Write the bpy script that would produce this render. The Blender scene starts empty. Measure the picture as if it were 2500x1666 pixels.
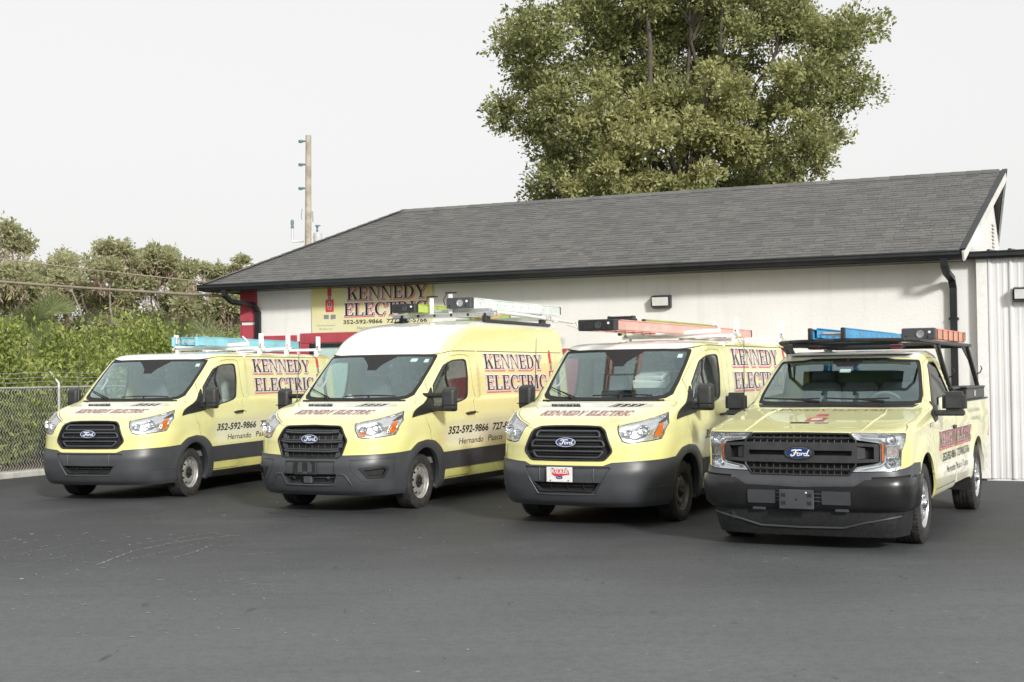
import bpy, bmesh, math, random
import numpy as np
from mathutils import Matrix, Vector
from mathutils.geometry import delaunay_2d_cdt

sc = bpy.context.scene
COL = sc.collection
random.seed(7)
RNG = np.random.default_rng(7)
PI = math.pi

# ------------------------------------------------------------------ camera
CAM_H, PITCH, ROLL, FPX = 1.708, 0.0252, -0.0121, 3288.0
cd = bpy.data.cameras.new('camera')
cd.sensor_width = 36.0
cd.lens = FPX / 2500.0 * 36.0
cd.clip_end = 2000.0
cam = bpy.data.objects.new('camera', cd)
COL.objects.link(cam)
_fw = Vector((0, math.cos(PITCH), math.sin(PITCH)))
_r0 = Vector((1, 0, 0))
_u0 = Vector((0, -math.sin(PITCH), math.cos(PITCH)))
_r = _r0 * math.cos(ROLL) + _u0 * math.sin(ROLL)
_u = _u0 * math.cos(ROLL) - _r0 * math.sin(ROLL)
cam.matrix_world = Matrix(((_r.x, _u.x, -_fw.x, 0), (_r.y, _u.y, -_fw.y, 0), (_r.z, _u.z, -_fw.z, CAM_H), (0, 0, 0, 1)))
sc.camera = cam

# ------------------------------------------------------------------ sky, sun, exposure
SUN_EL = math.radians(24)
SUN_DIR = Vector((0.40, -0.917, 0)).normalized()      # horizontal direction towards the sun
SUN_AZ = math.atan2(SUN_DIR.x, SUN_DIR.y)
world = bpy.data.worlds.new('World')
sc.world = world
world.use_nodes = True
wn = world.node_tree.nodes
wl = world.node_tree.links
wn.clear()
_out = wn.new('ShaderNodeOutputWorld')
_bg = wn.new('ShaderNodeBackground')
_sky = wn.new('ShaderNodeTexSky')
_sky.sky_type = 'NISHITA'
_sky.sun_disc = False
_sky.sun_elevation = SUN_EL
_sky.sun_rotation = SUN_AZ
_sky.air_density = 1.0
_sky.dust_density = 4.0
_hsv = wn.new('ShaderNodeHueSaturation')
_hsv.inputs['Saturation'].default_value = 0.12
_mx = wn.new('ShaderNodeMix')
_mx.data_type = 'RGBA'
_mx.inputs[0].default_value = 0.80
_mx.inputs[7].default_value = (6.65, 6.63, 6.58, 1)     # an even white overcast
wl.new(_sky.outputs[0], _hsv.inputs['Color'])
wl.new(_hsv.outputs[0], _mx.inputs[6])
wl.new(_mx.outputs[2], _bg.inputs[0])
_bg.inputs[1].default_value = 0.115
wl.new(_bg.outputs[0], _out.inputs[0])

sl = bpy.data.lights.new('sun', 'SUN')
sl.energy = 2.7
sl.angle = math.radians(7)
sl.color = (1.0, 0.965, 0.91)
sun = bpy.data.objects.new('sun', sl)
COL.objects.link(sun)
_to = Vector((SUN_DIR.x * math.cos(SUN_EL), SUN_DIR.y * math.cos(SUN_EL), math.sin(SUN_EL)))
sun.rotation_euler = (-_to).to_track_quat('-Z', 'Y').to_euler()
sun.location = (8, -20, 14)
sc.view_settings.view_transform = 'Standard'
sc.view_settings.look = 'None'
sc.view_settings.exposure = 0.36
sc.view_settings.gamma = 1.0
sc.view_settings.use_curve_mapping = False
sc.cycles.max_bounces = 8
sc.cycles.transparent_max_bounces = 16
# ------------------------------------------------------------------ helpers
def mk(name, V, F, mat=None, parent=None, smooth=False, ln=None, ang=None):
    me = bpy.data.meshes.new(name)
    me.from_pydata([tuple(map(float, v)) for v in V], [], [tuple(map(int, f)) for f in F])
    if mat is not None:
        me.materials.append(mat)
    if smooth:
        me.polygons.foreach_set('use_smooth', [True] * len(me.polygons))
    if ang is not None:
        me.polygons.foreach_set('use_smooth', [True] * len(me.polygons))
        me.set_sharp_from_angle(angle=math.radians(ang))
    if ln is not None:
        me.normals_split_custom_set([tuple(map(float, n)) for n in ln])
    me.update()
    o = bpy.data.objects.new(name, me)
    COL.objects.link(o)
    if parent is not None:
        o.parent = parent
    return o

def empty(name, loc, rz=0.0):
    o = bpy.data.objects.new(name, None)
    COL.objects.link(o)
    o.location = loc
    o.rotation_euler = (0, 0, rz)
    o.empty_display_size = 0.2
    return o

def tag(o, label=None, cat=None, group=None, kind=None):
    if label: o['label'] = label
    if cat: o['category'] = cat
    if group: o['group'] = group
    if kind: o['kind'] = kind
    return o

def copy_tree(o, parent=None):
    c = o.copy()
    COL.objects.link(c)
    c.parent = parent
    for ch in [x for x in o.children]:
        copy_tree(ch, c)
    return c

class MB:
    """collects shapes and links them as one mesh object"""
    def __init__(s): s.V = []; s.F = []
    def add(s, V, F):
        b = len(s.V)
        s.V += [tuple(v) for v in V]
        s.F += [tuple(i + b for i in f) for f in F]
        return s
    def box(s, c, d, rz=0.0, ry=0.0, rx=0.0, bev=0.0):
        x, y, z = d[0] / 2, d[1] / 2, d[2] / 2
        if bev > 0:
            b = min(bev, x * .95, y * .95, z * .95)
            V = []; idx = {}
            for sx in (-1, 1):
                for sy in (-1, 1):
                    for sz in (-1, 1):
                        for k, p in enumerate(((x, y - b, z - b), (x - b, y, z - b), (x - b, y - b, z))):
                            idx[(sx, sy, sz, k)] = len(V); V.append((sx * p[0], sy * p[1], sz * p[2]))
            F = []
            def q(l, out):
                a = [Vector(V[i]) for i in l]
                n = (a[1] - a[0]).cross(a[2] - a[0])
                F.append(tuple(l) if n.dot(Vector(out)) > 0 else tuple(reversed(l)))
            for sg in (-1, 1):
                q([idx[(sg, *p, 0)] for p in ((-1, -1), (1, -1), (1, 1), (-1, 1))], (sg, 0, 0))
                q([idx[(p[0], sg, p[1], 1)] for p in ((-1, -1), (1, -1), (1, 1), (-1, 1))], (0, sg, 0))
                q([idx[(*p, sg, 2)] for p in ((-1, -1), (1, -1), (1, 1), (-1, 1))], (0, 0, sg))
                for s2 in (-1, 1):
                    q([idx[(sg, s2, -1, 0)], idx[(sg, s2, 1, 0)], idx[(sg, s2, 1, 1)], idx[(sg, s2, -1, 1)]], (sg, s2, 0))
                    q([idx[(sg, -1, s2, 0)], idx[(sg, 1, s2, 0)], idx[(sg, 1, s2, 2)], idx[(sg, -1, s2, 2)]], (sg, 0, s2))
                    q([idx[(-1, sg, s2, 1)], idx[(1, sg, s2, 1)], idx[(1, sg, s2, 2)], idx[(-1, sg, s2, 2)]], (0, sg, s2))
            for sx in (-1, 1):
                for sy in (-1, 1):
                    for sz in (-1, 1):
                        q([idx[(sx, sy, sz, k)] for k in range(3)], (sx, sy, sz))
        else:
            V = [(-x, -y, -z), (x, -y, -z), (x, y, -z), (-x, y, -z), (-x, -y, z), (x, -y, z), (x, y, z), (-x, y, z)]
            F = [(0, 3, 2, 1), (4, 5, 6, 7), (0, 1, 5, 4), (1, 2, 6, 5), (2, 3, 7, 6), (3, 0, 4, 7)]
        M = Matrix.Rotation(rz, 3, 'Z') @ Matrix.Rotation(ry, 3, 'Y') @ Matrix.Rotation(rx, 3, 'X')
        c = Vector(c)
        return s.add([tuple(M @ Vector(v) + c) for v in V], F)
    def beam(s, a, b, w, h, up=(0, 0, 1), bev=0.0):
        """box of width w and height h from a to b"""
        a = Vector(a); b = Vector(b); t = (b - a); L = t.length; t.normalize()
        r = t.cross(Vector(up)).normalized(); u = r.cross(t)
        m = MB().box((0, 0, 0), (L, w, h), bev=bev)
        c = (a + b) / 2
        M = Matrix((t, r * -1, u)).transposed()
        return s.add([tuple(M @ Vector(v) + c) for v in m.V], m.F)
    def tube(s, pts, r, n=8, closed=False, caps=True):
        P = [Vector(p) for p in pts]; m = len(P)
        rr = r if hasattr(r, '__len__') else [r] * m
        V = []; F = []
        up = None
        for i in range(m):
            if closed: t = P[(i + 1) % m] - P[i - 1]
            else: t = P[min(i + 1, m - 1)] - P[max(i - 1, 0)]
            t.normalize()
            if up is None:
                up = Vector((0, 0, 1)) if abs(t.z) < .9 else Vector((1, 0, 0))
            a = (up - t * up.dot(t))
            if a.length < 1e-5: a = t.orthogonal()
            a.normalize(); up = a; b = t.cross(a)
            for k in range(n):
                q = 2 * PI * k / n
                V.append(P[i] + (a * math.cos(q) + b * math.sin(q)) * rr[i])
        for i in range(m if closed else m - 1):
            j = (i + 1) % m
            for k in range(n):
                l = (k + 1) % n
                F.append((i * n + k, i * n + l, j * n + l, j * n + k))
        if caps and not closed:
            F.append(tuple(reversed(range(n)))); F.append(tuple((m - 1) * n + k for k in range(n)))
        return s.add(V, F)
    def lathe(s, prof, n=24, c=(0, 0, 0), axis='Y', caps=False):
        """prof: list of (radius, height along axis)"""
        V = []; F = []; m = len(prof)
        for k in range(n):
            q = 2 * PI * k / n
            for r, h in prof:
                p = {'Y': (r * math.cos(q), h, r * math.sin(q)), 'Z': (r * math.cos(q), r * math.sin(q), h), 'X': (h, r * math.cos(q), r * math.sin(q))}[axis]
                V.append((p[0] + c[0], p[1] + c[1], p[2] + c[2]))
        for k in range(n):
            l = (k + 1) % n
            for i in range(m - 1):
                f = (k * m + i, k * m + i + 1, l * m + i + 1, l * m + i)
                F.append(f if axis != 'Y' else tuple(reversed(f)))
        return s.add(V, F)
    def prism(s, poly, f0, f1):
        """poly: 2D outline, f0 / f1 map (a,b) to the two faces"""
        n = len(poly)
        V = [f0(a, b) for a, b in poly] + [f1(a, b) for a, b in poly]
        F = [tuple(range(n)), tuple(reversed(range(n, 2 * n)))]
        for i in range(n):
            j = (i + 1) % n
            F.append((i, i + n, j + n, j))
        return s.add(V, F)
    def build(s, name, mat, parent=None, ang=35, bevel=0.0, fix=False):
        o = mk(name, s.V, s.F, mat, parent, ang=ang)
        if bevel or fix:
            bm = bmesh.new(); bm.from_mesh(o.data)
            bmesh.ops.recalc_face_normals(bm, faces=bm.faces)
            if bevel:
                bmesh.ops.bevel(bm, geom=[e for e in bm.edges if e.is_manifold and e.calc_face_angle(0) > .5], offset=bevel, segments=2, affect='EDGES', clamp_overlap=True)
            bm.to_mesh(o.data); bm.free()
            o.data.polygons.foreach_set('use_smooth', [True] * len(o.data.polygons))
            o.data.set_sharp_from_angle(angle=math.radians(ang))
        return o

# ------------------------------------------------------------------ materials
class NB:
    """short hand for shader node trees"""
    def __init__(s, name):
        s.m = bpy.data.materials.new(name); s.m.use_nodes = True
        s.t = s.m.node_tree; s.n = s.t.nodes; s.l = s.t.links
        s.b = s.n['Principled BSDF']; s.out = s.n['Material Output']
        s.co = None
    def new(s, t): return s.n.new(t)
    def _in(s, sock, v):
        if hasattr(v, 'is_linked') or isinstance(v, bpy.types.NodeSocket): s.l.new(v, sock)
        else: sock.default_value = v
    def obj(s):
        if s.co is None: s.co = s.new('ShaderNodeTexCoord').outputs['Object']
        return s.co
    def sep(s, v=None):
        n = s.new('ShaderNodeSeparateXYZ'); s.l.new(v if v is not None else s.obj(), n.inputs[0]); return n.outputs
    def map(s, v=None, scale=(1, 1, 1), rot=(0, 0, 0), loc=(0, 0, 0)):
        n = s.new('ShaderNodeMapping'); s.l.new(v if v is not None else s.obj(), n.inputs[0])
        n.inputs['Scale'].default_value = scale; n.inputs['Rotation'].default_value = rot; n.inputs['Location'].default_value = loc
        return n.outputs[0]
    def math(s, op, a, b=None, clamp=False):
        n = s.new('ShaderNodeMath'); n.operation = op; n.use_clamp = clamp
        s._in(n.inputs[0], a)
        if b is not None: s._in(n.inputs[1], b)
        return n.outputs[0]
    def mul(s, a, b): return s.math('MULTIPLY', a, b)
    def add(s, a, b): return s.math('ADD', a, b)
    def sm(s, x, a, b, lo=0.0, hi=1.0, smooth=True):
        n = s.new('ShaderNodeMapRange'); n.interpolation_type = 'SMOOTHSTEP' if smooth else 'LINEAR'
        s._in(n.inputs[0], x); n.inputs[1].default_value = a; n.inputs[2].default_value = b
        n.inputs[3].default_value = lo; n.inputs[4].default_value = hi
        return n.outputs[0]
    def mix(s, f, a, b, mode='MIX'):
        n = s.new('ShaderNodeMix'); n.data_type = 'RGBA'; n.blend_type = mode
        s._in(n.inputs[0], f)
        for k, v in ((6, a), (7, b)):
            if isinstance(v, (tuple, list)): n.inputs[k].default_value = tuple(v)[:3] + (1,)
            else: s.l.new(v, n.inputs[k])
        return n.outputs[2]
    def noise(s, scale, detail=3, v=None, rough=.55, out=0):
        n = s.new('ShaderNodeTexNoise'); s.l.new(v if v is not None else s.obj(), n.inputs['Vector'])
        n.inputs['Scale'].default_value = scale; n.inputs['Detail'].default_value = detail; n.inputs['Roughness'].default_value = rough
        return n.outputs[out]
    def voro(s, scale, v=None, feature='F1', out=0):
        n = s.new('ShaderNodeTexVoronoi'); n.feature = feature; s.l.new(v if v is not None else s.obj(), n.inputs['Vector'])
        n.inputs['Scale'].default_value = scale
        return n.outputs[out]
    def bump(s, h, strength=.3, dist=.01):
        n = s.new('ShaderNodeBump'); s.l.new(h, n.inputs['Height']); n.inputs['Strength'].default_value = strength; n.inputs['Distance'].default_value = dist
        s.l.new(n.outputs[0], s.b.inputs['Normal'])
    def set(s, **k):
        for a, v in k.items():
            a = a.replace('_', ' ')
            sock = s.b.inputs[a]
            if isinstance(v, (tuple, list)) and len(v) == 3 and sock.type == 'RGBA': v = tuple(v) + (1,)
            s._in(sock, v)
        return s

def plain(name, col, rough=.5, metal=0.0, var=.12, scale=14, bump=0.0, bscale=120, spec=.5, coat=0.0):
    b = NB(name)
    n = b.noise(scale, 4)
    c = b.mix(b.sm(n, .3, .7), tuple(x * (1 - var) for x in col), tuple(min(1, x * (1 + var)) for x in col))
    b.set(Base_Color=c, Metallic=metal, Roughness=b.sm(n, .2, .8, rough * .85, min(1, rough * 1.15)))
    b.b.inputs['Specular IOR Level'].default_value = spec
    b.b.inputs['Coat Weight'].default_value = coat
    if bump: b.bump(b.noise(bscale, 3), bump, .004)
    return b.m

def glass_mat(name, tint, refl=1.0, gloss=(1, 1, 1)):
    b = NB(name)
    b.n.remove(b.b)
    tr = b.new('ShaderNodeBsdfTransparent'); tr.inputs[0].default_value = tuple(tint) + (1,)
    gl = b.new('ShaderNodeBsdfGlossy'); gl.inputs['Roughness'].default_value = .03; gl.inputs[0].default_value = tuple(gloss) + (1,)
    fr = b.new('ShaderNodeFresnel')
    bf = b.new('ShaderNodeNewGeometry').outputs['Backfacing']              # a thin sheet reflects alike from both sides
    b.l.new(b.sm(bf, 0.0, 1.0, 1.52, 1 / 1.52, False), fr.inputs[0])
    f = b.math('MULTIPLY', fr.outputs[0], 1.7 * refl, True)
    mxs = b.new('ShaderNodeMixShader')
    b.l.new(f, mxs.inputs[0]); b.l.new(tr.outputs[0], mxs.inputs[1]); b.l.new(gl.outputs[0], mxs.inputs[2])
    b.l.new(mxs.outputs[0], b.out.inputs[0])
    return b.m

M = {}
M['black_plastic'] = plain('black_plastic', (.020, .021, .022), .45, var=.2, scale=30, bump=.15, bscale=400)
M['grey_plastic'] = plain('grey_plastic', (.056, .060, .066), .40, var=.12, scale=3, bump=.15, bscale=500)
M['dark_gap'] = plain('dark_gap', (.016, .016, .016), .8, var=.2)
M['rubber'] = plain('tyre_rubber', (.030, .029, .028), .72, var=.35, scale=18, bump=.2, bscale=150)
M['chrome'] = plain('chrome', (.75, .76, .78), .12, 1.0, var=.03)
M['reflector'] = plain('lamp_reflector', (.85, .86, .88), .10, .95, var=.03, scale=22)
M['lamp_grey'] = plain('lamp_grey', (.74, .75, .76), .18, .75, var=.05, scale=16)
M['amber'] = plain('amber_lens', (.72, .17, .02), .2, var=.15, scale=60, coat=.5)
M['steel_rim'] = plain('painted_steel_rim', (.37, .36, .345), .42, .4, var=.2, scale=12)
M['alu'] = plain('brushed_aluminium', (.66, .67, .68), .34, .8, var=.08, scale=40)
M['white_metal'] = plain('white_powder_coat', (.78, .78, .76), .4, 0, var=.05)
M['interior_grey'] = plain('interior_grey', (.80, .83, .84), .75, var=.15)
M['interior_dark'] = plain('interior_dark', (.15, .165, .17), .65, var=.2)
M['seat_vinyl'] = plain('seat_vinyl', (.17, .18, .19), .6, var=.15, scale=8)
M['headliner'] = plain('headliner', (.6, .6, .58), .9, var=.05)
M['ford_blue'] = plain('badge_blue', (.012, .045, .17), .25, .1, var=.1, coat=.6)
M['print_white'] = plain('print_white', (.78, .78, .76), .4, var=.03)
M['print_black'] = plain('print_black', (.018, .016, .017), .4, var=.15)
M['print_red'] = plain('print_red', (.62, .055, .075), .4, var=.1)
M['print_pink'] = plain('print_pink', (.72, .24, .24), .4, var=.08)
M['print_grey'] = plain('print_grey', (.24, .24, .25), .45, var=.08)
M['ws_glass'] = glass_mat('windscreen_glass', (.86, .97, .96), 2.0, (.76, .95, .97))
M['side_glass'] = glass_mat('side_glass', (.66, .74, .72), 1.0)
M['tinted_glass'] = glass_mat('tinted_glass', (.22, .25, .25), .35)
M['clear_lens'] = glass_mat('clear_lens', (.93, .95, .96), .8)
M['paper'] = plain('paper', (.75, .74, .70), .8, var=.08)

def wrap_mat(name, kind):
    """yellow vinyl wrap with printed fades to white and sky reflection painted on the bonnet, in vehicle coordinates"""
    b = NB(name)
    x, y, z = b.sep()
    ay = b.math('ABSOLUTE', y)
    nz = b.noise(1.6, 3)
    yel = (.79, .77, .355); deep = (.75, .71, .24); wh = (.86, .86, .82)
    c = b.mix(b.sm(z, .55, 1.1), deep, yel)
    c = b.mix(b.sm(nz, .35, .65, 0, .10), c, (.82, .79, .40))
    if kind != 'truck':
        ztop = 2.002
        mr = b.mul(b.sm(z, ztop, ztop + .014), b.sm(ay, .76, .85, 1, 0))
        mh = b.mul(b.mul(b.sm(z, 1.14, 1.33, 0, .80), b.sm(z, 1.37, 1.42, 1, 0)), b.sm(ay, .5, .98, 1, 0))  # bonnet whitening: part printed fade, part sky reflection painted in
        # pale swoosh along the lower side
        zz = b.math('SUBTRACT', z, b.add(b.mul(x, -.035), .86))
        ms = b.math('POWER', 2.718, b.mul(b.math('POWER', b.mul(zz, 5.2), 2.0), -1.0))
        ms = b.mul(b.mul(ms, b.sm(x, -.35, -.95)), b.sm(ay, .9, .97, 0, .62))
        m2 = b.mul(b.mul(b.sm(z, 1.3, 1.5), b.sm(z, 1.75, 2.0, 1, 0)), b.mul(b.sm(x, -1.3, -2.2, 0, .30), b.sm(ay, .85, .93)))
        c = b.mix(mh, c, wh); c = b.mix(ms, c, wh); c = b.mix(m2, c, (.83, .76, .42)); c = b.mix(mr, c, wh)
    else:
        mr = b.mul(b.sm(z, 1.828, 1.85), b.sm(ay, .70, .78, 1, 0))
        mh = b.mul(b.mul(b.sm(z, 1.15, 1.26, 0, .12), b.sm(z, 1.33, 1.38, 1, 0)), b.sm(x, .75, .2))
        ms = b.mul(b.mul(b.sm(z, .95, .6), b.sm(x, -.3, -1.2)), .7)
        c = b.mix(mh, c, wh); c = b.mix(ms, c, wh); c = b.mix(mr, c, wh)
    # road film near the sills
    dn = b.mul(b.sm(z, .75, .3, 0, .25), b.sm(b.noise(2.5, 4), .4, .75))
    c = b.mix(dn, c, (.30, .27, .20))
    b.set(Base_Color=c, Roughness=b.sm(b.noise(1.2, 2), .3, .8, .24, .32))
    b.b.inputs['Coat Weight'].default_value = .8
    b.b.inputs['Coat Roughness'].default_value = .02
    return b.m
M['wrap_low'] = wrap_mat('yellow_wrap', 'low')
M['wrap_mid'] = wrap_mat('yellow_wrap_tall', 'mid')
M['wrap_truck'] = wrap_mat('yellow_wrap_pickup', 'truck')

# ------------------------------------------------------------------ 2D tools
def fillet(poly, r, n=4, closed=True):
    """round the corners of a 2D outline"""
    P = [np.array(p, float) for p in poly]; m = len(P); out = []
    for i in range(m):
        if not closed and i in (0, m - 1): out.append(P[i]); continue
        a, b, c = P[i - 1], P[i], P[(i + 1) % m]
        rr = r[i] if hasattr(r, '__len__') else r
        d1 = min(rr, np.linalg.norm(a - b) * .45); d2 = min(rr, np.linalg.norm(c - b) * .45)
        if rr <= 1e-6: out.append(b); continue
        p = b + (a - b) / max(np.linalg.norm(a - b), 1e-9) * d1; q = b + (c - b) / max(np.linalg.norm(c - b), 1e-9) * d2
        for k in range(n + 1):
            t = k / n; out.append((1 - t) ** 2 * p + 2 * t * (1 - t) * b + t * t * q)
    return out

def offset_poly(poly, d):
    """move an outline outwards by d"""
    P = np.array(poly, float); n = len(P)
    A = 0.5 * sum(P[i][0] * P[(i + 1) % n][1] - P[(i + 1) % n][0] * P[i][1] for i in range(n))
    sg = 1 if A > 0 else -1
    out = []
    for i in range(n):
        a, b, c = P[i - 1], P[i], P[(i + 1) % n]
        e1 = (b - a) / max(np.linalg.norm(b - a), 1e-9); e2 = (c - b) / max(np.linalg.norm(c - b), 1e-9)
        n1 = np.array([e1[1], -e1[0]]) * sg; n2 = np.array([e2[1], -e2[0]]) * sg
        m = n1 + n2; L = np.linalg.norm(m)
        if L < 1e-6: out.append(b + n1 * d); continue
        m /= L; out.append(b + m * d / max(.35, m.dot(n1)))
    return out

def strip(pl, w):
    P = [np.array(p, float) for p in pl]; L = []; R = []
    for i in range(len(P)):
        t = P[min(i + 1, len(P) - 1)] - P[max(i - 1, 0)]; t = t / np.linalg.norm(t); n = np.array([-t[1], t[0]])
        L.append(P[i] + n * w / 2); R.append(P[i] - n * w / 2)
    return L + R[::-1]

def circle(c, r, n=40, r2=None):
    return [(c[0] + r * math.cos(2 * PI * k / n), c[1] + (r2 or r) * math.sin(2 * PI * k / n)) for k in range(n)]

def oval(cy, cz, ry, rz, n=28): return [(cy + ry * math.cos(2 * PI * k / n), cz + rz * math.sin(2 * PI * k / n)) for k in range(n)]

def resample(poly, step):
    out = []; n = len(poly)
    for i in range(n):
        a = np.array(poly[i], float); b = np.array(poly[(i + 1) % n], float)
        k = max(1, int(math.ceil(np.linalg.norm(b - a) / step)))
        for j in range(k): out.append(a + (b - a) * j / k)
    return out

def inside(poly, X, Y):
    P = np.array(poly, float); r = np.zeros(X.shape, bool); n = len(P); j = n - 1
    for i in range(n):
        xi, yi, xj, yj = P[i][0], P[i][1], P[j][0], P[j][1]
        if yi != yj:
            r ^= ((yi > Y) != (yj > Y)) & (X < (xj - xi) * (Y - yi) / (yj - yi) + xi)
        j = i
    return r

def cdt(polys, grid=None, step=None, near=.4):
    """triangulate outlines (list of loops) with optional inner grid points; returns vertices (n,2), triangles (m,3)"""
    pts = []; edges = []
    for p in polys:
        q = resample(p, step) if step else p
        b = len(pts)
        for a in q: pts.append((float(a[0]), float(a[1])))
        for i in range(len(q)): edges.append((b + i, b + (i + 1) % len(q)))
    if grid is not None and len(grid):
        h = (step or .05) * near
        cells = {}
        for a in pts: cells.setdefault((int(a[0] // h), int(a[1] // h)), []).append(a)
        for g in grid:
            cx, cy = int(g[0] // h), int(g[1] // h); ok = True
            for i in (-1, 0, 1):
                for j in (-1, 0, 1):
                    for a in cells.get((cx + i, cy + j), ()):
                        if (a[0] - g[0]) ** 2 + (a[1] - g[1]) ** 2 < h * h: ok = False
            if ok: pts.append((float(g[0]), float(g[1])))
    r = delaunay_2d_cdt([Vector(p) for p in pts], edges, [], 0, 1e-7)
    V = np.array([(v.x, v.y) for v in r[0]]); F = np.array([f for f in r[2] if len(f) == 3], int)
    a, b, c = V[F[:, 0]], V[F[:, 1]], V[F[:, 2]]
    ar = (b[:, 0] - a[:, 0]) * (c[:, 1] - a[:, 1]) - (c[:, 0] - a[:, 0]) * (b[:, 1] - a[:, 1])
    F[ar < 0] = F[ar < 0][:, ::-1]
    return V, F[np.abs(ar) > 1e-10]

def boundary(F):
    E = {}
    for f in F:
        for i in range(3):
            a, b = int(f[i]), int(f[(i + 1) % 3])
            if (b, a) in E: del E[(b, a)]
            else: E[(a, b)] = 1
    return list(E)

def flat_shape(loops, union=False):
    """triangulated 2D shape: even-odd of loops, or their union"""
    V, F = cdt(loops)
    c = V[F].mean(1)
    if union:
        m = np.zeros(len(F), bool)
        for l in loops: m |= inside(l, c[:, 0], c[:, 1])
    else:
        m = np.zeros(len(F), bool)
        for l in loops: m ^= inside(l, c[:, 0], c[:, 1])
    return V, F[m]

def plate(loops, f, name, mat, parent, thick=.004, union=False, n=None, step=None):
    """thin raised plate: 2D shape mapped by f(a,b,height)"""
    if step: loops = [resample(l, step) for l in loops]
    V, F = flat_shape(loops, union)
    used = sorted(set(F.ravel().tolist())); ix = {k: i for i, k in enumerate(used)}
    F = [[ix[int(k)] for k in t] for t in F]
    top = [f(V[k][0], V[k][1], thick) for k in used]; bot = [f(V[k][0], V[k][1], 0.0) for k in used]
    m = len(top); FF = [tuple(t) for t in F]
    for a, b in boundary(np.array(F)): FF.append((b, a, a + m, b + m))
    o = mk(name, top + bot, FF, mat, parent, ang=30)
    return o

# ------------------------------------------------------------------ lettering
def _q(*p): return list(p)
def _arc(cx, cy, rx, ry, a0, a1, n=14):
    return [(cx + rx * math.cos(math.radians(a0 + (a1 - a0) * k / n)), cy + ry * math.sin(math.radians(a0 + (a1 - a0) * k / n))) for k in range(n + 1)]
def _stem(x, y0=0, y1=1, w=.17): return _q((x, y0), (x + w, y0), (x + w, y1), (x, y1))
def _serif(x, y, l=.09, w=.17, h=.06): return _q((x - l, y), (x + w + l, y), (x + w + l, y + h), (x - l, y + h))
SERIF = {
 'I': (.40, [_stem(.115), _serif(.115, 0), _serif(.115, .94)]),
 'L': (.74, [_stem(.115), _serif(.115, 0), _serif(.115, .94), _q((.1, 0), (.70, 0), (.72, .28), (.66, .28), (.60, .07), (.1, .07))]),
 'E': (.76, [_stem(.115), _serif(.115, 0), _serif(.115, .94), _q((.1, 0), (.70, 0), (.73, .27), (.67, .27), (.60, .07), (.1, .07)),
             _q((.1, 1), (.69, 1), (.69, .74), (.64, .74), (.58, .93), (.1, .93)), _q((.2, .48), (.50, .48), (.50, .36), (.55, .36), (.55, .68), (.50, .68), (.50, .55), (.2, .55))]),
 'T': (.80, [_stem(.315), _serif(.315, 0, .10), _q((.04, 1), (.76, 1), (.78, .70), (.73, .70), (.66, .93), (.14, .93), (.07, .70), (.02, .70))]),
 'K': (.90, [_stem(.115), _serif(.115, 0), _serif(.115, .94), _q((.26, .36), (.30, .30), (.76, .96), (.70, .96)), _q((.38, .56), (.52, .68), (.84, .03), (.64, .03)),
             _serif(.63, 0, .05, .18), _serif(.62, .94, .06, .16)]),
 'N': (.96, [_stem(.13, 0, 1, .065), _stem(.765, 0, 1, .065), _q((.11, 1), (.30, 1), (.83, 0), (.76, 0)), _serif(.13, 0, .08, .065), _serif(.765, .94, .09, .065), _q((.03, .94), (.28, .94), (.25, 1), (.03, 1))]),
 'Y': (.90, [_stem(.365, 0, .46), _serif(.365, 0), _q((.08, .97), (.28, .97), (.53, .46), (.365, .40)), _q((.535, .46), (.44, .42), (.73, .97), (.79, .97)), _serif(.06, .94, .03, .22), _serif(.67, .94, .03, .17)]),
 'C': (.86, [_arc(.47, .5, .43, .52, 40, 320, 26) + _arc(.50, .5, .27, .455, 320, 40, 26), _q((.74, .98), (.79, .98), (.79, .66), (.75, .66), (.68, .86)), _q((.69, .16), (.76, .32), (.80, .30), (.72, .06))]),
 'D': (.90, [_stem(.115), _serif(.115, 0, .09, .1), _serif(.115, .94, .09, .1), _arc(.36, .5, .48, .5, -90, 90, 20) + _arc(.36, .5, .29, .435, 90, -90, 20), _q((.1, 0), (.40, 0), (.40, .065), (.1, .065)), _q((.1, .935), (.40, .935), (.40, 1), (.1, 1))]),
 'R': (.90, [_stem(.115), _serif(.115, 0), _serif(.115, .94, .09, .1), _arc(.42, .735, .31, .265, -90, 90, 16) + _arc(.42, .735, .14, .205, 90, -90, 16), _q((.1, .935), (.44, .935), (.44, 1), (.1, 1)), _q((.2, .47), (.44, .47), (.44, .53), (.2, .53)),
             _q((.36, .50), (.54, .49), (.86, .03), (.66, .03)), _serif(.66, 0, .02, .2)]),
 'W': (1.1, [_q((.06, .97), (.26, .97), (.44, .02), (.36, .02)), _q((.36, .02), (.42, .02), (.60, .97), (.54, .97)), _q((.50, .97), (.68, .97), (.82, .02), (.74, .02)), _q((.74, .02), (.80, .02), (1.02, .97), (.96, .97)), _serif(.07, .94, .05, .2), _serif(.94, .94, .05, .1)]),
 'A': (.86, [_q((.38, 1), (.50, 1), (.82, .03), (.62, .03)), _q((.08, .03), (.15, .03), (.46, .95), (.42, 1)), _q((.2, .30), (.66, .30), (.64, .37), (.2, .37)), _serif(.02, 0, .02, .17), _serif(.62, 0, .03, .18)]),
}
def serif_loops(text, h, grow=0.0, track=.02, xs=1.0, slant=0.0):
    """outlines of serif capitals, cap height h, origin at left base; grow thickens every stroke"""
    out = []; x = 0.0
    for ch in text:
        if ch == ' ': x += .42; continue
        w, P = SERIF[ch]
        for p in P:
            q = [((a + x), b) for a, b in p]
            if grow: q = offset_poly(q, grow / h)
            out.append([((a * xs + slant * b) * h, b * h) for a, b in q])
        x += w + track
    return out, (x - track) * h * xs
_FC = {}
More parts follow.
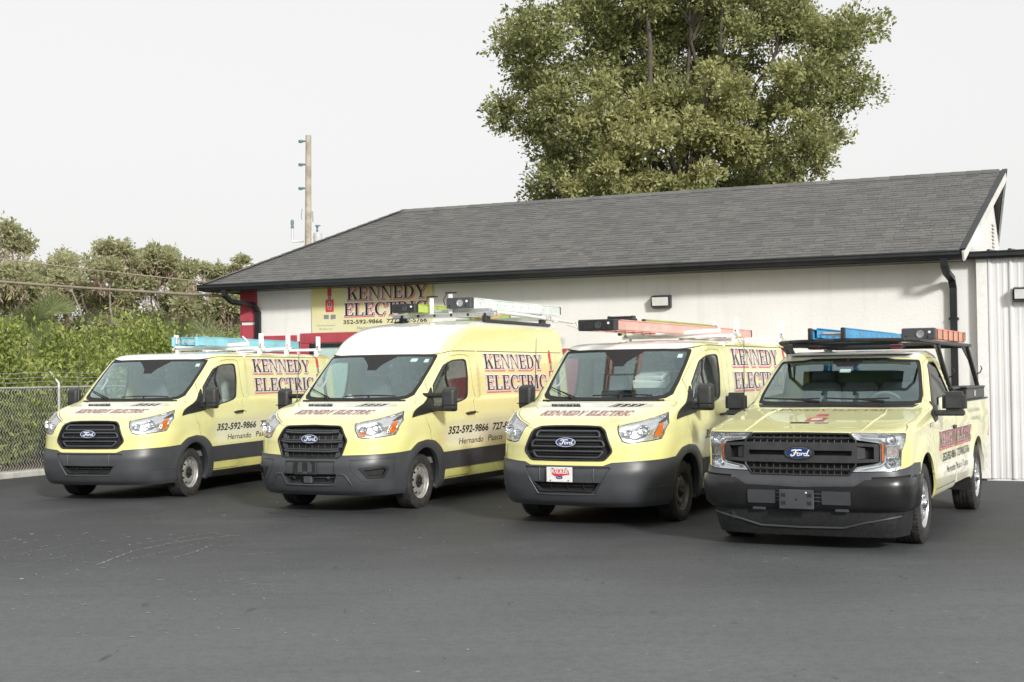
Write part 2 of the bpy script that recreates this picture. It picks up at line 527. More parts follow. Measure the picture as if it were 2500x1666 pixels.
def sans_mesh(text, size, slant=0.0, bold=0.0):
    """built-in sans lettering as flat triangles, scaled to cap height = size"""
    cu = bpy.data.curves.new('lettering', 'FONT'); cu.body = text; cu.shear = slant; cu.offset = bold; cu.fill_mode = 'FRONT'; cu.resolution_u = 3
    o = bpy.data.objects.new('lettering', cu); COL.objects.link(o)
    dg = bpy.context.evaluated_depsgraph_get(); dg.update()
    me = o.evaluated_get(dg).to_mesh()
    V = np.array([tuple(v.co)[:2] for v in me.vertices]); F = [tuple(p.vertices) for p in me.polygons]
    o.evaluated_get(dg).to_mesh_clear()
    bpy.data.objects.remove(o); bpy.data.curves.remove(cu)
    k = size / .70
    return V * k, F
# ------------------------------------------------------------------ ground
def fast_mesh(name, V, F, mat, parent=None, smooth=False):
    """V (n,3), F (m,k) arrays"""
    V = np.asarray(V, np.float32); F = np.asarray(F, np.int32); m, k = F.shape
    me = bpy.data.meshes.new(name)
    me.vertices.add(len(V)); me.vertices.foreach_set('co', V.ravel())
    me.loops.add(m * k); me.loops.foreach_set('vertex_index', F.ravel())
    me.polygons.add(m); me.polygons.foreach_set('loop_start', np.arange(0, m * k, k, dtype=np.int32))
    try: me.polygons.foreach_set('loop_total', np.full(m, k, np.int32))
    except Exception: pass
    if smooth: me.polygons.foreach_set('use_smooth', np.ones(m, bool))
    me.update(calc_edges=True); me.validate()
    if mat: me.materials.append(mat)
    o = bpy.data.objects.new(name, me); COL.objects.link(o)
    if parent is not None: o.parent = parent
    return o

def asphalt_mat():
    b = NB('sealed_asphalt')
    x, y, z = b.sep()
    fine = b.noise(75, 3, rough=.7); mid = b.noise(22, 5, rough=.7); big = b.noise(.35, 4, rough=.6)
    c = b.mix(b.sm(fine, .32, .70), (.016, .017, .018), (.066, .067, .068))
    c = b.mix(b.sm(mid, .3, .75, 0, .30), c, (.06, .06, .06))
    c = b.mix(b.sm(big, .40, .68, 0, .55), c, (.095, .097, .097))
    c = b.mix(b.sm(b.noise(.8, 6, rough=.65), .50, .70, 0, .55), c, (.034, .034, .035))
    # fresher sealer plus painted shade around the vehicles, worn grey towards the open lot
    wear_shade = b.sm(b.add(y, b.mul(b.noise(.5, 3), 3.0)), 16.5, 9.0)
    c = b.mix(b.mul(wear_shade, .85), c, b.mix(.60, c, (.21, .215, .215)))
    c = b.mix(b.sm(b.noise(11, 6, rough=.75), .42, .62, 0, .38), c, b.mix(.5, c, (.015, .015, .016)))
    c = b.mix(b.sm(b.noise(46, 3, rough=.8), .50, .68, 0, .45), c, b.mix(.55, c, (.30, .30, .30)))
    vt = b.map(rot=(0, 0, .45), scale=(.35, 3.2, 1))
    c = b.mix(b.sm(b.noise(.9, 4, vt), .48, .66, 0, .18), c, b.mix(.5, c, (.02, .02, .021)))
    # tyre scuffs and paint drips: stretched marks left of the middle
    v = b.map(rot=(0, 0, -.35), scale=(.55, 7.0, 1))
    st = b.sm(b.noise(3.0, 4, v), .60, .66)
    mask = b.mul(b.mul(b.sm(x, -1.0, -2.2), b.sm(x, -6.6, -4.2)), b.mul(b.sm(y, 10.2, 11.6), b.sm(y, 15.2, 13.2)))
    c = b.mix(b.mul(st, b.mul(mask, .12)), c, (.30, .31, .30))
    # pale flecks of grit
    vo = b.voro(2.2); fl = b.math('LESS_THAN', vo, .055)
    fm = b.sm(b.noise(.45, 2), .45, .6)
    fl = b.mul(b.mul(fl, fm), b.sm(x, 3.5, -3.0, .25, 1))
    c = b.mix(b.mul(fl, .8), c, (.42, .42, .40))
    # dark drips
    vd = b.map(rot=(0, 0, .25), scale=(3.5, .8, 1))
    dk = b.mul(b.sm(b.noise(1.7, 5, vd), .66, .72), .5)
    c = b.mix(dk, c, (.022, .022, .023))
    c = b.mix(1.0, c, (.97, 1.01, 1.03), 'MULTIPLY')
    b.set(Base_Color=c, Roughness=b.sm(big, .3, .7, .62, .80))
    b.b.inputs['Specular IOR Level'].default_value = .35
    h = b.add(b.mul(fine, .6), b.mul(mid, .5))
    b.bump(h, .35, .006)
    return b.m

WTH = -.41
WD = Vector((math.cos(WTH), math.sin(WTH), 0)); WN = Vector((-WD.y, WD.x, 0)); WG = Vector((7.221, 20.866, 0))
def W(s, n, z=0.0):
    p = WG + WD * s + WN * n; return (p.x, p.y, z)
# the open ground reaches the horizon, the lot lies on it
def earth_mat():
    b = NB('dry_grass_ground')
    c = b.mix(b.sm(b.noise(.8, 5), .35, .7), (.06, .075, .03), (.16, .14, .08))
    b.set(Base_Color=c, Roughness=.95); b.bump(b.noise(20, 4), .5, .03); return b.m
tag(mk('ground', [(-600, -300, -.012), (600, -300, -.012), (600, 900, -.012), (-600, 900, -.012)], [(0, 1, 2, 3)], earth_mat()), kind='structure')
FD = Vector((.41, .912, 0)).normalized(); FP = Vector((-8.93, 23.467, 0))       # kerb line, front face
FNL = Vector((-FD.y, FD.x, 0))
def Kp(a, o=0.0, z=0.0):
    p = FP + FD * a + FNL * o; return (p.x, p.y, z)
lot = [Kp(-60), Kp(30), W(-13.6, 12), W(40, 12), (60, -40, 0), (-40, -40, 0)]
tag(mk('parking_lot', [(p[0], p[1], 0) for p in lot], [(0, 5, 4, 3, 2, 1)], asphalt_mat()), kind='structure')

# ------------------------------------------------------------------ kerb and fence
M['concrete'] = plain('kerb_concrete', (.40, .39, .36), .85, var=.2, scale=5, bump=.4, bscale=60)
kerb = empty('kerb', Kp(0)); tag(kerb, kind='structure')
def rel(p, o): return (p[0] - o.location.x, p[1] - o.location.y, p[2] - o.location.z)
for k in range(-9, 12):
    a0, a1 = k * 2.4 + .35, k * 2.4 + 2.4 + .35 - .012
    pr = [(0, -.02), (.006, .085), (.022, .105), (.30, .108), (.30, -.02)]
    MB().prism(pr, lambda o, z: rel(Kp(a0, o, z), kerb), lambda o, z: rel(Kp(a1, o, z), kerb)).build('kerb_block', M['concrete'], kerb, fix=True)
M['galv'] = plain('galvanised_steel', (.52, .53, .53), .45, .55, var=.12, scale=30)
M['wire'] = plain('fence_wire', (.60, .61, .58), .5, .4, var=.15, scale=50)
M['mulch'] = plain('leaf_litter', (.10, .065, .04), .95, var=.5, scale=9, bump=.8, bscale=30)
V = [Kp(-30, .30, .10), Kp(30, .30, .10), Kp(30, 3.2, .16), Kp(-30, 3.2, .16)]
tag(mk('planting_bed', V, [(0, 1, 2, 3)], M['mulch']), kind='structure')
fence = empty('chain_link_fence', Kp(0, .34, .1))
tag(fence, 'grey chain-link fence with barbed wire on slanted arms beside the lot', 'fence')
FH = 1.50
fa, fb = -3.6, 14.4
fp = lambda a, z, o=.34: rel(Kp(a, o, .1 + z), fence)
posts = np.arange(1.80 - 3.0 * 2, fb, 3.0)
for a in posts:
    p = MB().tube([fp(a, -.1), fp(a, FH + .02)], .030, 12).build('post', M['galv'], fence)
    MB().tube([fp(a, FH), fp(a, FH + .05), fp(a, FH + .28, .34 + .22)], [.026, .024, .016], 8).build('barb_arm', M['galv'], p)
    MB().lathe([(0, FH + .06), (.03, FH + .045), (.036, FH - .02), (.036, FH - .05)], 12, fp(a, 0), 'Z').build('post_cap', M['galv'], p)
MB().tube([fp(fa, FH - .02), fp(fb, FH - .02)], .021, 10).build('top_rail', M['galv'], fence)
for k, (dz, do) in enumerate(((.10, .08), (.18, .145), (.27, .21))):
    pts = []
    for i in range(int((fb - fa) / .25)):
        a = fa + i * .25; u = ((a - 1.8) % 3.0) / 3.0
        pts.append(fp(a, FH + dz - .03 * math.sin(PI * u) + .006 * math.sin(i * 1.7), .34 + do))
    m = MB().tube(pts, .003, 5)
    for i in range(1, len(pts), 2):
        p = Vector(pts[i]); m.tube([p + Vector((-.012, .01, -.014)), p + Vector((.012, -.01, .014))], .003, 4); m.tube([p + Vector((.01, .012, .014)), p + Vector((-.01, -.012, -.014))], .003, 4)
    m.build('barbed_wire', M['wire'], fence)
# woven mesh: zig-zag wires
V = []; F = []
cell = .070; r = .0042
def wire(pts):
    b0 = len(V); n = 4
    for i, p in enumerate(pts):
        p = Vector(p); t = (Vector(pts[min(i + 1, len(pts) - 1)]) - Vector(pts[max(i - 1, 0)])).normalized()
        a = t.orthogonal().normalized(); b_ = t.cross(a)
        for k in range(n):
            q = 2 * PI * k / n; w_ = p + (a * math.cos(q) + b_ * math.sin(q)) * r; V.append(tuple(w_))
    for i in range(len(pts) - 1):
        for k in range(n):
            l = (k + 1) % n; F.append((b0 + i * n + k, b0 + i * n + l, b0 + (i + 1) * n + l, b0 + (i + 1) * n + k))
nx = int((fb - fa) / cell); nz = int(FH / cell)
for i in range(nx):
    a = fa + i * cell; pts = []
    for j in range(nz + 1):
        pts.append(fp(a + (cell if j % 2 else 0) , j * cell, .34 + (.005 if j % 2 else -.005)))
    wire(pts)
o = fast_mesh('woven_mesh', V, F, M['wire'], fence); tag(o, kind='stuff')

# ------------------------------------------------------------------ building
def stucco_mat():
    b = NB('white_stucco')
    n1 = b.noise(1.2, 4); n2 = b.noise(26, 5, rough=.65); n3 = b.voro(34)
    c = b.mix(b.sm(n1, .3, .7), (.77, .765, .74), (.81, .81, .79))
    x, y, z = b.sep()
    sv = b.map(scale=(3.2, 3.2, .18))
    c = b.mix(b.mul(b.sm(b.noise(1.6, 5, sv), .52, .74, 0, .22), b.sm(z, 1.2, 3.4, .35, 1)), c, (.46, .44, .39))
    c = b.mix(b.mul(b.sm(z, .7, .05), b.sm(b.noise(2.6, 5), .35, .7, .2, .7)), c, (.34, .31, .27))
    b.set(Base_Color=c, Roughness=.9); b.bump(b.add(n2, b.mul(n3, .4)), .30, .012); return b.m
def shingle_mat():
    b = NB('charcoal_shingle')
    g = b.new('ShaderNodeNewGeometry').outputs['Random Per Island']
    oi = b.new('ShaderNodeObjectInfo').outputs['Random']
    r = b.math('FRACT', b.add(g, oi))
    cr = b.new('ShaderNodeValToRGB'); b.l.new(r, cr.inputs[0])
    e = cr.color_ramp.elements
    e[0].position = 0; e[0].color = (.080, .082, .080, 1); e[1].position = 1; e[1].color = (.140, .136, .127, 1)
    for p, c in ((.3, (.094, .095, .092, 1)), (.6, (.118, .118, .114, 1)), (.8, (.118, .115, .108, 1))):
        q = e.new(p); q.color = c
    c = b.mix(b.sm(b.noise(160, 2), .3, .7, 0, .6), cr.outputs[0], b.mix(.5, cr.outputs[0], (.27, .265, .26)))
    b.set(Base_Color=c, Roughness=.92); b.bump(b.noise(300, 2), .5, .004); return b.m
M['stucco'] = stucco_mat(); M['shingle'] = shingle_mat()
M['red_paint'] = plain('red_stucco_paint', (.40, .060, .080), .75, var=.1, scale=4, bump=.4, bscale=40)
M['dark_trim'] = plain('dark_bronze_trim', (.022, .024, .026), .38, .3, var=.15, scale=5)
M['white_trim'] = plain('white_trim_board', (.68, .67, .63), .6, var=.10, scale=3)
M['soffit'] = plain('grey_soffit', (.10, .098, .095), .7, var=.1)
M['ribbed'] = plain('white_ribbed_steel', (.74, .745, .735), .38, .1, var=.05, scale=1.3)
M['lamp_lens'] = plain('frosted_lens', (.66, .66, .64), .3, var=.05)
bld = empty('workshop_building', (WG.x, WG.y, 0), WTH)
tag(bld, 'white stucco workshop with dark shingle roof behind the parked row', 'building')
EZ = 3.52; RZ = 5.14; EN = -.55; RN = 2.70; SL0, SR0 = -14.15, -.17; SL1, SR1 = -11.52, .27
# walls
MB().box((-6.81, .15, 1.74), (13.62, .30, 3.48)).build('wall', M['stucco'], bld)
MB().box((-13.47, 4.2, 1.74), (.30, 7.8, 3.48)).build('side_wall', M['stucco'], bld)
MB().prism([(.02, 3.40), (.02, 3.66), (RN, RZ - .14), (2 * RN - .02, 3.66), (2 * RN - .02, 3.40)], lambda a, b: (.05, a, b), lambda a, b: (-.10, a, b)).build('gable_wall', M['stucco'], bld, fix=True)
vent = MB().box((.062, RN - .1, 3.95), (.02, .50, .62)).build('gable_vent', M['white_trim'], bld)
for k in range(9): MB().box((.08, RN - .1, 3.70 + k * .062), (.035, .44, .012), ry=.5).build('louvre', M['white_trim'], vent)
# red corner, wainscot and door surround
for i, (s0, s1, z0, z1) in enumerate(((-13.64, -13.26, 2.81, 3.46), (-13.64, -13.26, .0, 2.74), (-13.24, -12.36, .0, 2.52), (-12.27, -9.30, 2.36, 2.55), (-12.27, -12.08, 0, 2.355), (-9.50, -9.30, 0, 2.355), (-6.9, -3.35, 0, 2.16))):
    MB().box(((s0 + s1) / 2, -.015, (z0 + z1) / 2), (s1 - s0, .05, z1 - z0), bev=.006).build('red_panel', M['red_paint'], bld)
MB().box((-13.665, .30, 2.81 + .32), (.05, .5, .65), bev=.005).build('red_panel', M['red_paint'], bld)
MB().box((-13.665, .30, 1.37), (.05, .5, 2.74), bev=.005).build('red_panel', M['red_paint'], bld)
dr = MB().box((-10.79, -.006, 2.31), (2.56, .05, .07)).box((-12.03, -.006, 1.17), (.07, .05, 2.2)).box((-9.55, -.006, 1.17), (.07, .05, 2.2)).box((-10.79, -.006, 1.17), (.07, .05, 2.2)).build('entrance_door', M['dark_trim'], bld)
for s in (-11.41, -10.17): MB().box((s, -.004, 1.17), (1.16, .012, 2.2)).build('door_pane', M['ws_glass'], dr)
for s in (-11.92, -11.12): MB().box((s, -.012, 1.6), (.05, .03, 1.2)).build('door_sash', M['white_trim'], dr)
# roof slab and shingles
roof = mk('roof', [(SL0, EN, EZ), (SR0, EN, EZ), (SR1, RN, RZ), (SL1, RN, RZ), (SR0, 2 * RN - EN, EZ), (SL0, 2 * RN - EN, EZ),
                   (SL0, EN, EZ - .10), (SR0, EN, EZ - .10), (SR1, RN, RZ - .12), (SL1, RN, RZ - .12), (SR0, 2 * RN - EN, EZ - .10), (SL0, 2 * RN - EN, EZ - .10)],
          [(0, 1, 2, 3), (3, 2, 4, 5), (0, 3, 5), (7, 6, 9, 8), (8, 9, 11, 10), (6, 11, 9), (0, 6, 7, 1), (1, 7, 8, 2), (2, 8, 10, 4), (4, 10, 11, 5), (5, 11, 6, 0)], M['dark_trim'], bld)
NR = 33; slope = Vector((0, RN - EN, RZ - EZ)); SLEN = slope.length; sd = slope.normalized(); up = Vector((0, -sd.z, sd.y))
ex = SLEN / NR
shs = []
for r_ in range(NR):
    u0, u1 = r_ / NR, (r_ + 1) / NR
    a0 = SL0 + (SL1 - SL0) * u0; b0 = SR0 + (SR1 - SR0) * u0 + .02
    a1 = SL0 + (SL1 - SL0) * u1; b1 = SR0 + (SR1 - SR0) * u1 + .02
    s = a0 - random.random() * .3
    while s < b0:
        w_ = random.choice((.12, .15, .17, .20, .24, .30)); g_ = .004
        l0, l1 = max(s + g_, a0), min(s + w_, b0); t0, t1 = max(s + g_, a1), min(s + w_, b1)
        s += w_
        if l1 - l0 < .03 or t1 - t0 < .005: 
            if l1 - l0 < .03: continue
            t0, t1 = a1, max(a1 + .004, min(l1, b1))
            if t1 <= t0: continue
        shs.append((r_, l0, l1, t0, t1, random.uniform(.008, .017)))
def shingle_geo(q):
    r_, l0, l1, t0, t1, th = q
    o = Vector((0, EN, EZ)) + sd * (r_ * ex)
    e = Vector((0, EN, EZ)) + sd * ((r_ + 1) * ex + .01)
    lo = .004; X = lambda s, p, h: (s, p.y + up.y * h, p.z + up.z * h)
    return [X(l0, o, lo), X(l1, o, lo), X(t1, e, lo - .002), X(t0, e, lo - .002), X(l0, o, lo + th), X(l1, o, lo + th), X(t1, e, lo + .004), X(t0, e, lo + .004)], [(0, 1, 5, 4), (4, 5, 6, 7), (1, 2, 6, 5), (0, 4, 7, 3)]
Rz = Matrix.Rotation(WTH, 3, 'Z')
def dist(q):
    c = Rz @ Vector(((q[1] + q[2]) / 2, EN + sd.y * q[0] * ex, EZ + sd.z * q[0] * ex)) + WG
    return (c - Vector((0, 0, CAM_H))).length / max(.05, (q[2] - q[1]))**.5
shs.sort(key=dist)
for q in shs[:300]:
    V, F = shingle_geo(q); mk('shingle', V, F, M['shingle'], roof)
m = MB()
for q in shs[300:]: m.add(*shingle_geo(q))
tag(m.build('shingle_field', M['shingle'], roof, ang=20), kind='stuff')
m = MB()
for k in range(46):
    s = SL1 + k * .26
    if s > SR1 - .1: break
    m.prism([(-.13, -.055), (0, .012), (.13, -.055), (.13, -.040), (0, .030), (-.13, -.040)], lambda a, b: (s, RN + a, RZ + .01 + b), lambda a, b: (min(s + .28, SR1), RN + a, RZ + .004 + b))
tag(m.build('ridge_caps', M['shingle'], roof, fix=True), kind='stuff')
# hip cap
m = MB(); h0 = Vector((SL0, EN, EZ)); h1 = Vector((SL1, RN, RZ)); hd = (h1 - h0)
for k in range(18):
    a = h0 + hd * (k / 18); b_ = h0 + hd * ((k + 1.15) / 18)
    m.beam(a + Vector((0, 0, .022)), b_ + Vector((0, 0, .014)), .24, .018)
tag(m.build('hip_caps', M['shingle'], roof), kind='stuff')
# soffit, fascia, gutter, rake boards
MB().box(((SL0 + SR0) / 2, EN / 2 + .0, EZ - .125), (SR0 - SL0 - .04, abs(EN) - .02, .02)).build('soffit', M['dark_trim'], bld)
MB().box(((SL0 + SR0) / 2, EN + .012, EZ - .065), (SR0 - SL0, .022, .15)).build('fascia', M['dark_trim'], bld)
gp_ = [(EN, EZ - .005), (EN - .115, EZ - .005), (EN - .118, EZ - .02), (EN - .108, EZ - .030), (EN - .112, EZ - .065), (EN - .085, EZ - .10), (EN - .075, EZ - .125), (EN, EZ - .125)]
MB().prism(gp_, lambda a, b: (SL0 - .03, a, b), lambda a, b: (SR0 - .02, a, b)).build('gutter', M['dark_trim'], bld, fix=True)
MB().prism([(EN - .1, EZ - .005), (2 * RN - EN, EZ - .005), (2 * RN - EN, EZ - .12), (EN - .1, EZ - .12)], lambda a, b: (SL0 - .06, a, b), lambda a, b: (SL0 + .0, a, b)).build('side_gutter', M['dark_trim'], bld, fix=True)
for n0, n1 in ((EN - .02, RN), (2 * RN - EN, RN)):
    a = Vector((SR0 + .015, n0, EZ - .075)); b_ = Vector((SR1 + .015, RN, RZ - .085))
    MB().beam(a + Vector((.012, 0, -.02)), b_ + Vector((.012, 0, -.02)), .03, .15, up=(0, 0, 1)).build('rake_board', M['white_trim'], bld)
    MB().beam(a + Vector((.005, 0, .092)), b_ + Vector((.005, 0, .108)), .085, .018, up=(0, 0, 1)).build('drip_edge', M['dark_trim'], bld)
MB().add([(-.44, EN, EZ - .115), (SR0, EN, EZ - .115), (SR1, RN, RZ - .135), (-.44, RN, RZ - .135), (-.44, 2 * RN - EN, EZ - .115), (SR0, 2 * RN - EN, EZ - .115)], [(0, 3, 2, 1), (3, 4, 5, 2)]).build('rake_soffit', M['soffit'], bld)
# downspouts
def spout(name, pts, w_=.105, d_=.075):
    m = MB()
    P = [Vector(p) for p in pts]; V = []; F = []
    for i, p in enumerate(P):
        t = (P[min(i + 1, len(P) - 1)] - P[max(i - 1, 0)]).normalized()
        a = Vector((1, 0, 0)); a = (a - t * a.dot(t)).normalized(); b_ = t.cross(a)
        for sx, sy in ((-1, -1), (1, -1), (1, 1), (-1, 1)): V.append(p + a * sx * w_ / 2 + b_ * sy * d_ / 2)
    for i in range(len(P) - 1):
        for k in range(4): F.append((4 * i + k, 4 * i + (k + 1) % 4, 4 * i + 4 + (k + 1) % 4, 4 * i + 4 + k))
    F += [(3, 2, 1, 0), tuple(len(V) - 4 + k for k in range(4))]
    m.add(V, F); o = m.build(name, M['dark_trim'], bld, ang=25, fix=True)
    zb = pts[-1][2]
    for z in (2.5, 1.2): MB().box((pts[-1][0], pts[-1][1] + .01, z), (.15, .08, .035)).build('strap', M['dark_trim'], o)
    return o
spout('downspout', [(-.42, EN - .05, EZ - .12), (-.42, EN - .05, EZ - .22), (-.40, EN + .08, EZ - .32), (-.36, -.13, 3.12), (-.345, -.06, 2.98), (-.345, -.06, .12)])
spout('downspout', [(-13.60, EN - .05, EZ - .12), (-13.60, EN - .05, EZ - .22), (-13.52, EN + .06, EZ - .34), (-13.26, -.14, 3.12), (-13.20, -.075, 2.98), (-13.20, -.075, .12)])
# wall lamps
def wall_lamp(s, z, n):
    f = MB().prism([(0, -.10), (-.03, -.115), (-.14, -.085), (-.16, .085), (-.03, .115), (0, .10)], lambda a, b: (s - .165, n + a, z + b), lambda a, b: (s + .165, n + a, z + b)).build('wall_lamp', M['dark_trim'], bld, fix=True, bevel=.008)
    MB().prism([(-.142, -.070), (-.150, -.070), (-.168, .070), (-.158, .072)], lambda a, b: (s - .14, n + a, z + b), lambda a, b: (s + .14, n + a, z + b)).build('lamp_cover', M['lamp_lens'], f, fix=True)
wall_lamp(-5.07, 2.92, .0)
# sign board
def sign_mat():
    b = NB('sign_print_yellow')
    x, y, z = b.sep()
    c = b.mix(b.sm(z, 2.55, 3.5), (.72, .69, .42), (.70, .62, .22))
    c = b.mix(b.sm(b.noise(1.4, 3), .35, .65, 0, .35), c, (.78, .76, .60))
    b.set(Base_Color=c, Roughness=.45); return b.m
sgn = MB().box((-10.72, -.02, 3.03), (2.58, .035, .96), bev=.004).build('sign_board', sign_mat(), bld)
SX, SZ, SW, SH = -12.01, 2.55, 2.58, .96
def sput(V, F, mat, h, name='sign_lettering'):
    mk(name, [(SX + a, -.039 - h, SZ + b) for a, b in V], [tuple(f) for f in F], mat, sgn)
for word, zb, h, a0, a1 in (('KENNEDY', .63 * SH, .245 * SH, .30 * SW, .955 * SW), ('ELECTRIC', .315 * SH, .25 * SH, .275 * SW, .955 * SW)):
    _, w_ = serif_loops(word, h)
    for grow, dx, dz, hh, mat in ((.014, .012, -.014, .001, 'print_red'), (.018, 0, 0, .002, 'print_white'), (.011, .006, -.006, .003, 'print_pink'), (.005, 0, 0, .004, 'print_white'), (0, 0, 0, .005, 'print_black')):
        L, _ = serif_loops(word, h, grow); L = [[(a * (a1 - a0) / w_ + dx + a0, b + dz + zb) for a, b in p] for p in L]
        V, F = flat_shape(L, True); sput(V, F.tolist(), M[mat], hh)
for txt, a, b_, size, W_, bold, sl_ in (('352-592-9866', .27, .16, .075, .325, .02, 0), ('727-842-5766', .63, .16, .075, .325, .02, 0), ('Hernando', .385, .045, .062, .16, 0, 0), ('Pasco', .58, .045, .062, .10, 0, 0), ('Citrus', .72, .045, .062, .10, 0, 0), ('"You\'ll be Shocked...', .04, .13, .03, .17, 0, .3), ('We Show Up"', .065, .06, .03, .12, 0, .3)):
    V, F = sans_mesh(txt, size * SH, sl_, bold); w_ = V[:, 0].max() - V[:, 0].min(); V = V.copy(); V[:, 0] = (V[:, 0] - V[:, 0].min()) * W_ * SW / w_ + a * SW; V[:, 1] += b_ * SH
    sput(V, F, M['print_black'] if bold else M['print_grey'], .002)
def semb(loops, mat, h, union=False):
    V, F = flat_shape([[(.155 * SW + a * 1.0, .30 * SH + b * 1.0) for a, b in l] for l in loops], union); sput(V, F.tolist(), M[mat], h, 'sign_emblem')
semb([fillet([(-.09, .10), (.09, .10), (.09, .34), (-.09, .34)], .025)], 'print_red', .001)
semb([oval(0, .22, .06, .085, 20)], 'print_pink', .002)
semb([[(-.03, .22), (-.015, .22), (-.015, .28), (-.03, .28)], [(.015, .22), (.03, .22), (.03, .28), (.015, .28)], oval(0, .175, .012, .014, 10)], 'print_black', .003, True)
semb([[(-.045, .40), (-.045, .53)] + _arc(0, .53, .045, .09, 180, 0, 10) + [(.045, .40)]], 'print_red', .001)
semb([[(-.035, .34), (.035, .34), (.035, .40), (-.035, .40)]], 'print_grey', .001)
semb([[(-.13, -.03), (-.02, -.03), (-.02, .05), (-.13, .05)], [(.02, -.04), (.13, -.03), (.13, .05), (.02, .05)]], 'print_grey', .001, True)
# ---- ribbed steel wing to the right
wing = empty('steel_annex', W(0, 0), WTH)
tag(wing, 'white ribbed steel annex at the right end of the workshop', 'building')
pw = .915
def rib_profile():
    pts = []
    for k in range(3):
        o = k * pw / 3
        pts += [(o, 0), (o + .022, -.030), (o + .050, -.030), (o + .072, 0), (o + .125, 0), (o + .135, -.006), (o + .160, -.006), (o + .170, 0), (o + .215, 0), (o + .225, -.006), (o + .250, -.006), (o + .260, 0)]
    return pts + [(pw - .003, 0)]
prf = rib_profile()
V = [(a, b, z) for z in (.035, 3.47) for a, b in prf]; n_ = len(prf)
F = [(i, i + 1, n_ + i + 1, n_ + i) for i in range(n_ - 1)]
first = None
for k in range(9):
    if first is None:
        o = mk('wall_panel', V, F, M['ribbed'], wing); first = o
    else:
        o = first.copy(); COL.objects.link(o); o.parent = wing
    o.location = (.16 + k * pw, -.10, 0)
MB().box((.08, -.10, 1.75), (.16, .05, 3.44), bev=.004).build('corner_trim', M['white_metal'], wing)
MB().box((4.3, .0, 1.74), (8.5, .16, 3.45)).build('wall', M['ribbed'], wing)
MB().box((4.3, -.075, .02), (8.4, .035, .05)).build('base_trim', M['white_metal'], wing)
MB().prism([(-.12, 3.52), (-.245, 3.52), (-.248, 3.50), (-.238, 3.49), (-.242, 3.44), (-.215, 3.405), (-.12, 3.405)], lambda a, b: (-.12, a, b), lambda a, b: (8.5, a, b)).build('gutter', M['dark_trim'], wing, fix=True)
mroof = MB()
rp = []
for k in range(29):
    o_ = -.15 + k * .305
    rp += [(o_, 0), (o_ + .02, .032), (o_ + .05, .032), (o_ + .07, 0)]
V = [(a, nn, zz + b) for nn, zz in ((-.20, 3.515), (6.0, 3.95)) for a, b in rp]; n_ = len(rp)
mk('metal_roof', V, [(i, i + 1, n_ + i + 1, n_ + i) for i in range(n_ - 1)], M['dark_trim'], wing)
f = MB().prism([(0, -.10), (-.03, -.115), (-.14, -.085), (-.16, .085), (-.03, .115), (0, .10)], lambda a, b: (.70 - .165, -.13 + a, 2.84 + b), lambda a, b: (.70 + .165, -.13 + a, 2.84 + b)).build('wall_lamp', M['dark_trim'], wing, fix=True, bevel=.008)
MB().prism([(-.142, -.070), (-.150, -.070), (-.168, .070), (-.158, .072)], lambda a, b: (.70 - .14, -.13 + a, 2.84 + b), lambda a, b: (.70 + .14, -.13 + a, 2.84 + b)).build('lamp_cover', M['lamp_lens'], f, fix=True)

# ------------------------------------------------------------------ scuffs and drips on the tarmac
def gp2(u, v, z=0.004):
    a, b = u - 1250.0, v - 833.0; cr, sr = math.cos(ROLL), math.sin(ROLL)
    x = cr * a + sr * b; yy = -sr * a + cr * b; d = (x / FPX, 1.0, -yy / FPX)
    cp, sp = math.cos(PITCH), math.sin(PITCH); r = (d[0], d[1] * cp - d[2] * sp, d[1] * sp + d[2] * cp)
    k = (z - CAM_H) / r[2]; return np.array([r[0] * k, r[1] * k])
M['scuff'] = plain('pale_scuff', (.30, .31, .295), .85, var=.3, scale=9)
M['oil'] = plain('dark_sealer_drip', (.085, .086, .087), .85, var=.3, scale=9)
rq = np.random.default_rng(5)
def marks(name, mat, lines, flecks):
    V = []; F = []
    def quad(a, b, w0, w1):
        d = (b - a) / (np.linalg.norm(b - a) + 1e-9); n = np.array([-d[1], d[0]]); i = len(V)
        for p, w in ((a, w0), (b, w1)):
            for s in (-1, 1): V.append((*(p + n * w * s * .5), .004))
        F.append((i, i + 2, i + 3, i + 1))
    for pts, w, dens in lines:
        P = [gp2(*p) for p in pts]; P = np.array(P); n = 90; t = np.linspace(0, len(P) - 1, n); X = np.stack([np.interp(t, range(len(P)), P[:, k]) for k in (0, 1)], 1)
        X += np.cumsum(rq.normal(0, .006, X.shape), 0) * .6 + rq.normal(0, .008, X.shape)
        for k in range(n - 1):
            if rq.random() < dens: quad(X[k], X[k + 1], w * rq.uniform(.2, 1.1), w * rq.uniform(.2, 1.1))
    for (u0, v0, u1, v1, n, sz) in flecks:
        for _ in range(n):
            p = gp2(rq.uniform(u0, u1), rq.uniform(v0, v1)); d = rq.normal(0, 1, 2); d[0] *= 1.6; d /= np.linalg.norm(d); L = sz * rq.uniform(.4, 1.5); quad(p, p + d * L, L * .5 * rq.random() + .004, L * .3 * rq.random() + .003)
    o = mk(name, V, F, mat); tag(o, kind='stuff'); return o
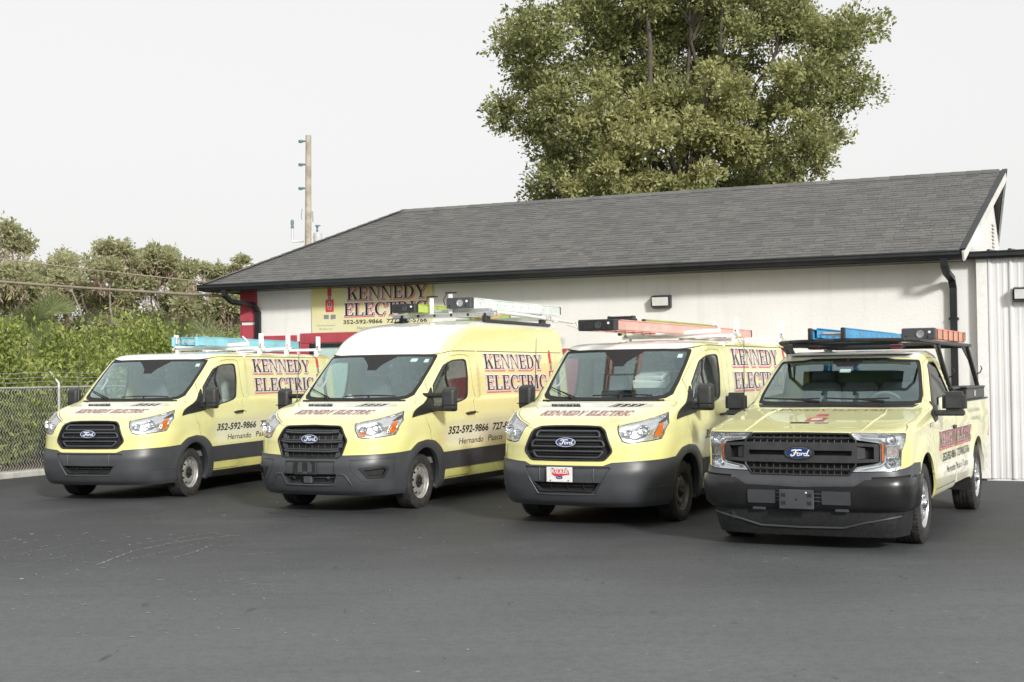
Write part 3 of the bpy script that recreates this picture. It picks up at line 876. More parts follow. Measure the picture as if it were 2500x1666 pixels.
tag(marks('pale_scuffs', M['scuff'], [([(225, 1383), (330, 1345), (420, 1325), (520, 1310), (598, 1305)], .022, .85), ([(430, 1327), (500, 1318), (560, 1308), (520, 1302), (330, 1330)], .014, .55), ([(420, 1363), (470, 1347), (505, 1330)], .018, .7), ([(310, 1367), (400, 1345), (480, 1325)], .012, .6), ([(60, 1350), (140, 1335), (260, 1318)], .012, .4), ([(90, 1370), (170, 1352)], .012, .5), ([(565, 1357), (680, 1350)], .012, .35)],
      [(0, 1300, 420, 1420, 90, .045), (0, 1400, 700, 1560, 70, .03), (500, 1280, 1250, 1450, 45, .03), (700, 1440, 2450, 1640, 50, .022), (660, 1205, 960, 1240, 18, .05)]), 'pale scuff marks scraped across the tarmac left of the middle', 'scuff')
tag(marks('dark_drips', M['oil'], [([(720, 1262), (800, 1255), (1000, 1240), (1250, 1225)], .03, .4), ([(650, 1250), (760, 1262)], .04, .5)], [(640, 1215, 1000, 1275, 40, .06)]), 'dark drips of sealer on the tarmac by the tall van', 'stain')
# ------------------------------------------------------------------ vehicle skins
def pchip(X, Y):
    X = np.array(X, float); Y = np.array(Y, float); h = np.diff(X); d = np.diff(Y) / h
    m = np.zeros(len(X))
    for i in range(1, len(X) - 1):
        if d[i - 1] * d[i] > 0:
            w1 = 2 * h[i] + h[i - 1]; w2 = h[i] + 2 * h[i - 1]; m[i] = (w1 + w2) / (w1 / d[i - 1] + w2 / d[i])
    m[0] = d[0]; m[-1] = d[-1]
    def f(x):
        x = np.clip(np.asarray(x, float), X[0], X[-1]); i = np.clip(np.searchsorted(X, x) - 1, 0, len(h) - 1)
        t = (x - X[i]) / h[i]
        return (2 * t**3 - 3 * t**2 + 1) * Y[i] + (t**3 - 2 * t**2 + t) * h[i] * m[i] + (-2 * t**3 + 3 * t**2) * Y[i + 1] + (t**3 - t**2) * h[i] * m[i + 1]
    return f
def sstep(x, a, b):
    t = np.clip((np.asarray(x, float) - a) / (b - a), 0, 1); return t * t * (3 - 2 * t)
T1 = 1.5
class Body:
    """left half of a car skin: t runs from the nose round the corner and back along the side, v runs up the middle line"""
    def __init__(s, rows, xr, rc=.12, disp=None):
        R = np.array(rows, float)
        v = np.concatenate([[0], np.cumsum(np.hypot(np.diff(R[:, 0]), np.diff(R[:, 1])))])
        s.v = v; s.vmax = v[-1]
        s.z = pchip(v, R[:, 0]); s.x0 = pchip(v, R[:, 1]); s.xs = pchip(v, R[:, 2]); s.w = pchip(v, R[:, 3]); s.n = pchip(v, R[:, 4])
        s.xr = xr; s.rc = rc; s.disp = disp
        s.vv = np.linspace(0, s.vmax, 6000); s.zz = s.z(s.vv)
    def vofz(s, z): return np.interp(z, s.zz, s.vv)
    def tend(s, v): return T1 + s.xs(v) - s.xr - s.rc + s.rc * PI / 2 + s.w(v)
    def P(s, t, v):
        t = np.asarray(t, float); v = np.asarray(v, float)
        z = s.z(v); x0 = s.x0(v); xs = s.xs(v); w = s.w(v); n = s.n(v)
        th = np.clip(t, 0, T1) / T1 * PI / 2; c = np.cos(th); q = np.sin(th)
        k = (np.maximum(c, 1e-9)**n + np.maximum(q, 1e-9)**n)**(-1 / n)
        x = xs + (x0 - xs) * c * k; y = w * q * k
        d = np.maximum(t - T1, 0); L = xs - (s.xr + s.rc)
        x = x - np.minimum(d, L)
        a = np.clip((d - L) / s.rc, 0, PI / 2)
        x = x - s.rc * np.sin(a); y = y - s.rc * (1 - np.cos(a)) * (d > L)
        if s.disp is not None: y = y + s.disp(x, z) * sstep(t, T1 - .45, T1 - .02) * (d <= L + s.rc)
        y = np.maximum(y - np.maximum(d - L - s.rc * PI / 2, 0), 0)
        return np.stack([x, y, z + 0 * x], -1)
    def N(s, t, v, e=3e-3):
        t = np.asarray(t, float); v = np.asarray(v, float)
        a = s.P(t + e, v) - s.P(np.maximum(t - e, 0), v); b = s.P(t, np.minimum(v + e, s.vmax)) - s.P(t, np.maximum(v - e, 0))
        m = np.cross(a, b); return m / np.maximum(np.linalg.norm(m, axis=-1, keepdims=True), 1e-12)
    def ty(s, y, z):
        v = s.vofz(z); w = s.w(v); n = s.n(v); r = np.clip(np.abs(y) / w, 0, .9999)
        return float(np.arctan2(r, (1 - r**n)**(1 / n)) / (PI / 2) * T1), float(v)
    def tx(s, x, z):
        v = s.vofz(z); xs = s.xs(v); a = s.x0(v) - xs; n = s.n(v)
        if x <= xs: return float(T1 + xs - x), float(v)
        X = np.clip((x - xs) / a, 0, .9999); return float(np.arctan2((1 - X**n)**(1 / n), X) / (PI / 2) * T1), float(v)
    def t3(s, p):
        x, y, z = p; v = s.vofz(z); xs = s.xs(v)
        if x <= xs: return float(T1 + xs - x), float(v)
        return float(np.arctan2(y / s.w(v), (x - xs) / (s.x0(v) - xs)) / (PI / 2) * T1), float(v)
    def sideA(s, x, z, off=0.0, sg=1):
        x = np.asarray(x, float); z = np.asarray(z, float)
        v = s.vofz(z); xs = s.xs(v); a = s.x0(v) - xs; n = s.n(v)
        X = np.clip((x - xs) / a, 0, .9999)
        t = np.where(x <= xs, T1 + xs - x, np.arctan2((1 - X**n)**(1 / n), X) / (PI / 2) * T1)
        p = s.P(t, v) + s.N(t, v) * off; p[:, 1] *= sg
        return p
    def Fy(s, pl): return [s.ty(*p) for p in pl]
    def Sx(s, pl): return [s.tx(*p) for p in pl]
    def front(s, y, z, off=0.0):
        t, v = s.ty(abs(y), z); p = s.P(t, v) + s.N(t, v) * off
        return (float(p[0]), float(p[1]) * (1 if y >= 0 else -1), float(p[2]))
    def side(s, x, z, off=0.0, sg=1):
        t, v = s.tx(x, z); p = s.P(t, v) + s.N(t, v) * off
        return (float(p[0]), float(p[1]) * sg, float(p[2]))

class Skin:
    """cuts a Body into regions along outlines and links them as parts"""
    def __init__(s, B, regs, gt, gv, tmax, step=.035):
        s.B = B; s.regs = regs
        dom = [(0, 0), (tmax, 0), (tmax, B.vmax), (0, B.vmax)]
        loops = [dom] + [p for k, p in regs]
        grid = [(a, b) for a in gt for b in gv]
        s.V, F = cdt([[(min(max(a, 0), tmax), min(max(b, 0), B.vmax)) for a, b in l] for l in loops], grid, step)
        c = s.V[F].mean(1); key = np.full(len(F), 'body', dtype=object); done = np.zeros(len(F), bool)
        for k, p in regs:
            m = inside(p, c[:, 0], c[:, 1]) & ~done
            key[m] = k; done |= m
        s.F = F; s.key = key
        s.P3 = B.P(s.V[:, 0], s.V[:, 1]); s.N3 = B.N(s.V[:, 0], s.V[:, 1])
    def half(s, keys, off=0.0, skirt=-.02, inset=None):
        m = np.isin(s.key, keys); F = s.F[m]
        used = np.unique(F); ix = {int(k): i for i, k in enumerate(used)}
        Q = s.P3[used] + s.N3[used] * off; Nn = s.N3[used]
        F = np.array([[ix[int(k)] for k in f] for f in F])
        V = [tuple(q) for q in Q]; FF = [tuple(f) for f in F]; ln = [tuple(Nn[k]) for f in F for k in f]
        if skirt:
            T = s.V[used][:, 0]; E = boundary(F); b = len(V)
            V += [tuple(q) for q in (Q + Nn * skirt)]
            for a, c in E:
                if T[a] < 1e-6 and T[c] < 1e-6: continue
                f = (c, a, a + b, c + b)
                A = Vector(V[f[0]]); n = (Vector(V[f[1]]) - A).cross(Vector(V[f[2]]) - A)
                n = n.normalized() if n.length > 1e-12 else Vector((0, 0, 1))
                FF.append(f); ln += [tuple(n)] * 4
        return V, FF, ln
    @staticmethod
    def mirror(V, F, ln):
        i = 0; ln2 = []
        for f in F:
            seg = ln[i:i + len(f)]; i += len(f)
            ln2 += [(a, -b, c) for a, b, c in reversed(seg)]
        return [(a, -b, c) for a, b, c in V], [tuple(reversed(f)) for f in F], ln2
    def join(s, keys, name, mat, parent, off=0.0, skirt=-.02):
        V, F, ln = s.half(keys, off, skirt); V2, F2, l2 = s.mirror(V, F, ln); b = len(V)
        return mk(name, V + V2, F + [tuple(i + b for i in f) for f in F2], mat, parent, smooth=True, ln=ln + l2)
    def pair(s, keys, name, mat, parents, off=0.0, skirt=-.02):
        V, F, ln = s.half(keys, off, skirt)
        if not isinstance(parents, (list, tuple)): parents = (parents, parents)
        a = mk(name, V, F, mat, parents[0], smooth=True, ln=ln)
        V, F, ln = s.mirror(V, F, ln)
        return a, mk(name, V, F, mat, parents[1], smooth=True, ln=ln)

def roof_cap(B, crown, name, mat, parent, nt=90, ns=10):
    v = B.vmax; te = float(B.tend(v))
    ts = np.concatenate([np.linspace(0, T1, 26), np.linspace(T1, te - .9, nt)[1:], np.linspace(te - .9, te, 14)[1:]])
    C = B.P(ts, np.full(len(ts), v)); x0 = float(B.x0(v)); V = []; F = []
    ss = np.linspace(1, 0, ns)
    for s_ in ss:
        for p in C:
            g = sstep(x0 - p[0], -.01, .7) * sstep(p[0] - B.xr, 0, .25)
            V.append((p[0], p[1] * s_, p[2] + crown * (1 - s_**2) * float(g)))
    m = len(C)
    for i in range(ns - 1):
        for j in range(m - 1):
            F.append((i * m + j, i * m + j + 1, (i + 1) * m + j + 1, (i + 1) * m + j))
    b = len(V)
    V2 = [(a, -y, c) for a, y, c in V]; F2 = [tuple(k + b for k in reversed(f)) for f in F]
    return mk(name, V + V2, F + F2, mat, parent, smooth=True)


def script_badge(fn, parent, cy, cz, ry, rz, thick=.012):
    """oval badge: chrome ring, blue field, flowing script; fn(y, z, height)"""
    b = plate([oval(cy, cz, ry, rz)], lambda a, c, h: fn(a, c, h), 'badge', M['chrome'], parent, thick)
    plate([oval(cy, cz, ry * .90, rz * .86)], lambda a, c, h: fn(a, c, thick + h), 'badge_field', M['ford_blue'], b, .003)
    # script F o r d drawn with a pen of varying width
    S = []
    def pen(pts, w): S.append(strip(pts, w))
    k = rz
    F1 = [(-.55, .32), (-.30, .44), (-.05, .40), (.10, .46), (.24, .40)]
    F2 = [(-.16, .42), (-.24, .05), (-.36, -.32), (-.52, -.42), (-.62, -.28), (-.54, -.18)]
    F3 = [(-.40, .02), (-.20, .06), (-.02, .03)]
    O1 = [(.02, .0), (-.10, -.10), (-.10, -.30), (.02, -.36), (.12, -.24), (.10, -.06), (.02, .0), (.18, -.04)]
    R1 = [(.22, .02), (.26, -.06), (.20, -.36)]; R2 = [(.23, -.14), (.32, .0), (.42, -.02)]
    D1 = [(.66, -.06), (.54, .0), (.42, -.14), (.44, -.32), (.54, -.36), (.66, -.22)]; D2 = [(.82, .44), (.72, .20), (.64, -.30), (.74, -.36), (.84, -.28)]
    for q, w in ((F1, .15), (F2, .15), (F3, .09), (O1, .11), (R1, .13), (R2, .10), (D1, .11), (D2, .13)):
        pen([(cy + a * ry * .92, cz + c * rz * 1.15) for a, c in q], w * k * 1.35)
    plate(S, lambda a, c, h: fn(a, c, thick + .003 + h), 'badge_script', M['print_white'], b, .002, union=True)
    return b

# ------------------------------------------------------------------ wheels
def make_wheel(parent, loc, sg, kind='van', dark=False):
    """wheel: rim mesh with tyre and hub as sub-parts; sg=+1 faces local +y"""
    if kind == 'van': R, rw, W = .352, .214, .225
    else: R, rw, W = .395, .232, .265
    x, y, z = loc
    def place(m):
        m.V = [(a + x, sg * b + y, c + z) for a, b, c in m.V]
        if sg < 0: m.F = [tuple(reversed(f)) for f in m.F]
        return m
    # rim face with holes
    N = 10 if kind == 'van' else 7
    hole = []
    for k in range(N):
        a = 2 * PI * k / N + .17
        if kind == 'van': hole.append([(.163 * math.cos(a) + .0165 * math.cos(q) , .163 * math.sin(a) + .0165 * math.sin(q)) for q in np.linspace(0, 2 * PI, 11)[:-1]])
        else:
            rr = []
            for q in np.linspace(0, 2 * PI, 15)[:-1]:
                u, w_ = .020 * math.cos(q), .040 * math.sin(q)
                r_ = .172 + u; th = a + w_ / .172; rr.append((r_ * math.cos(th), r_ * math.sin(th)))
            hole.append(rr)
    prof = pchip([0, .05, .075, .10, .13, .155, .18, .200, .214, .24], [.0, .0, .006, .010, .016, .012, -.006, -.016, .004, .006] if kind == 'van' else [.0, .0, .012, .026, .032, .026, .010, .0, .004, .006])
    rr_grid = [(r * math.cos(2 * PI * k / 40), r * math.sin(2 * PI * k / 40)) for r in (.03, .05, .075, .1, .125, .143, .185, .195) for k in range(40)]
    V, F = cdt([circle((0, 0), rw - .004, 56)] + hole, rr_grid, .02, .3)
    c = V[F].mean(1); mk_ = inside(circle((0, 0), rw - .004, 56), c[:, 0], c[:, 1])
    for h in hole: mk_ &= ~inside(h, c[:, 0], c[:, 1])
    F = F[mk_]
    m = MB(); yo = W / 2 - .045
    zz = prof(np.hypot(V[:, 0], V[:, 1]))
    m.add([(a, yo + float(h), b) for (a, b), h in zip(V, zz)], [tuple(reversed(f)) for f in F.tolist()])
    m.lathe([(rw - .03, yo - .10), (rw - .012, yo - .03), (rw - .006, yo), (rw - .004, yo + .022), (rw + .006, yo + .034), (rw + .014, yo + .030), (rw + .012, yo + .015)], 56)
    mat = M['steel_rim'] if not dark else M['dirty_rim']
    if kind != 'van': mat = M['alu_wheel']
    rim = place(m).build('wheel', mat, parent, ang=40)
    # backing drum seen through the holes
    place(MB().lathe([(0, yo - .03), (.19, yo - .03), (.19, yo - .1)], 32)).build('brake_drum', M['dark_gap'], rim)
    # hub
    m = MB()
    if kind == 'van':
        m.lathe([(0, yo + .034), (.028, yo + .034), (.032, yo + .022), (.060, yo + .020), (.078, yo + .016), (.090, yo + .004), (.092, yo - .004)], 36)
        for k in range(5):
            a = 2 * PI * k / 5
            m.lathe([(0, yo + .036), (.010, yo + .036), (.013, yo + .018)], 8, (.056 * math.cos(a), 0, .056 * math.sin(a)))
        place(m).build('hub_cap', M['black_plastic'], rim)
    else:
        m.lathe([(0, yo + .062), (.042, yo + .062), (.050, yo + .052), (.055, yo + .006)], 32)
        place(m).build('hub_cap', M['chrome'], rim)
        m = MB()
        for k in range(6):
            a = 2 * PI * k / 6
            m.lathe([(0, yo + .040), (.011, yo + .040), (.013, yo + .010)], 8, (.080 * math.cos(a), 0, .080 * math.sin(a)))
        place(m).build('lug_nuts', M['chrome'], rim)
    # tyre with grooves
    h = W / 2
    pr = [(rw + .004, -h + .03), (rw + .012, -h + .008), (rw + .05, -h - .004), (rw + .10, -h + .000), (R - .022, -h + .010), (R - .006, -h + .026), (R, -h + .045)]
    for g in (-.045, 0.0, .045):
        pr += [(R, g - .006), (R - .009, g - .004), (R - .009, g + .004), (R, g + .006)]
    pr += [(R, h - .045), (R - .006, h - .026), (R - .022, h - .010), (rw + .10, h), (rw + .085, h + .003), (rw + .05, h + .004), (rw + .012, h - .008), (rw + .004, h - .03)]
    m = MB().lathe(pr, 64)
    nb = 60                                                   # shoulder blocks
    for k in range(nb):
        a = 2 * PI * k / nb
        for s2 in (-1, 1):
            m.box((math.cos(a) * (R - .014), s2 * (h - .026), math.sin(a) * (R - .014)), (.022, .030, .020), ry=-a)
    # tyre stands on the ground: flatten the contact patch
    m.V = [(a, b, max(c, -(z - .001))) for a, b, c in m.V]
    place(m).build('tyre', M['rubber'], rim, ang=50)
    return rim
M['dirty_rim'] = plain('dirty_steel_rim', (.12, .115, .11), .5, .3, var=.5, scale=14)
M['alu_wheel'] = plain('silver_wheel', (.60, .61, .62), .3, .7, var=.08, scale=20)

# ------------------------------------------------------------------ vans
LOWROWS = [(.24, .98, .35, .93, 3.0), (.30, 1.06, .35, .96, 3.0), (.45, 1.12, .35, .985, 3.0), (.60, 1.13, .35, 1.0, 3.0), (.75, 1.10, .30, 1.015, 2.9),
 (.90, 1.10, .25, 1.025, 2.8), (1.02, 1.08, .20, 1.03, 2.8), (1.08, 1.04, .20, 1.03, 3.0), (1.14, .91, .20, 1.027, 3.6), (1.20, .71, .18, 1.022, 4.5),
 (1.26, .52, .13, 1.018, 5.5), (1.31, .35, .0, 1.014, 5.0), (1.36, .16, -.2, 1.008, 4.0), (1.40, .09, -.35, 1.0, 3.2), (1.5, -.04, -.48, .99, 3.1), (1.7, -.30, -.74, .972, 3.3),
 (1.9, -.57, -1.02, .95, 3.7), (2.0, -.705, -1.16, .93, 4.0), (2.03, -.75, -1.2, .918, 4.0)]
CAPLOW = [(2.06, -.80, -1.3, .892, 4.0), (2.085, -.9, -1.42, .855, 4.0), (2.10, -1.05, -1.6, .81, 4.0), (2.115, -1.3, -1.8, .74, 4)]
CAPMID = [(2.1, -.79, -1.3, .91, 3.8), (2.2, -.84, -1.45, .895, 3.2), (2.3, -.98, -1.65, .875, 2.8), (2.38, -1.18, -1.85, .85, 2.6), (2.44, -1.47, -2.1, .81, 2.6), (2.48, -1.82, -2.4, .76, 2.6), (2.51, -2.25, -2.8, .69, 2.6)]
RAX = -3.75
def van_disp(x, z):
    d = 0 * x
    for ax in (-.02, RAX):
        r = np.hypot(x - ax, z - .36)
        d = d + .020 * np.exp(-((r - .47) / .10)**2) * (z < 1.1)
    box = sstep(x, -5.0, -4.90) * sstep(-x, 1.72, 1.82) * sstep(z, 1.37, 1.43) * sstep(-z, -2.04, -1.985)
    d = d - .014 * box
    low = sstep(-x, .35, .75) * sstep(x, -5.1, -4.9) * sstep(z, .70, .84) * sstep(-(z + .05 * x), -1.10, -.86)
    d = d - .016 * low
    return d

def make_van(name, kind):
    root = empty(name, (0, 0, 0))
    B = Body(LOWROWS + (CAPLOW if kind == 'low' else CAPMID), -5.2, .12, van_disp)
    wrap = M['wrap_' + kind]
    new = kind == 'mid'                                       # newer nose
    t3 = lambda L: [B.t3(p) for p in L]
    regs = []
    A = lambda k, p: regs.append((k, p))
    fcirc = [(-.02 + .43 * math.cos(a), .36 + .43 * math.sin(a)) for a in np.linspace(-.35, PI + .35, 34)]
    A('hole', B.Sx([(fcirc[0][0], .2)] + fcirc + [(fcirc[-1][0], .2)]))
    rcirc = [(RAX + .43 * math.cos(a), .36 + .43 * math.sin(a)) for a in np.linspace(-.35, PI + .35, 30)]
    A('hole', B.Sx([(rcirc[0][0], .2)] + rcirc + [(rcirc[-1][0], .2)]))
    fl = fillet([(.50, .2), (.475, .60), (.37, .77), (.19, .862), (-.05, .888), (-.28, .862), (-.47, .775), (-.60, .66), (-.64, .46), (-.64, .2)], .05)
    A('flareF', B.Sx(fl))
    fr = [(RAX + .50 * math.cos(a), .36 + .50 * math.sin(a)) for a in np.linspace(-.3, PI + .3, 30)]
    A('flareR', B.Sx([(fr[0][0], .2)] + fr + [(fr[-1][0], .2)]))
    # side window
    win = fillet([(-.385, 1.585), (-.74, 1.862), (-.98, 1.925), (-1.33, 1.942), (-1.415, 1.925), (-1.425, 1.70), (-1.365, 1.43), (-1.29, 1.385), (-1.12, 1.355), (-.46, 1.255), (-.40, 1.26), (-.30, 1.385)], [.02, .06, .06, .03, .04, .05, .06, .05, .05, .02, .02, .05])
    gl = offset_poly(win, -.016)
    A('bar', B.Sx([(-.852, 1.2), (-.828, 1.2), (-.848, 1.96), (-.872, 1.96)]) if False else B.Sx(strip([(-.80, 1.30), (-.86, 1.90)], .022)))
    A('glass', B.Sx(gl)); A('wintrim', B.Sx(win))
    A('tri', B.Sx(fillet([(.316, 1.181), (-.35, 1.565), (-.30, 1.40), (-.385, 1.245)], [.01, .03, .04, .03])))
    # windscreen
    wso = [(0, 1.385), (.355, 1.39), (.634, 1.398), (.775, 1.415), (.838, 1.462), (.846, 1.60), (.845, 1.8), (.836, 1.97), (.822, 2.0), (.5, 2.010), (0, 2.012)]
    wsi = [(0, 1.43), (.355, 1.435), (.62, 1.443), (.73, 1.457), (.782, 1.50), (.800, 1.62), (.805, 1.8), (.797, 1.95), (.785, 1.97), (.5, 1.98), (0, 1.982)]
    A('frit', B.Fy([(0, 1.80), (.07, 1.80), (.10, 1.86), (.19, 1.93), (.26, 1.975), (.26, 2.0), (0, 2.0)]))
    A('ws', B.Fy(wsi)); A('frit', B.Fy(wso))
    # lamps
    hl = t3([(.955, .572, 1.105), (.915, .572, 1.128), (.74, .75, 1.178), (.55, .90, 1.232), (.411, .957, 1.270), (.50, .972, 1.15), (.61, .978, 1.03), (.655, .972, .986), (.80, .885, .966), (.979, .693, .946), (1.003, .645, .962), (.998, .598, 1.05)])
    A('lamp', hl); A('gap', offset_poly(hl, .010))
    # grille
    if not new: gp = fillet([(0, 1.132), (.22, 1.130), (.375, 1.122), (.448, 1.08), (.533, .87), (.530, .835), (.455, .755), (.42, .745), (0, .742)], [0, .03, .03, .03, .02, .02, .03, .03, 0])
    else: gp = fillet([(0, 1.110), (.38, 1.100), (.425, 1.075), (.507, .93), (.503, .90), (.437, .722), (.385, .694), (0, .684)], [0, .03, .03, .015, .015, .03, .03, 0])
    A('grille', B.Fy(gp)); 
    A('vent', t3([(.305, .17, 1.322), (.165, .24, 1.357), (.165, .62, 1.355), (.29, .56, 1.325)]))
    # bumper
    if not new:
        A('intake', B.Fy(fillet([(0, .505), (.405, .508), (.325, .405), (0, .412)], [0, .01, .02, 0])))
        A('inset', B.Fy(fillet([(0, .668), (.525, .676), (.35, .378), (0, .374)], [0, .02, .02, 0])))
        bt = [(0, .690), (.44, .690), (.53, .725), (.785, .743)]
    else:
        A('intake', B.Fy(fillet([(0, .505), (.40, .507), (.345, .385), (0, .380)], [0, .01, .02, 0])))
        A('fogslot', t3([(1.005, .715, .553), (.86, .893, .578), (.825, .916, .558), (.855, .882, .487), (.98, .757, .484)]))
        A('fogring', t3([(1.045, .665, .580), (.84, .908, .605), (.785, .936, .572), (.83, .905, .458), (.985, .752, .456)]))
        A('fogpanel', t3([(1.07, .555, .672), (1.076, .573, .556), (1.018, .689, .423), (.83, .895, .420), (.70, .955, .50), (.69, .97, .70)]))
        A('inset', B.Fy(fillet([(0, .660), (.36, .660), (.36, .508), (0, .508)], [0, .01, .01, 0])))
        bt = [(0, .690), (.40, .690), (.455, .735), (.683, .741)]
    A('bumper', [(0, 0)] + B.Fy(bt) + B.Sx([(.60, .758), (.348, .771), (.0, .771)]) + [(B.tx(0.0, .24)[0], 0)])
    # sides
    A('bandF', B.Sx([(-.3, .468), (-.3, .692), (RAX + .3, .712), (RAX + .3, .468)]))
    A('bandR', B.Sx([(RAX - .3, .468), (RAX - .3, .712), (-5.06, .712), (-5.06, .468)]))
    A('rocker', B.Sx([(-.3, .2), (-.3, .330), (RAX + .3, .322), (RAX + .3, .2)]))
    # hood and doors
    hood = [(-.1, B.ty(0, 1.10)[1])] + t3([(1.0, .0, 1.10), (.985, .30, 1.10), (.97, .45, 1.098), (.955, .56, 1.115), (.905, .572, 1.140), (.735, .755, 1.188), (.55, .905, 1.243), (.40, .958, 1.283), (.25, .95, 1.315), (.08, .925, 1.352), (-.01, .88, 1.383), (.04, .78, 1.392), (.07, .634, 1.378), (.10, .355, 1.372), (.11, 0, 1.368)]) + [(-.1, B.ty(0, 1.368)[1])]
    A('hood', offset_poly(hood, -.005)); A('gap', offset_poly(hood, .004))
    door = fillet([(-.06, 1.20), (-.085, 1.12), (-.215, .86), (-.50, .74), (-.62, .60), (-.63, .345), (-1.445, .345), (-1.45, .80), (-1.53, 1.25), (-1.545, 1.60), (-1.52, 1.96), (-1.46, 1.995), (-1.2, 2.00), (-.95, 1.975), (-.72, 1.905), (-.335, 1.63)], .03)
    ds = B.Sx(door)
    A('door', offset_poly(ds, -.005)); A('gap', offset_poly(ds, .005))
    A('gap', B.Sx(strip([(-3.02, .34), (-3.02, 1.36), (-3.05, 2.03)], .008)))
    A('gap', B.Sx(strip([(-1.70, .34), (-1.70, .70)], .008)))
    A('gap', B.Sx(strip([(-.30, 1.72), (-.70, 1.985), (-1.0, 2.045), (-1.3, 2.052), (-5.0, 2.058)], .010)))
    for k in (0, .5, 1):                                      # keep mesh lines along the edges of the pressed side panel
        A('body', B.Sx([(-1.72 - .10 * k, 1.37 + .06 * k), (-5.0 + .10 * k, 1.37 + .06 * k), (-5.0 + .10 * k, 2.04 - .055 * k), (-1.72 - .10 * k, 2.04 - .055 * k)]))
    tmax = float(B.tend(B.vmax)) + 1.2
    gt = np.concatenate([np.linspace(.03, T1, 34), np.arange(T1 + .09, T1 + 6.2, .10)])
    gv = np.concatenate([np.arange(.03, B.vmax - .005, .04)])
    S = Skin(B, regs, gt, gv, tmax)
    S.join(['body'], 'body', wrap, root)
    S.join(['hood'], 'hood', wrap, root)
    S.join(['gap'], 'panel_gaps', M['dark_gap'], root, off=-.010, skirt=.006)
    S.join(['bumper'], 'front_bumper', M['grey_plastic'], root, off=.012, skirt=-.05)
    S.join(['inset'], 'bumper_inset', M['grey_plastic'], root, off=-.012, skirt=.022)
    S.join(['intake'], 'lower_intake', M['dark_gap'], root, off=-.07, skirt=.08)
    S.pair(['flareF'], 'wheel_arch_trim', M['grey_plastic'], root, off=.014, skirt=-.06); S.pair(['flareR'], 'wheel_arch_trim', M['grey_plastic'], root, off=.014, skirt=-.06)
    S.pair(['bandF'], 'side_moulding', M['grey_plastic'], root, off=.016, skirt=-.03); S.pair(['bandR'], 'side_moulding', M['grey_plastic'], root, off=.016, skirt=-.03)
    S.pair(['rocker'], 'rocker_trim', M['black_plastic'], root, off=.012, skirt=-.04)
    dl, dr = S.pair(['door'], 'door', wrap, root)
    S.pair(['glass'], 'side_window', M['side_glass'], (dl, dr), off=-.008, skirt=0)
    S.pair(['wintrim', 'bar'], 'window_trim', M['black_plastic'], (dl, dr), off=.001, skirt=-.03)
    S.pair(['tri'], 'mirror_base', M['black_plastic'], (dl, dr), off=.010, skirt=-.03)
    wsg = S.join(['ws'], 'windshield', M['ws_glass'], root, off=-.004, skirt=0)
    S.join(['frit'], 'windshield_border', M['dark_gap'], wsg, off=-.003, skirt=-.01)
    gr = S.join(['grille'], 'grille', M['dark_gap'], root, off=-.055, skirt=.058)
    vts = S.pair(['vent'], 'hood_vent', M['black_plastic'], root, off=-.010, skirt=.012)
    # ---- headlights
    for sg, lamp in zip((1, -1), S.pair(['lamp'], 'headlight', M['lamp_grey'], root, off=-.045, skirt=.046)):
        f = lambda p: (p[0], p[1] * sg, p[2])
        for (y, z, ry, rz, dp) in ((.695, 1.055, .062, .038, .032), (.845, 1.085, .072, .055, .040)):
            c = B.front(y, z, -.045); m = MB()
            for k in range(7):
                pass
            m.lathe([(1.0, .05), (.95, .030), (.75, .012), (.45, .002), (.2, .0), (.2, .022), (0, .024)], 28, axis='X')
            n = Vector(B.N(*B.ty(y, z))); n = Vector((n.x, n.y * .35, n.z * .5)).normalized()
            M3 = Vector((1, 0, 0)).rotation_difference(n).to_matrix()
            m.V = [tuple(M3 @ Vector((a, b * ry, d * rz)) + Vector(c)) for a, b, d in m.V]
            m.V = [f(v) for v in m.V]
            if sg < 0: m.F = [tuple(reversed(q)) for q in m.F]
            m.build('reflector', M['reflector'], lamp)
        # chrome blade under the bowls
        m = MB().tube([f(B.front(*q, -.018)) for q in ((.62, 1.03), (.70, 1.005), (.78, .985), (.86, 1.02), (.90, 1.06))], [.006, .010, .012, .012, .006], 6)
        m.build('lamp_blade', M['reflector'], lamp)
        am = [(.642, 1.01), (.60, 1.17), (.655, 1.155), (.735, 1.005)]
        plate([resample(am, .02)], lambda a, c, h: f(B.side(a, c, -.030 + h)), 'indicator', M['amber'], lamp, .016)
        bl = [(.60, 1.17), (.45, 1.245), (.49, 1.19), (.60, 1.04), (.64, .995)]
        plate([resample([(.655, 1.17), (.46, 1.248), (.50, 1.20), (.60, 1.175)], .02)], lambda a, c, h: f(B.side(a, c, -.030 + h)), 'lamp_bezel', M['black_plastic'], lamp, .012)
        V, F, ln = S.half(['lamp'], 0.0, 0)
        if sg < 0: V, F, ln = S.mirror(V, F, ln)
        mk('lens', V, F, M['clear_lens'], lamp, smooth=True, ln=ln)
        if new:
            plate([oval(.685, 1.0, .05, .03, 16)], lambda a, c, h: f(B.front(a, c, -.03 + h)), 'turn_lamp', M['amber'], lamp, .01)
    # ---- grille bars
    def bar(name, loop, r, off, closed, mat=M['black_plastic'], n=8):
        pts = [B.front(a, c, off) for a, c in loop]
        m = MB().tube(pts, r, n, closed)
        cx = sum(p[0] for p in pts) / len(pts)
        return m.build(name, mat, gr, ang=60)
    full = lambda L: L + [(-a, c) for a, c in reversed(L)]
    bar('grille_frame', resample(full([p for p in offset_poly(gp, -.006) if p[0] > 1e-4]), .05), .014, -.004, True)
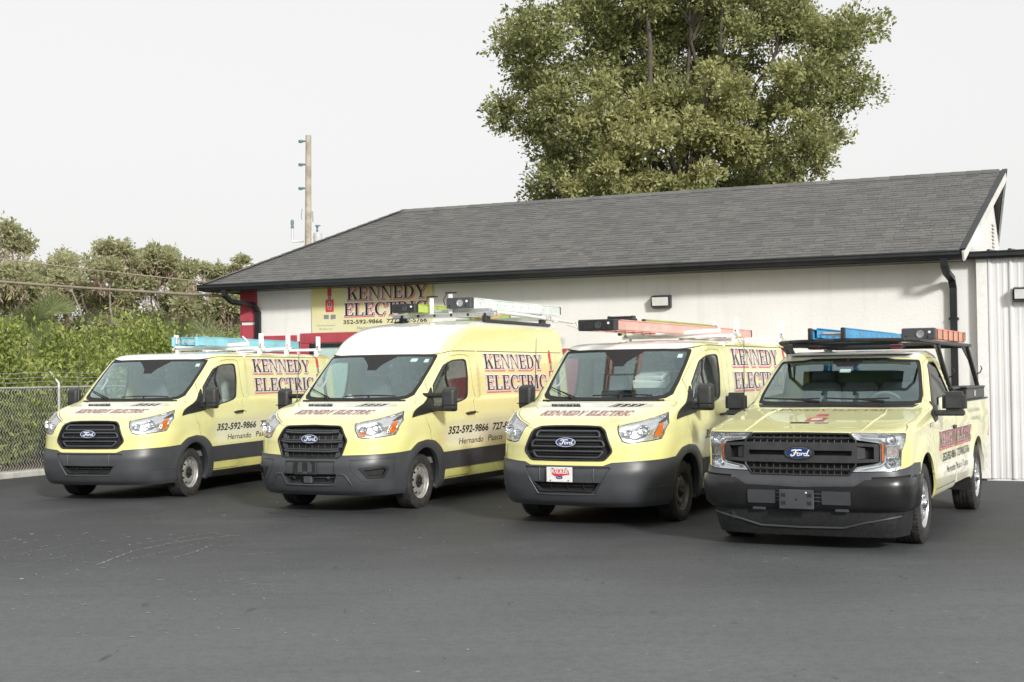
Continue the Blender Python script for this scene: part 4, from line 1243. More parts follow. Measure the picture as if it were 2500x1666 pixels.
    if not new:
        for zc, hw in ((1.045, .385), (.935, .440), (.815, .425)):
            lp = fillet([(-hw - .012, zc - .034), (hw + .012, zc - .034), (hw - .016 if zc > .9 else hw + .03, zc + .034), (-hw + .016 if zc > .9 else -hw - .03, zc + .034)] if zc > .9 else [(-hw + .045, zc - .034), (hw - .045, zc - .034), (hw + .012, zc + .034), (-hw - .012, zc + .034)], .028)
            bar('grille_bar', resample(lp, .06), .0125, -.012, True, M['grey_plastic'])
            bar('grille_slat', resample([(-hw + .04, zc), (hw - .04, zc)], .08)[:-1 if False else None], .006, -.02, False) if False else bar('grille_slat', [(-hw + .05 + (2 * hw - .1) * k / 12, zc) for k in range(13)], .006, -.022, False)
        for zc in (.990, .875, 1.095, .770):
            hw = .42 if zc < 1.05 else .36
            bar('grille_slat', [(-hw + 2 * hw * k / 12, zc) for k in range(13)], .005, -.034, False)
        for yy in (-.27, -.13, .13, .27):
            m = MB()
            m.tube([B.front(yy, .765, -.040), B.front(yy, .92, -.036), B.front(yy, 1.10, -.040)], .003, 5)
            m.build('grille_rib', M['black_plastic'], gr)
        script_badge(lambda a, c, h: B.front(a, c, .004 + h), gr, 0, .948, .122, .050)
    else:
        for zc, hw in ((1.035, .39), (.915, .445), (.80, .40)):
            for dz, rr in ((.012, .010), (-.014, .014)):
                pts = [(-hw, zc + .006 + dz), (-hw + .06, zc + dz)] + [(-hw + .06 + (2 * hw - .12) * k / 10, zc + dz - .004) for k in range(1, 10)] + [(hw - .06, zc + dz), (hw, zc + .006 + dz)]
                bar('grille_bar', pts, rr, -.012, False, M['grey_plastic'])
        for yy in np.linspace(-.38, .38, 9):
            m = MB(); m.tube([B.front(yy, .72, -.045), B.front(yy, .9, -.040), B.front(yy, 1.09, -.045)], .004, 5)
            m.build('grille_rib', M['black_plastic'], gr)
        script_badge(lambda a, c, h: B.front(a, c, .010 + h), gr, 0, .938, .120, .050)
        for sg in (1, -1):
            for zc in (.975, .86, .745):
                yy = .40 if zc > .9 else (.405 if zc > .8 else .37)
                plate([[(sg * (yy - .03), zc - .03), (sg * (yy + .035), zc - .03), (sg * (yy + .045), zc + .03), (sg * (yy - .01), zc + .03)]], lambda a, c, h: B.front(a, c, -.035 + h), 'grille_block', M['grey_plastic'], gr, .012)
    # vent slats
    for sg in (1, -1):
        for k in range(1, 4):
            u = k / 4
            a = B.P(*B.t3((.305, .17 + u * .40, 1.322))); c = B.P(*B.t3((.165, .24 + u * .38, 1.357)))
            MB().tube([(a[0], a[1] * sg, a[2] - .006), (c[0], c[1] * sg, c[2] - .006)], .003, 5).build('vent_slat', wrap, vts[0 if sg > 0 else 1])
    # bumper details
    if not new:
        for k in (-.20, 0, .20):
            MB().beam(B.front(k, .42, -.05), B.front(k, .50, -.05), .012, .02).build('intake_rib', M['black_plastic'], root)
        MB().tube([B.front(y, .462, -.045) for y in np.linspace(-.33, .33, 9)], .007, 6).build('intake_slat', M['black_plastic'], root)
        for sg in (1, -1):
            MB().tube([B.front(sg * y, z, .012) for y, z in ((.53, .668), (.44, .52), (.35, .378), (.2, .373), (0, .371))], .009, 6).build('bumper_crease', M['grey_plastic'], root)
            MB().tube([(p[0], p[1] * sg, p[2]) for p in [B.side(x, .452, .012) for x in np.linspace(.49, .90, 8)]], .006, 6).build('bumper_crease', M['grey_plastic'], root)
            MB().tube([B.front(sg * .33, z, -.010) for z in (.665, .6, .52)], .010, 6).build('bumper_crease', M['grey_plastic'], root)
    else:
        S.pair(['fogpanel'], 'fog_panel', M['grey_plastic'], root, off=.006, skirt=.010)
        for o in S.pair(['fogring'], 'fog_surround', M['black_plastic'], root, off=.020, skirt=-.03): pass
        S.pair(['fogslot'], 'fog_recess', M['dark_gap'], root, off=-.010, skirt=.030)
        for sg in (1, -1):
            MB().tube([B.front(sg * y, z, .014) for y, z in ((.575, .36), (.555, .40), (.50, .490), (.46, .503), (.40, .500), (.345, .376), (.18, .372), (0, .372))], [.006, .012, .013, .013, .012, .012, .012, .012], 7).build('skid_rail', M['grey_plastic'], root)
            MB().lathe([(0, .03), (.018, .03), (.022, 0)], 10, B.front(sg * .25, .45, -.06), 'X').build('tow_hook', M['grey_plastic'], root)
        MB().tube([B.front(y, .452, -.05) for y in np.linspace(-.35, .35, 9)], .007, 6).build('intake_slat', M['grey_plastic'], root)
        MB().box((1.10, -.03, .43), (.06, .12, .09), bev=.01).build('sensor_box', M['grey_plastic'], root)
    # ---- mirrors
    my, mz, mx = (1.17, 1.425, -.27) if not new else (1.275, 1.40, -.24)
    for sg in (1, -1):
        bm = bmesh.new(); bmesh.ops.create_cube(bm, size=1.0)
        for v in bm.verts:
            u = v.co.copy(); back = u.x < 0
            w_, h_ = (.215, .335) if back else (.165, .27)
            v.co = Vector((u.x * .12, u.y * w_, u.z * h_))
        bmesh.ops.bevel(bm, geom=list(bm.edges), offset=.045, segments=4, affect='EDGES', profile=.6)
        me = bpy.data.meshes.new('mirror'); bm.to_mesh(me); bm.free()
        me.materials.append(M['mirror_plastic']); me.polygons.foreach_set('use_smooth', [True] * len(me.polygons)); me.set_sharp_from_angle(angle=math.radians(50))
        o = bpy.data.objects.new('mirror', me); COL.objects.link(o); o.parent = root
        o.location = (mx, sg * my, mz); o.rotation_euler = (0, 0, sg * .12)
        MB().box((-.058, 0, .03), (.012, .17, .20), bev=.02).build('mirror_glass', M['chrome'], o)
        MB().box((.035, 0, -.07), (.075, .19, .012), bev=.004).build('mirror_seam', M['dark_gap'], o)
        L = my - .99
        if not new:
            MB().box((.01, -sg * (L / 2 + .06), -.095), (.06, L + .06, .10), bev=.02).build('mirror_arm', M['black_plastic'], o)
        else:
            for dz in (.055, -.12): MB().box((.0, -sg * (L / 2 + .06), dz), (.05, L + .08, .065), bev=.02).build('mirror_arm', M['black_plastic'], o)
    # ---- handles
    for sg, d in ((1, dl), (-1, dr)):
        hp = [(p[0], p[1] * sg, p[2]) for p in (B.side(-1.24, 1.188, .006), B.side(-1.27, 1.19, .03), B.side(-1.40, 1.195, .036), B.side(-1.49, 1.198, .03), B.side(-1.52, 1.198, .004))]
        MB().tube(hp, [.012, .017, .018, .017, .012], 8).build('door_handle', M['black_plastic'], d)
        plate([oval(-1.33, 1.198, .055, .034, 18)], lambda a, c, h: (lambda p: (p[0], p[1] * sg, p[2]))(B.side(a, c, h)), 'handle_recess', M['wrap_' + kind], d, .003)
        if sg > 0: MB().box(B.side(-1.62, 1.19, .0), (.02, .01, .02)).build('lock', M['black_plastic'], d)
    # ---- wipers
    for y0, y1, z0 in ((-.12, .62, 1.432), (-.80, -.36, 1.55)):
        if y0 > -.5: pts = [B.front(y, z0 + .012 * math.sin((y - y0) * 4), .022) for y in np.linspace(y0, y1, 9)]
        else: pts = [B.front(y0 + (y1 - y0) * k / 8, z0 - .13 * k / 8, .022) for k in range(9)]
        o = MB().tube(pts, .008, 6).build('wiper', M['dark_gap'], root)
        pm = pts[len(pts) // 2]
        e = B.front(.25 if y0 > -.5 else -.34, 1.385, .01)
        MB().tube([pm, ((pm[0] + e[0]) / 2, (pm[1] + e[1]) / 2, (pm[2] + e[2]) / 2 + .02), e], [.008, .012, .014], 6).build('wiper_arm', M['dark_gap'], o)
    MB().tube([B.front(y, 1.388, .004) for y in np.linspace(-.78, .78, 17)], .014, 6).build('cowl_seal', M['dark_gap'], root)
    # ---- roof
    roof_cap(B, .030 if kind == 'low' else .032, 'roof', wrap, root)
    # ---- wheels, arches, underside
    for ax in (0, RAX):
        for sg in (1, -1):
            make_wheel(root, (ax, sg * .868, .350), sg)
            m = MB(); n = 18; V = []; F = []
            for k in range(n + 1):
                a = PI * k / n * 1.2 - .1 * PI
                for yy in (.99, .45): V.append((ax - .02 + .45 * math.cos(a), sg * yy, .36 + .45 * math.sin(a)))
            for k in range(n): F.append((2 * k, 2 * k + 1, 2 * k + 3, 2 * k + 2))
            V += [(ax - .02 + .45 * math.cos(PI * k / n * 1.2 - .1 * PI), sg * .45, .36 + .45 * math.sin(PI * k / n * 1.2 - .1 * PI)) for k in range(n + 1)]
            F.append(tuple(range(2 * n + 2, 3 * n + 3)))
            m.add(V, F); m.build('wheel_liner', M['dark_gap'], root)
    MB().box((-2.1, 0, .38), (6.0, .86, .26)).box((-1.88, 0, .40), (2.75, 1.86, .16)).box((.62, 0, .37), (.42, 1.3, .20)).box((-4.7, 0, .42), (.9, 1.8, .16)).build('underbody', M['dark_gap'], root)
    MB().lathe([(0, -.1), (.33, -.1), (.35, 0), (.33, .1), (0, .1)], 28, (-4.5, .1, .30), 'Z').build('spare_tyre', M['rubber'], root)
    # ---- cabin
    cab = MB()
    pr = [(.03, 1.30), (.0, 1.36), (-.12, 1.372), (-.40, 1.335), (-.50, 1.27), (-.48, 1.05), (-.40, .9), (.0, .9)]
    MB().prism(pr, lambda a, b: (a, -.90, b), lambda a, b: (a, .90, b)).build('dashboard', M['interior_dark'], root, fix=True)
    MB().box((-1.5, 0, .60), (3.0, 1.86, .08)).build('cabin_floor', M['interior_dark'], root)
    MB().box((-1.82, 0, 1.35), (.03, 1.82, 1.5)).build('bulkhead', M['interior_grey'], root)
    MB().box((-1.30, 0, 2.045 if not new else 2.03), (.85, 1.55, .02), bev=.008).build('headliner', M['headliner'], root)
    for yy in (.47, -.47):
        st = MB().box((-1.10, yy, .98), (.52, .50, .16), bev=.05).box((-1.42, yy, 1.36), (.15, .49, .72), ry=.20, bev=.06).build('seat', M['seat_vinyl'], root)
        MB().box((-1.52, yy, 1.83), (.10, .27, .19), ry=.15, bev=.045).build('headrest', M['seat_vinyl'], st)
        MB().tube([(-1.49, yy - .06, 1.66), (-1.51, yy - .06, 1.76)], .008, 6).tube([(-1.49, yy + .06, 1.66), (-1.51, yy + .06, 1.76)], .008, 6).build('headrest_post', M['chrome'], st)
    ring = []
    for k in range(24):
        a = 2 * PI * k / 24; p = Matrix.Rotation(.55, 3, 'Y') @ Vector((0, .19 * math.cos(a), .19 * math.sin(a))); ring.append((p.x - .60, p.y + .45, p.z + 1.27))
    sw = MB().tube(ring, .016, 7, True).build('steering_wheel', M['interior_dark'], root)
    MB().box((-.58, .45, 1.26), (.06, .16, .12), ry=.55, bev=.02).tube([(-.58, .30, 1.27), (-.58, .60, 1.27)], .014, 6).tube([(-.56, .45, 1.26), (-.42, .45, 1.18)], .04, 8).build('steering_hub', M['interior_dark'], sw)
    MB().box((-.80, .0, 1.86), (.03, .24, .065), bev=.015).tube([(-.80, 0, 1.89), (-.74, 0, 1.97)], .01, 6).build('inside_mirror', M['interior_dark'], root)
    for sg in (1, -1):
        MB().tube([(-.48, sg * .84, 1.56), (-.50, sg * .81, 1.585), (-.62, sg * .81, 1.71), (-.64, sg * .84, 1.73)], .013, 6).build('grab_handle', M['headliner'], root)
        MB().box((-.98, sg * .62, 1.955), (.24, .5, .02), ry=-.35, bev=.008).build('sun_visor', M['headliner'], root)
    # antenna on the right front wing
    a = B.front(-.90, 1.372, 0) if False else (.02, -.925, 1.36)
    MB().tube([a, (a[0] - .05, a[1] - .005, a[2] + .04), (a[0] - .14, a[1] - .02, a[2] + .80)], [.012, .008, .003], 6).build('antenna', M['black_plastic'], root)
    return root, B, S, (dl, dr)
M['mirror_plastic'] = plain('mirror_plastic', (.035, .036, .037), .5, var=.15, scale=20, bump=.15, bscale=300)

def side_text(B, root, sg=1, doors=None):
    """printed lettering on the van's side; sg=+1 driver's side"""
    def put(V, F, x0, z0, name, mat, h):
        # lettering reads left to right seen from outside; on the driver's side that is towards the tail
        V = np.asarray(V)
        pts = B.sideA(x0 - sg * V[:, 0], z0 + V[:, 1], h, sg)
        return mk(name, pts, F, mat, root)
    # two big serif lines: red drop, white edge, black face
    x0 = -2.02 if sg > 0 else -4.22
    for word, zb, h, W in (('KENNEDY', 1.80, .215, 2.12), ('ELECTRIC', 1.492, .215, 2.24)):
        loops, w = serif_loops(word, h)
        xs = W / w
        for grow, dx, dz, hh, mat in ((.016, .020, -.022, .0015, 'print_red'), (.022, .004, -.004, .0028, 'print_white'), (.013, .010, -.009, .0040, 'print_pink'), (.008, .004, -.003, .0052, 'print_white'), (0, 0, 0, .0065, 'print_black')):
            L, _ = serif_loops(word, h, grow, xs=1.0)
            L = [[(a * xs + dx, b + dz) for a, b in p] for p in L]
            V, F = flat_shape(L, True)
            put(V, [tuple(f) for f in F.tolist()], x0, zb, 'lettering', M[mat], hh)
    for txt, x, z, size, sl_, bo, W in (('352-592-9866', -.71, .925, .10, .12, .02, 1.27), ('727-842-5766', -2.13, .925, .10, .12, .02, 1.27), ('Hernando', -1.05, .772, .085, .15, .0, .77), ('Pasco', -1.98, .775, .085, .15, .0, .48), ('Citrus', -2.62, .778, .085, .15, .0, .5)):
        V, F = sans_mesh(txt, size, sl_, bo); w = V[:, 0].max() - V[:, 0].min(); V = V.copy(); V[:, 0] = (V[:, 0] - V[:, 0].min()) * W / w
        put(V, F, x if sg > 0 else -x - 0 if False else (x if sg > 0 else x - W), z, 'lettering', M['print_black'], .0045)
    # outlet emblem behind the words
    xe = -4.50 if sg > 0 else -1.62
    def shp(loops, name, mat, h, union=False):
        V, F = flat_shape(loops, union); put(V, [tuple(f) for f in F.tolist()], xe, 1.55, name, M[mat], h)
    shp([fillet([(-.10, .0), (.10, 0), (.10, .22), (-.10, .22)], .03)], 'emblem_outlet', 'print_red', .003)
    shp([oval(0, .11, .07, .09, 20)], 'emblem_face', 'print_white', .0045)
    shp([[(-.035, .10), (-.018, .10), (-.018, .15), (-.035, .15)], [(.018, .10), (.035, .10), (.035, .15), (.018, .15)], oval(0, .06, .012, .015, 10)], 'emblem_slots', 'print_black', .006, True)
    shp([[(-.05, .33), (-.05, .46)] + _arc(0, .46, .05, .09, 180, 0, 10) + [(.05, .33)]], 'emblem_fuse', 'print_red', .003)
    shp([[(-.04, .23), (.04, .23), (.04, .32), (-.04, .32)]], 'emblem_cap', 'print_grey', .003)

def hood_text(B, root):
    """small lettering across the bonnet"""
    word = 'KENNEDY ELECTRIC'; h = .085
    L0, w = serif_loops(word, h, slant=.25)
    for grow, dx, dz, hh, mat in ((.003, .004, -.004, .0025, 'hood_pink'), (.0008, 0, 0, .0045, 'print_black')):
        L, _ = serif_loops(word, h, grow, slant=.25)
        L = [[(a * 1.12 / w + dx - .56, b + dz) for a, b in p] for p in L]
        V, F = flat_shape(L, True)
        pts = []
        for a, b in V:                                        # b runs up the bonnet
            t, v = B.ty(abs(a), 1.232); v = v + b * 1.9
            p = B.P(t, v) + B.N(t, v) * hh
            pts.append((p[0], p[1] * (1 if a >= 0 else -1), p[2]))
        mk('lettering', pts, [tuple(f) for f in F.tolist()], M['hood_print'] if mat == 'print_black' else M[mat], root)
M['hood_pink'] = plain('faded_pink_print', (.70, .46, .44), .45, var=.15, scale=30)
M['hood_print'] = plain('faded_print', (.20, .12, .14), .45, var=.3, scale=30)

van_a, BL, SL_, _ = make_van('utility_van', 'low')
side_text(BL, van_a, 1); hood_text(BL, van_a)
van_c = copy_tree(van_a)
van_b, BM_, SM_, _ = make_van('utility_van', 'mid')
side_text(BM_, van_b, 1); hood_text(BM_, van_b)
POSE = [(-5.642, 19.948, -1.858), (-2.090, 17.883, -1.993), (1.087, 16.048, -2.041), (3.173, 13.797, -2.040)]
for o, p in zip((van_a, van_b, van_c), POSE):
    o.location = (p[0], p[1], 0); o.rotation_euler = (0, 0, p[2])
tag(van_a, 'yellow low-roof van beside the chain-link fence, leftmost of the row', 'van', 'yellow work vans parked in a row')
tag(van_b, 'yellow van with the tall white-fronted roof, second in the row', 'van', 'yellow work vans parked in a row')
tag(van_c, 'yellow low-roof van with a white dealer plate on its front bumper', 'van', 'yellow work vans parked in a row')
for ch in van_c.children:
    if ch.name.startswith('wheel') and not ch.name.startswith('wheel_'):
        ch.data = ch.data.copy(); ch.data.materials[0] = M['dirty_rim']
# ------------------------------------------------------------------ pickup truck
TROWS = [(.13, .84, .45, .90, 4), (.26, .90, .45, .93, 4), (.40, .93, .45, .955, 4), (.44, .965, .50, .985, 4.6), (.58, .985, .50, 1.0, 5.2), (.66, .98, .50, 1.0, 5.0), (.71, .962, .47, 1.0, 4.4), (.80, .955, .40, 1.0, 4),
 (1.05, .935, .35, 1.0, 4.5), (1.115, .90, .3, 1.0, 5), (1.14, .80, .2, .998, 6), (1.17, .60, .0, .995, 7), (1.21, .35, -.2, .992, 7), (1.25, .05, -.4, .99, 7), (1.29, -.25, -.6, .987, 7),
 (1.32, -.46, -.8, .984, 6), (1.36, -.55, -.9, .972, 4), (1.5, -.73, -1.08, .925, 4.5), (1.75, -1.06, -1.40, .84, 5), (1.84, -1.19, -1.5, .80, 5), (1.88, -1.27, -1.55, .77, 5), (1.91, -1.4, -1.65, .73, 5), (1.925, -1.5, -1.75, .70, 5)]
TAX = -3.58
def truck_disp(x, z):
    d = 0 * x
    for ax in (0, TAX):
        r = np.hypot(x - ax, z - .42)
        d = d + .028 * sstep(-r, -.66, -.56) * (z < 1.2)
    d = d - .012 * sstep(z, .64, .68) * sstep(-z, -1.0, -.72) * sstep(-x, .6, .9)
    d = d + .012 * np.exp(-((z - 1.16) / .05)**2)
    return d
def make_truck():
    root = empty('pickup_truck', (0, 0, 0))
    B = Body(TROWS, -2.05, .07, truck_disp); wrap = M['wrap_truck']
    t3 = lambda L: [B.t3(p) for p in L]
    regs = []; A = lambda k, p: regs.append((k, p))
    ac = lambda cx, r, n=34: [(cx + r * math.cos(a), .42 + r * math.sin(a)) for a in np.linspace(-.3, PI + .3, n)]
    c = ac(0, .475); A('hole', B.Sx([(c[0][0], .0)] + c + [(c[-1][0], .0)]))
    win = fillet([(-.74, 1.375), (-.90, 1.505), (-1.24, 1.765), (-1.36, 1.80), (-1.68, 1.805), (-1.745, 1.775), (-1.925, 1.44), (-1.15, 1.405), (-1.02, 1.335), (-.80, 1.315)], .025)
    A('glass', B.Sx(offset_poly(win, -.014))); A('wintrim', B.Sx(win))
    A('tri', B.Sx([(-.60, 1.19), (-.735, 1.36), (-.80, 1.315), (-.95, 1.27), (-.80, 1.20)]) if False else B.Sx(fillet([(-.60, 1.17), (-.715, 1.385), (-.80, 1.325), (-.90, 1.315), (-.80, 1.19)], .015)))
    wso = [(0, 1.350), (.5, 1.352), (.80, 1.356), (.868, 1.37), (.868, 1.45), (.815, 1.65), (.765, 1.80), (.745, 1.822), (.5, 1.832), (.40, 1.850), (0, 1.852)]
    wsi = [(0, 1.385), (.5, 1.387), (.78, 1.39), (.828, 1.40), (.830, 1.45), (.782, 1.65), (.735, 1.785), (.72, 1.80), (.5, 1.808), (.40, 1.825), (0, 1.828)]
    A('frit', B.Fy([(0, 1.76), (.10, 1.76), (.16, 1.81), (.17, 1.84), (0, 1.84)])); A('ws', B.Fy(wsi)); A('frit', B.Fy(wso))
    gp = [(0, 1.122), (.47, 1.118), (.545, 1.055), (.735, 1.028), (.752, 1.01), (.752, .855), (.735, .838), (.545, .802), (.475, .712), (0, .706)]
    A('grille', B.Fy(fillet(gp, .012)))
    lamp = t3([(.90, .50, 1.122), (.74, .948, 1.116), (.725, .962, 1.10), (.748, .958, 1.036), (.790, .930, .946), (.802, .924, .802), (.84, .895, .768), (.951, .50, .755)])
    A('lamp', lamp); A('gap', offset_poly(lamp, .008))
    A('airslot', t3([(.93, .66, .705), (.70, .985, .725), (.71, .985, .70), (.94, .66, .68)]))
    A('valance', [(0, B.vofz(.60))] + B.Fy([(0, .72), (.46, .72), (.50, .76)]) + t3([(.95, .5, .765), (.84, .905, .775), (.70, .985, .80)]) + B.Sx([(.53, .825), (.40, .825), (.40, .73), (.60, .70)]) + B.Fy([(.62, .675), (.53, .622), (0, .605)]))
    A('bumper', [(0, B.vofz(.415))] + B.Fy([(0, .606), (.53, .62), (.62, .672)]) + B.Sx([(.66, .700), (.40, .72), (.40, .415)]) + B.Fy([(.95, .415)]))
    A('dam', [(0, 0)] + B.Fy([(0, .413), (.95, .413)]) + B.Sx([(.3, .413), (.3, .13)]))
    hood = [(-.1, B.ty(0, 1.130)[1])] + t3([(.86, 0, 1.130), (.845, .45, 1.126), (.82, .52, 1.128)]) + t3([(.76, .88, 1.122), (.70, .915, 1.128), (.43, .90, 1.185), (.0, .905, 1.245), (-.38, .905, 1.292), (-.50, .86, 1.325), (-.47, .5, 1.330), (-.45, 0, 1.332)]) + [(-.1, B.ty(0, 1.332)[1])]
    A('cowl', [(-.1, B.ty(0, 1.325)[1])] + B.Fy([(0, 1.325), (.5, 1.322), (.80, 1.325), (.86, 1.36), (.80, 1.357), (0, 1.351)]) + [(-.1, B.ty(0, 1.351)[1])])
    A('hood', offset_poly(hood, -.006)); A('gap', offset_poly(hood, .003))
    door = B.Sx(fillet([(-.595, 1.20), (-.60, .90), (-.62, .52), (-.66, .47), (-1.95, .47), (-1.98, .52), (-1.985, 1.36), (-1.96, 1.43), (-1.77, 1.815), (-1.70, 1.845), (-1.38, 1.843), (-1.20, 1.79), (-.70, 1.40)], .03))
    A('door', offset_poly(door, -.005)); A('gap', offset_poly(door, .005))
    A('rocker', B.Sx([(-.3, .0), (-.3, .40), (-1.95, .40)]) + [(T1 + 2.95, float(B.vofz(.40))), (T1 + 2.95, 0)])
    tmax = T1 + 2.9
    gt = np.concatenate([np.linspace(.03, T1, 40), np.arange(T1 + .07, tmax - .03, .08)])
    gv = np.concatenate([np.arange(.03, B.vmax - .005, .045)])
    S = Skin(B, regs, gt, gv, tmax)
    cut = ['rocker']
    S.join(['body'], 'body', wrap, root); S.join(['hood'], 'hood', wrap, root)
    S.join(['gap', 'airslot'], 'panel_gaps', M['dark_gap'], root, off=-.012, skirt=.008)
    S.join(['cowl'], 'cowl_panel', M['black_plastic'], root, off=-.006)
    S.join(['valance'], 'bumper_fascia', M['grey_plastic'], root, off=.006, skirt=-.03)
    bmp = S.join(['bumper'], 'front_bumper', M['satin_black'], root, off=.030, skirt=-.06)
    S.join(['dam'], 'air_dam', M['black_plastic'], root, off=.004, skirt=-.02)
    dl, dr = S.pair(['door'], 'door', wrap, root)
    S.pair(['glass'], 'side_window', M['tinted_glass'], (dl, dr), off=-.008, skirt=0)
    S.pair(['wintrim'], 'window_trim', M['black_plastic'], (dl, dr), off=.001, skirt=-.03)
    S.pair(['tri'], 'mirror_base', M['black_plastic'], (dl, dr), off=.008, skirt=-.03)
    wsg = S.join(['ws'], 'windshield', M['ws_glass'], root, off=-.004, skirt=0)
    S.join(['frit'], 'windshield_border', M['dark_gap'], wsg, off=-.003, skirt=-.01)
    gr = S.join(['grille'], 'grille', M['dark_gap'], root, off=-.060, skirt=.062)
    # headlights
    for sg, lp in zip((1, -1), S.pair(['lamp'], 'headlight', M['lamp_grey'], root, off=-.050, skirt=.051)):
        f = lambda p: (p[0], p[1] * sg, p[2])
        def tub(name, L, r_, off, mat): return MB().tube([f(B.front(*q, off)) for q in L], r_, 6).build(name, mat, lp)
        tub('lamp_blade', [(.57, 1.075), (.66, 1.062), (.76, 1.052), (.80, 1.02), (.80, .85), (.76, .815), (.60, .785)], .011, -.012, M['reflector'])
        tub('lamp_blade', [(.80, 1.0), (.87, 1.002), (.925, .995)], .008, -.014, M['reflector'])
        tub('lamp_blade', [(.80, .895), (.87, .893), (.92, .888)], .008, -.014, M['reflector'])
        plate([[(.770, .86), (.785, .855), (.785, 1.02), (.770, 1.022)]], lambda a, c_, h: f(B.front(a, c_, -.014 + h)), 'indicator', M['amber'], lp, .012)
        plate([resample([(.815, .905), (.915, .90), (.925, .985), (.815, .99)], .03)], lambda a, c_, h: f(B.front(a, c_, -.035 + h)), 'lamp_module', M['lamp_module'], lp, .02)
        for y, z in ((.87, 1.06), (.865, .835)):
            c_ = Vector(B.front(y, z, -.045)); m = MB().lathe([(.048, .042), (.044, .02), (.03, .004), (.015, .0), (.012, .02), (0, .022)], 22, axis='X')
            m.V = [f((a + c_.x, b + c_.y, d + c_.z)) for a, b, d in m.V]
            if sg < 0: m.F = [tuple(reversed(q)) for q in m.F]
            m.build('reflector', M['reflector'], lp)
        V, F, ln = S.half(['lamp'], 0.0, 0)
        if sg < 0: V, F, ln = S.mirror(V, F, ln)
        mk('lens', V, F, M['clear_lens'], lp, smooth=True, ln=ln)
    # grille pieces
    fr = lambda a, c_, h: B.front(a, c_, h)
    full = lambda L: L + [(-a, c_) for a, c_ in reversed(L) if a > 1e-5]
    G = M['grille_grey']
    cb = full([(.0, 1.028), (.545, 1.028), (.735, 1.018), (.742, 1.008), (.742, .858), (.735, .848), (.545, .838), (.0, .835)])
    slot = [(-.50, .905), (.50, .905), (.50, .952), (-.50, .952)]
    bx1 = [(.545, .872), (.70, .876), (.70, .990), (.545, .996)]; bx2 = [(-a, b) for a, b in reversed(bx1)]
    plate([resample(l, .05) for l in (fillet(cb, .012), slot, bx1, bx2)], lambda a, c_, h: fr(a, c_, -.028 + h), 'grille_bar', G, gr, .040)
    for sg in (1, -1):
        plate([resample([(sg * .545, .872), (sg * .62, .885), (sg * .62, .975), (sg * .545, .996)], .04)], lambda a, c_, h: fr(a, c_, -.024 + .03 * (1 - abs(abs(a) - .545) / .08) * .6 + h), 'grille_cheek', G, gr, .003)
    MB().tube([fr(a, c_, -.002) for a, c_ in resample([(-.535, 1.050), (-.462, 1.110), (0, 1.114), (.462, 1.110), (.535, 1.050), (.535, .812), (.468, .722), (0, .716), (-.468, .722), (-.535, .812)], .06)], .011, 7, True).build('grille_frame', M['black_plastic'], gr)
    for zc, hw in ((1.074, .49), (.776, .49)):
        MB().beam(fr(-hw, zc, -.012), fr(hw, zc, -.012), .02, .018)
        pts = [fr(-hw + 2 * hw * k / 14, zc, -.012) for k in range(15)]
        MB().tube(pts, .010, 6).build('grille_slat', G, gr)
    for k in range(15):
        y = -.46 + .92 * k / 14
        for z0, z1 in ((1.03, 1.112), (.722, .834)):
            MB().tube([fr(y, z0, -.03), fr(y, z1, -.03)], .0045, 5).build('grille_rib', M['black_plastic'], gr)
    script_badge(lambda a, c_, h: B.front(a, c_, .016 + h), gr, 0, .925, .135, .058, .014)
    plate([oval(0, .925, .150, .072)], lambda a, c_, h: fr(a, c_, .0 + h), 'badge_mount', M['black_plastic'], gr, .014)
    # bumper fittings
    for sg in (1, -1):
        plate([fillet([(sg * .225, .455), (sg * .495, .455), (sg * .495, .572), (sg * .225, .572)], .012)], lambda a, c_, h: fr(a, c_, .030 + h), 'tow_cover', M['grey_plastic'], bmp, .014)
        for k in range(3): MB().box((B.front(sg * .18, .48 + .034 * k, .032)), (.014, .07, .010)).build('bumper_slot', M['grey_plastic'], bmp)
        MB().box(B.front(sg * .40, .405, .03), (.04, .13, .03), bev=.008).build('skid_tab', M['grey_plastic'], bmp)
    lpb = MB().box((1.045, -.01, .490), (.018, .335, .185), bev=.006).build('plate_bracket', M['grey_plastic'], root)
    for y in (-.135, .115):
        for z in (.455, .53): MB().box((1.0552, y, z), (.004, .042, .034)).build('bracket_hole', M['dark_gap'], lpb)
    MB().lathe([(0, .008), (.008, .006), (.009, 0)], 10, (1.054, .085, .556), 'X').build('bracket_screw', M['white_metal'], lpb)
    MB().lathe([(0, .003), (.010, .003), (.011, 0)], 10, (1.054, -.01, .49), 'X').build('bracket_screw', M['black_plastic'], lpb)
    for sg in (1, -1):
        MB().tube([B.front(sg * y, z, .010) for y, z in [(q, float(np.interp(q, (0, .40, .60, .80, .90), (.215, .222, .275, .315, .335)))) for q in np.linspace(0, .90, 28)]], .010, 6).build('dam_crease', M['grey_plastic'], root)
    # hood power lines
    for sg in (1, -1):
        pts = [B.P(*B.t3(p)) for p in ((.78, .52, 1.135), (.4, .56, 1.20), (-.1, .58, 1.268), (-.42, .585, 1.315))]
        MB().tube([(p[0], sg * p[1], p[2] - .010) for p in pts], [.016, .020, .022, .016], 8).build('hood_ridge', wrap, root)
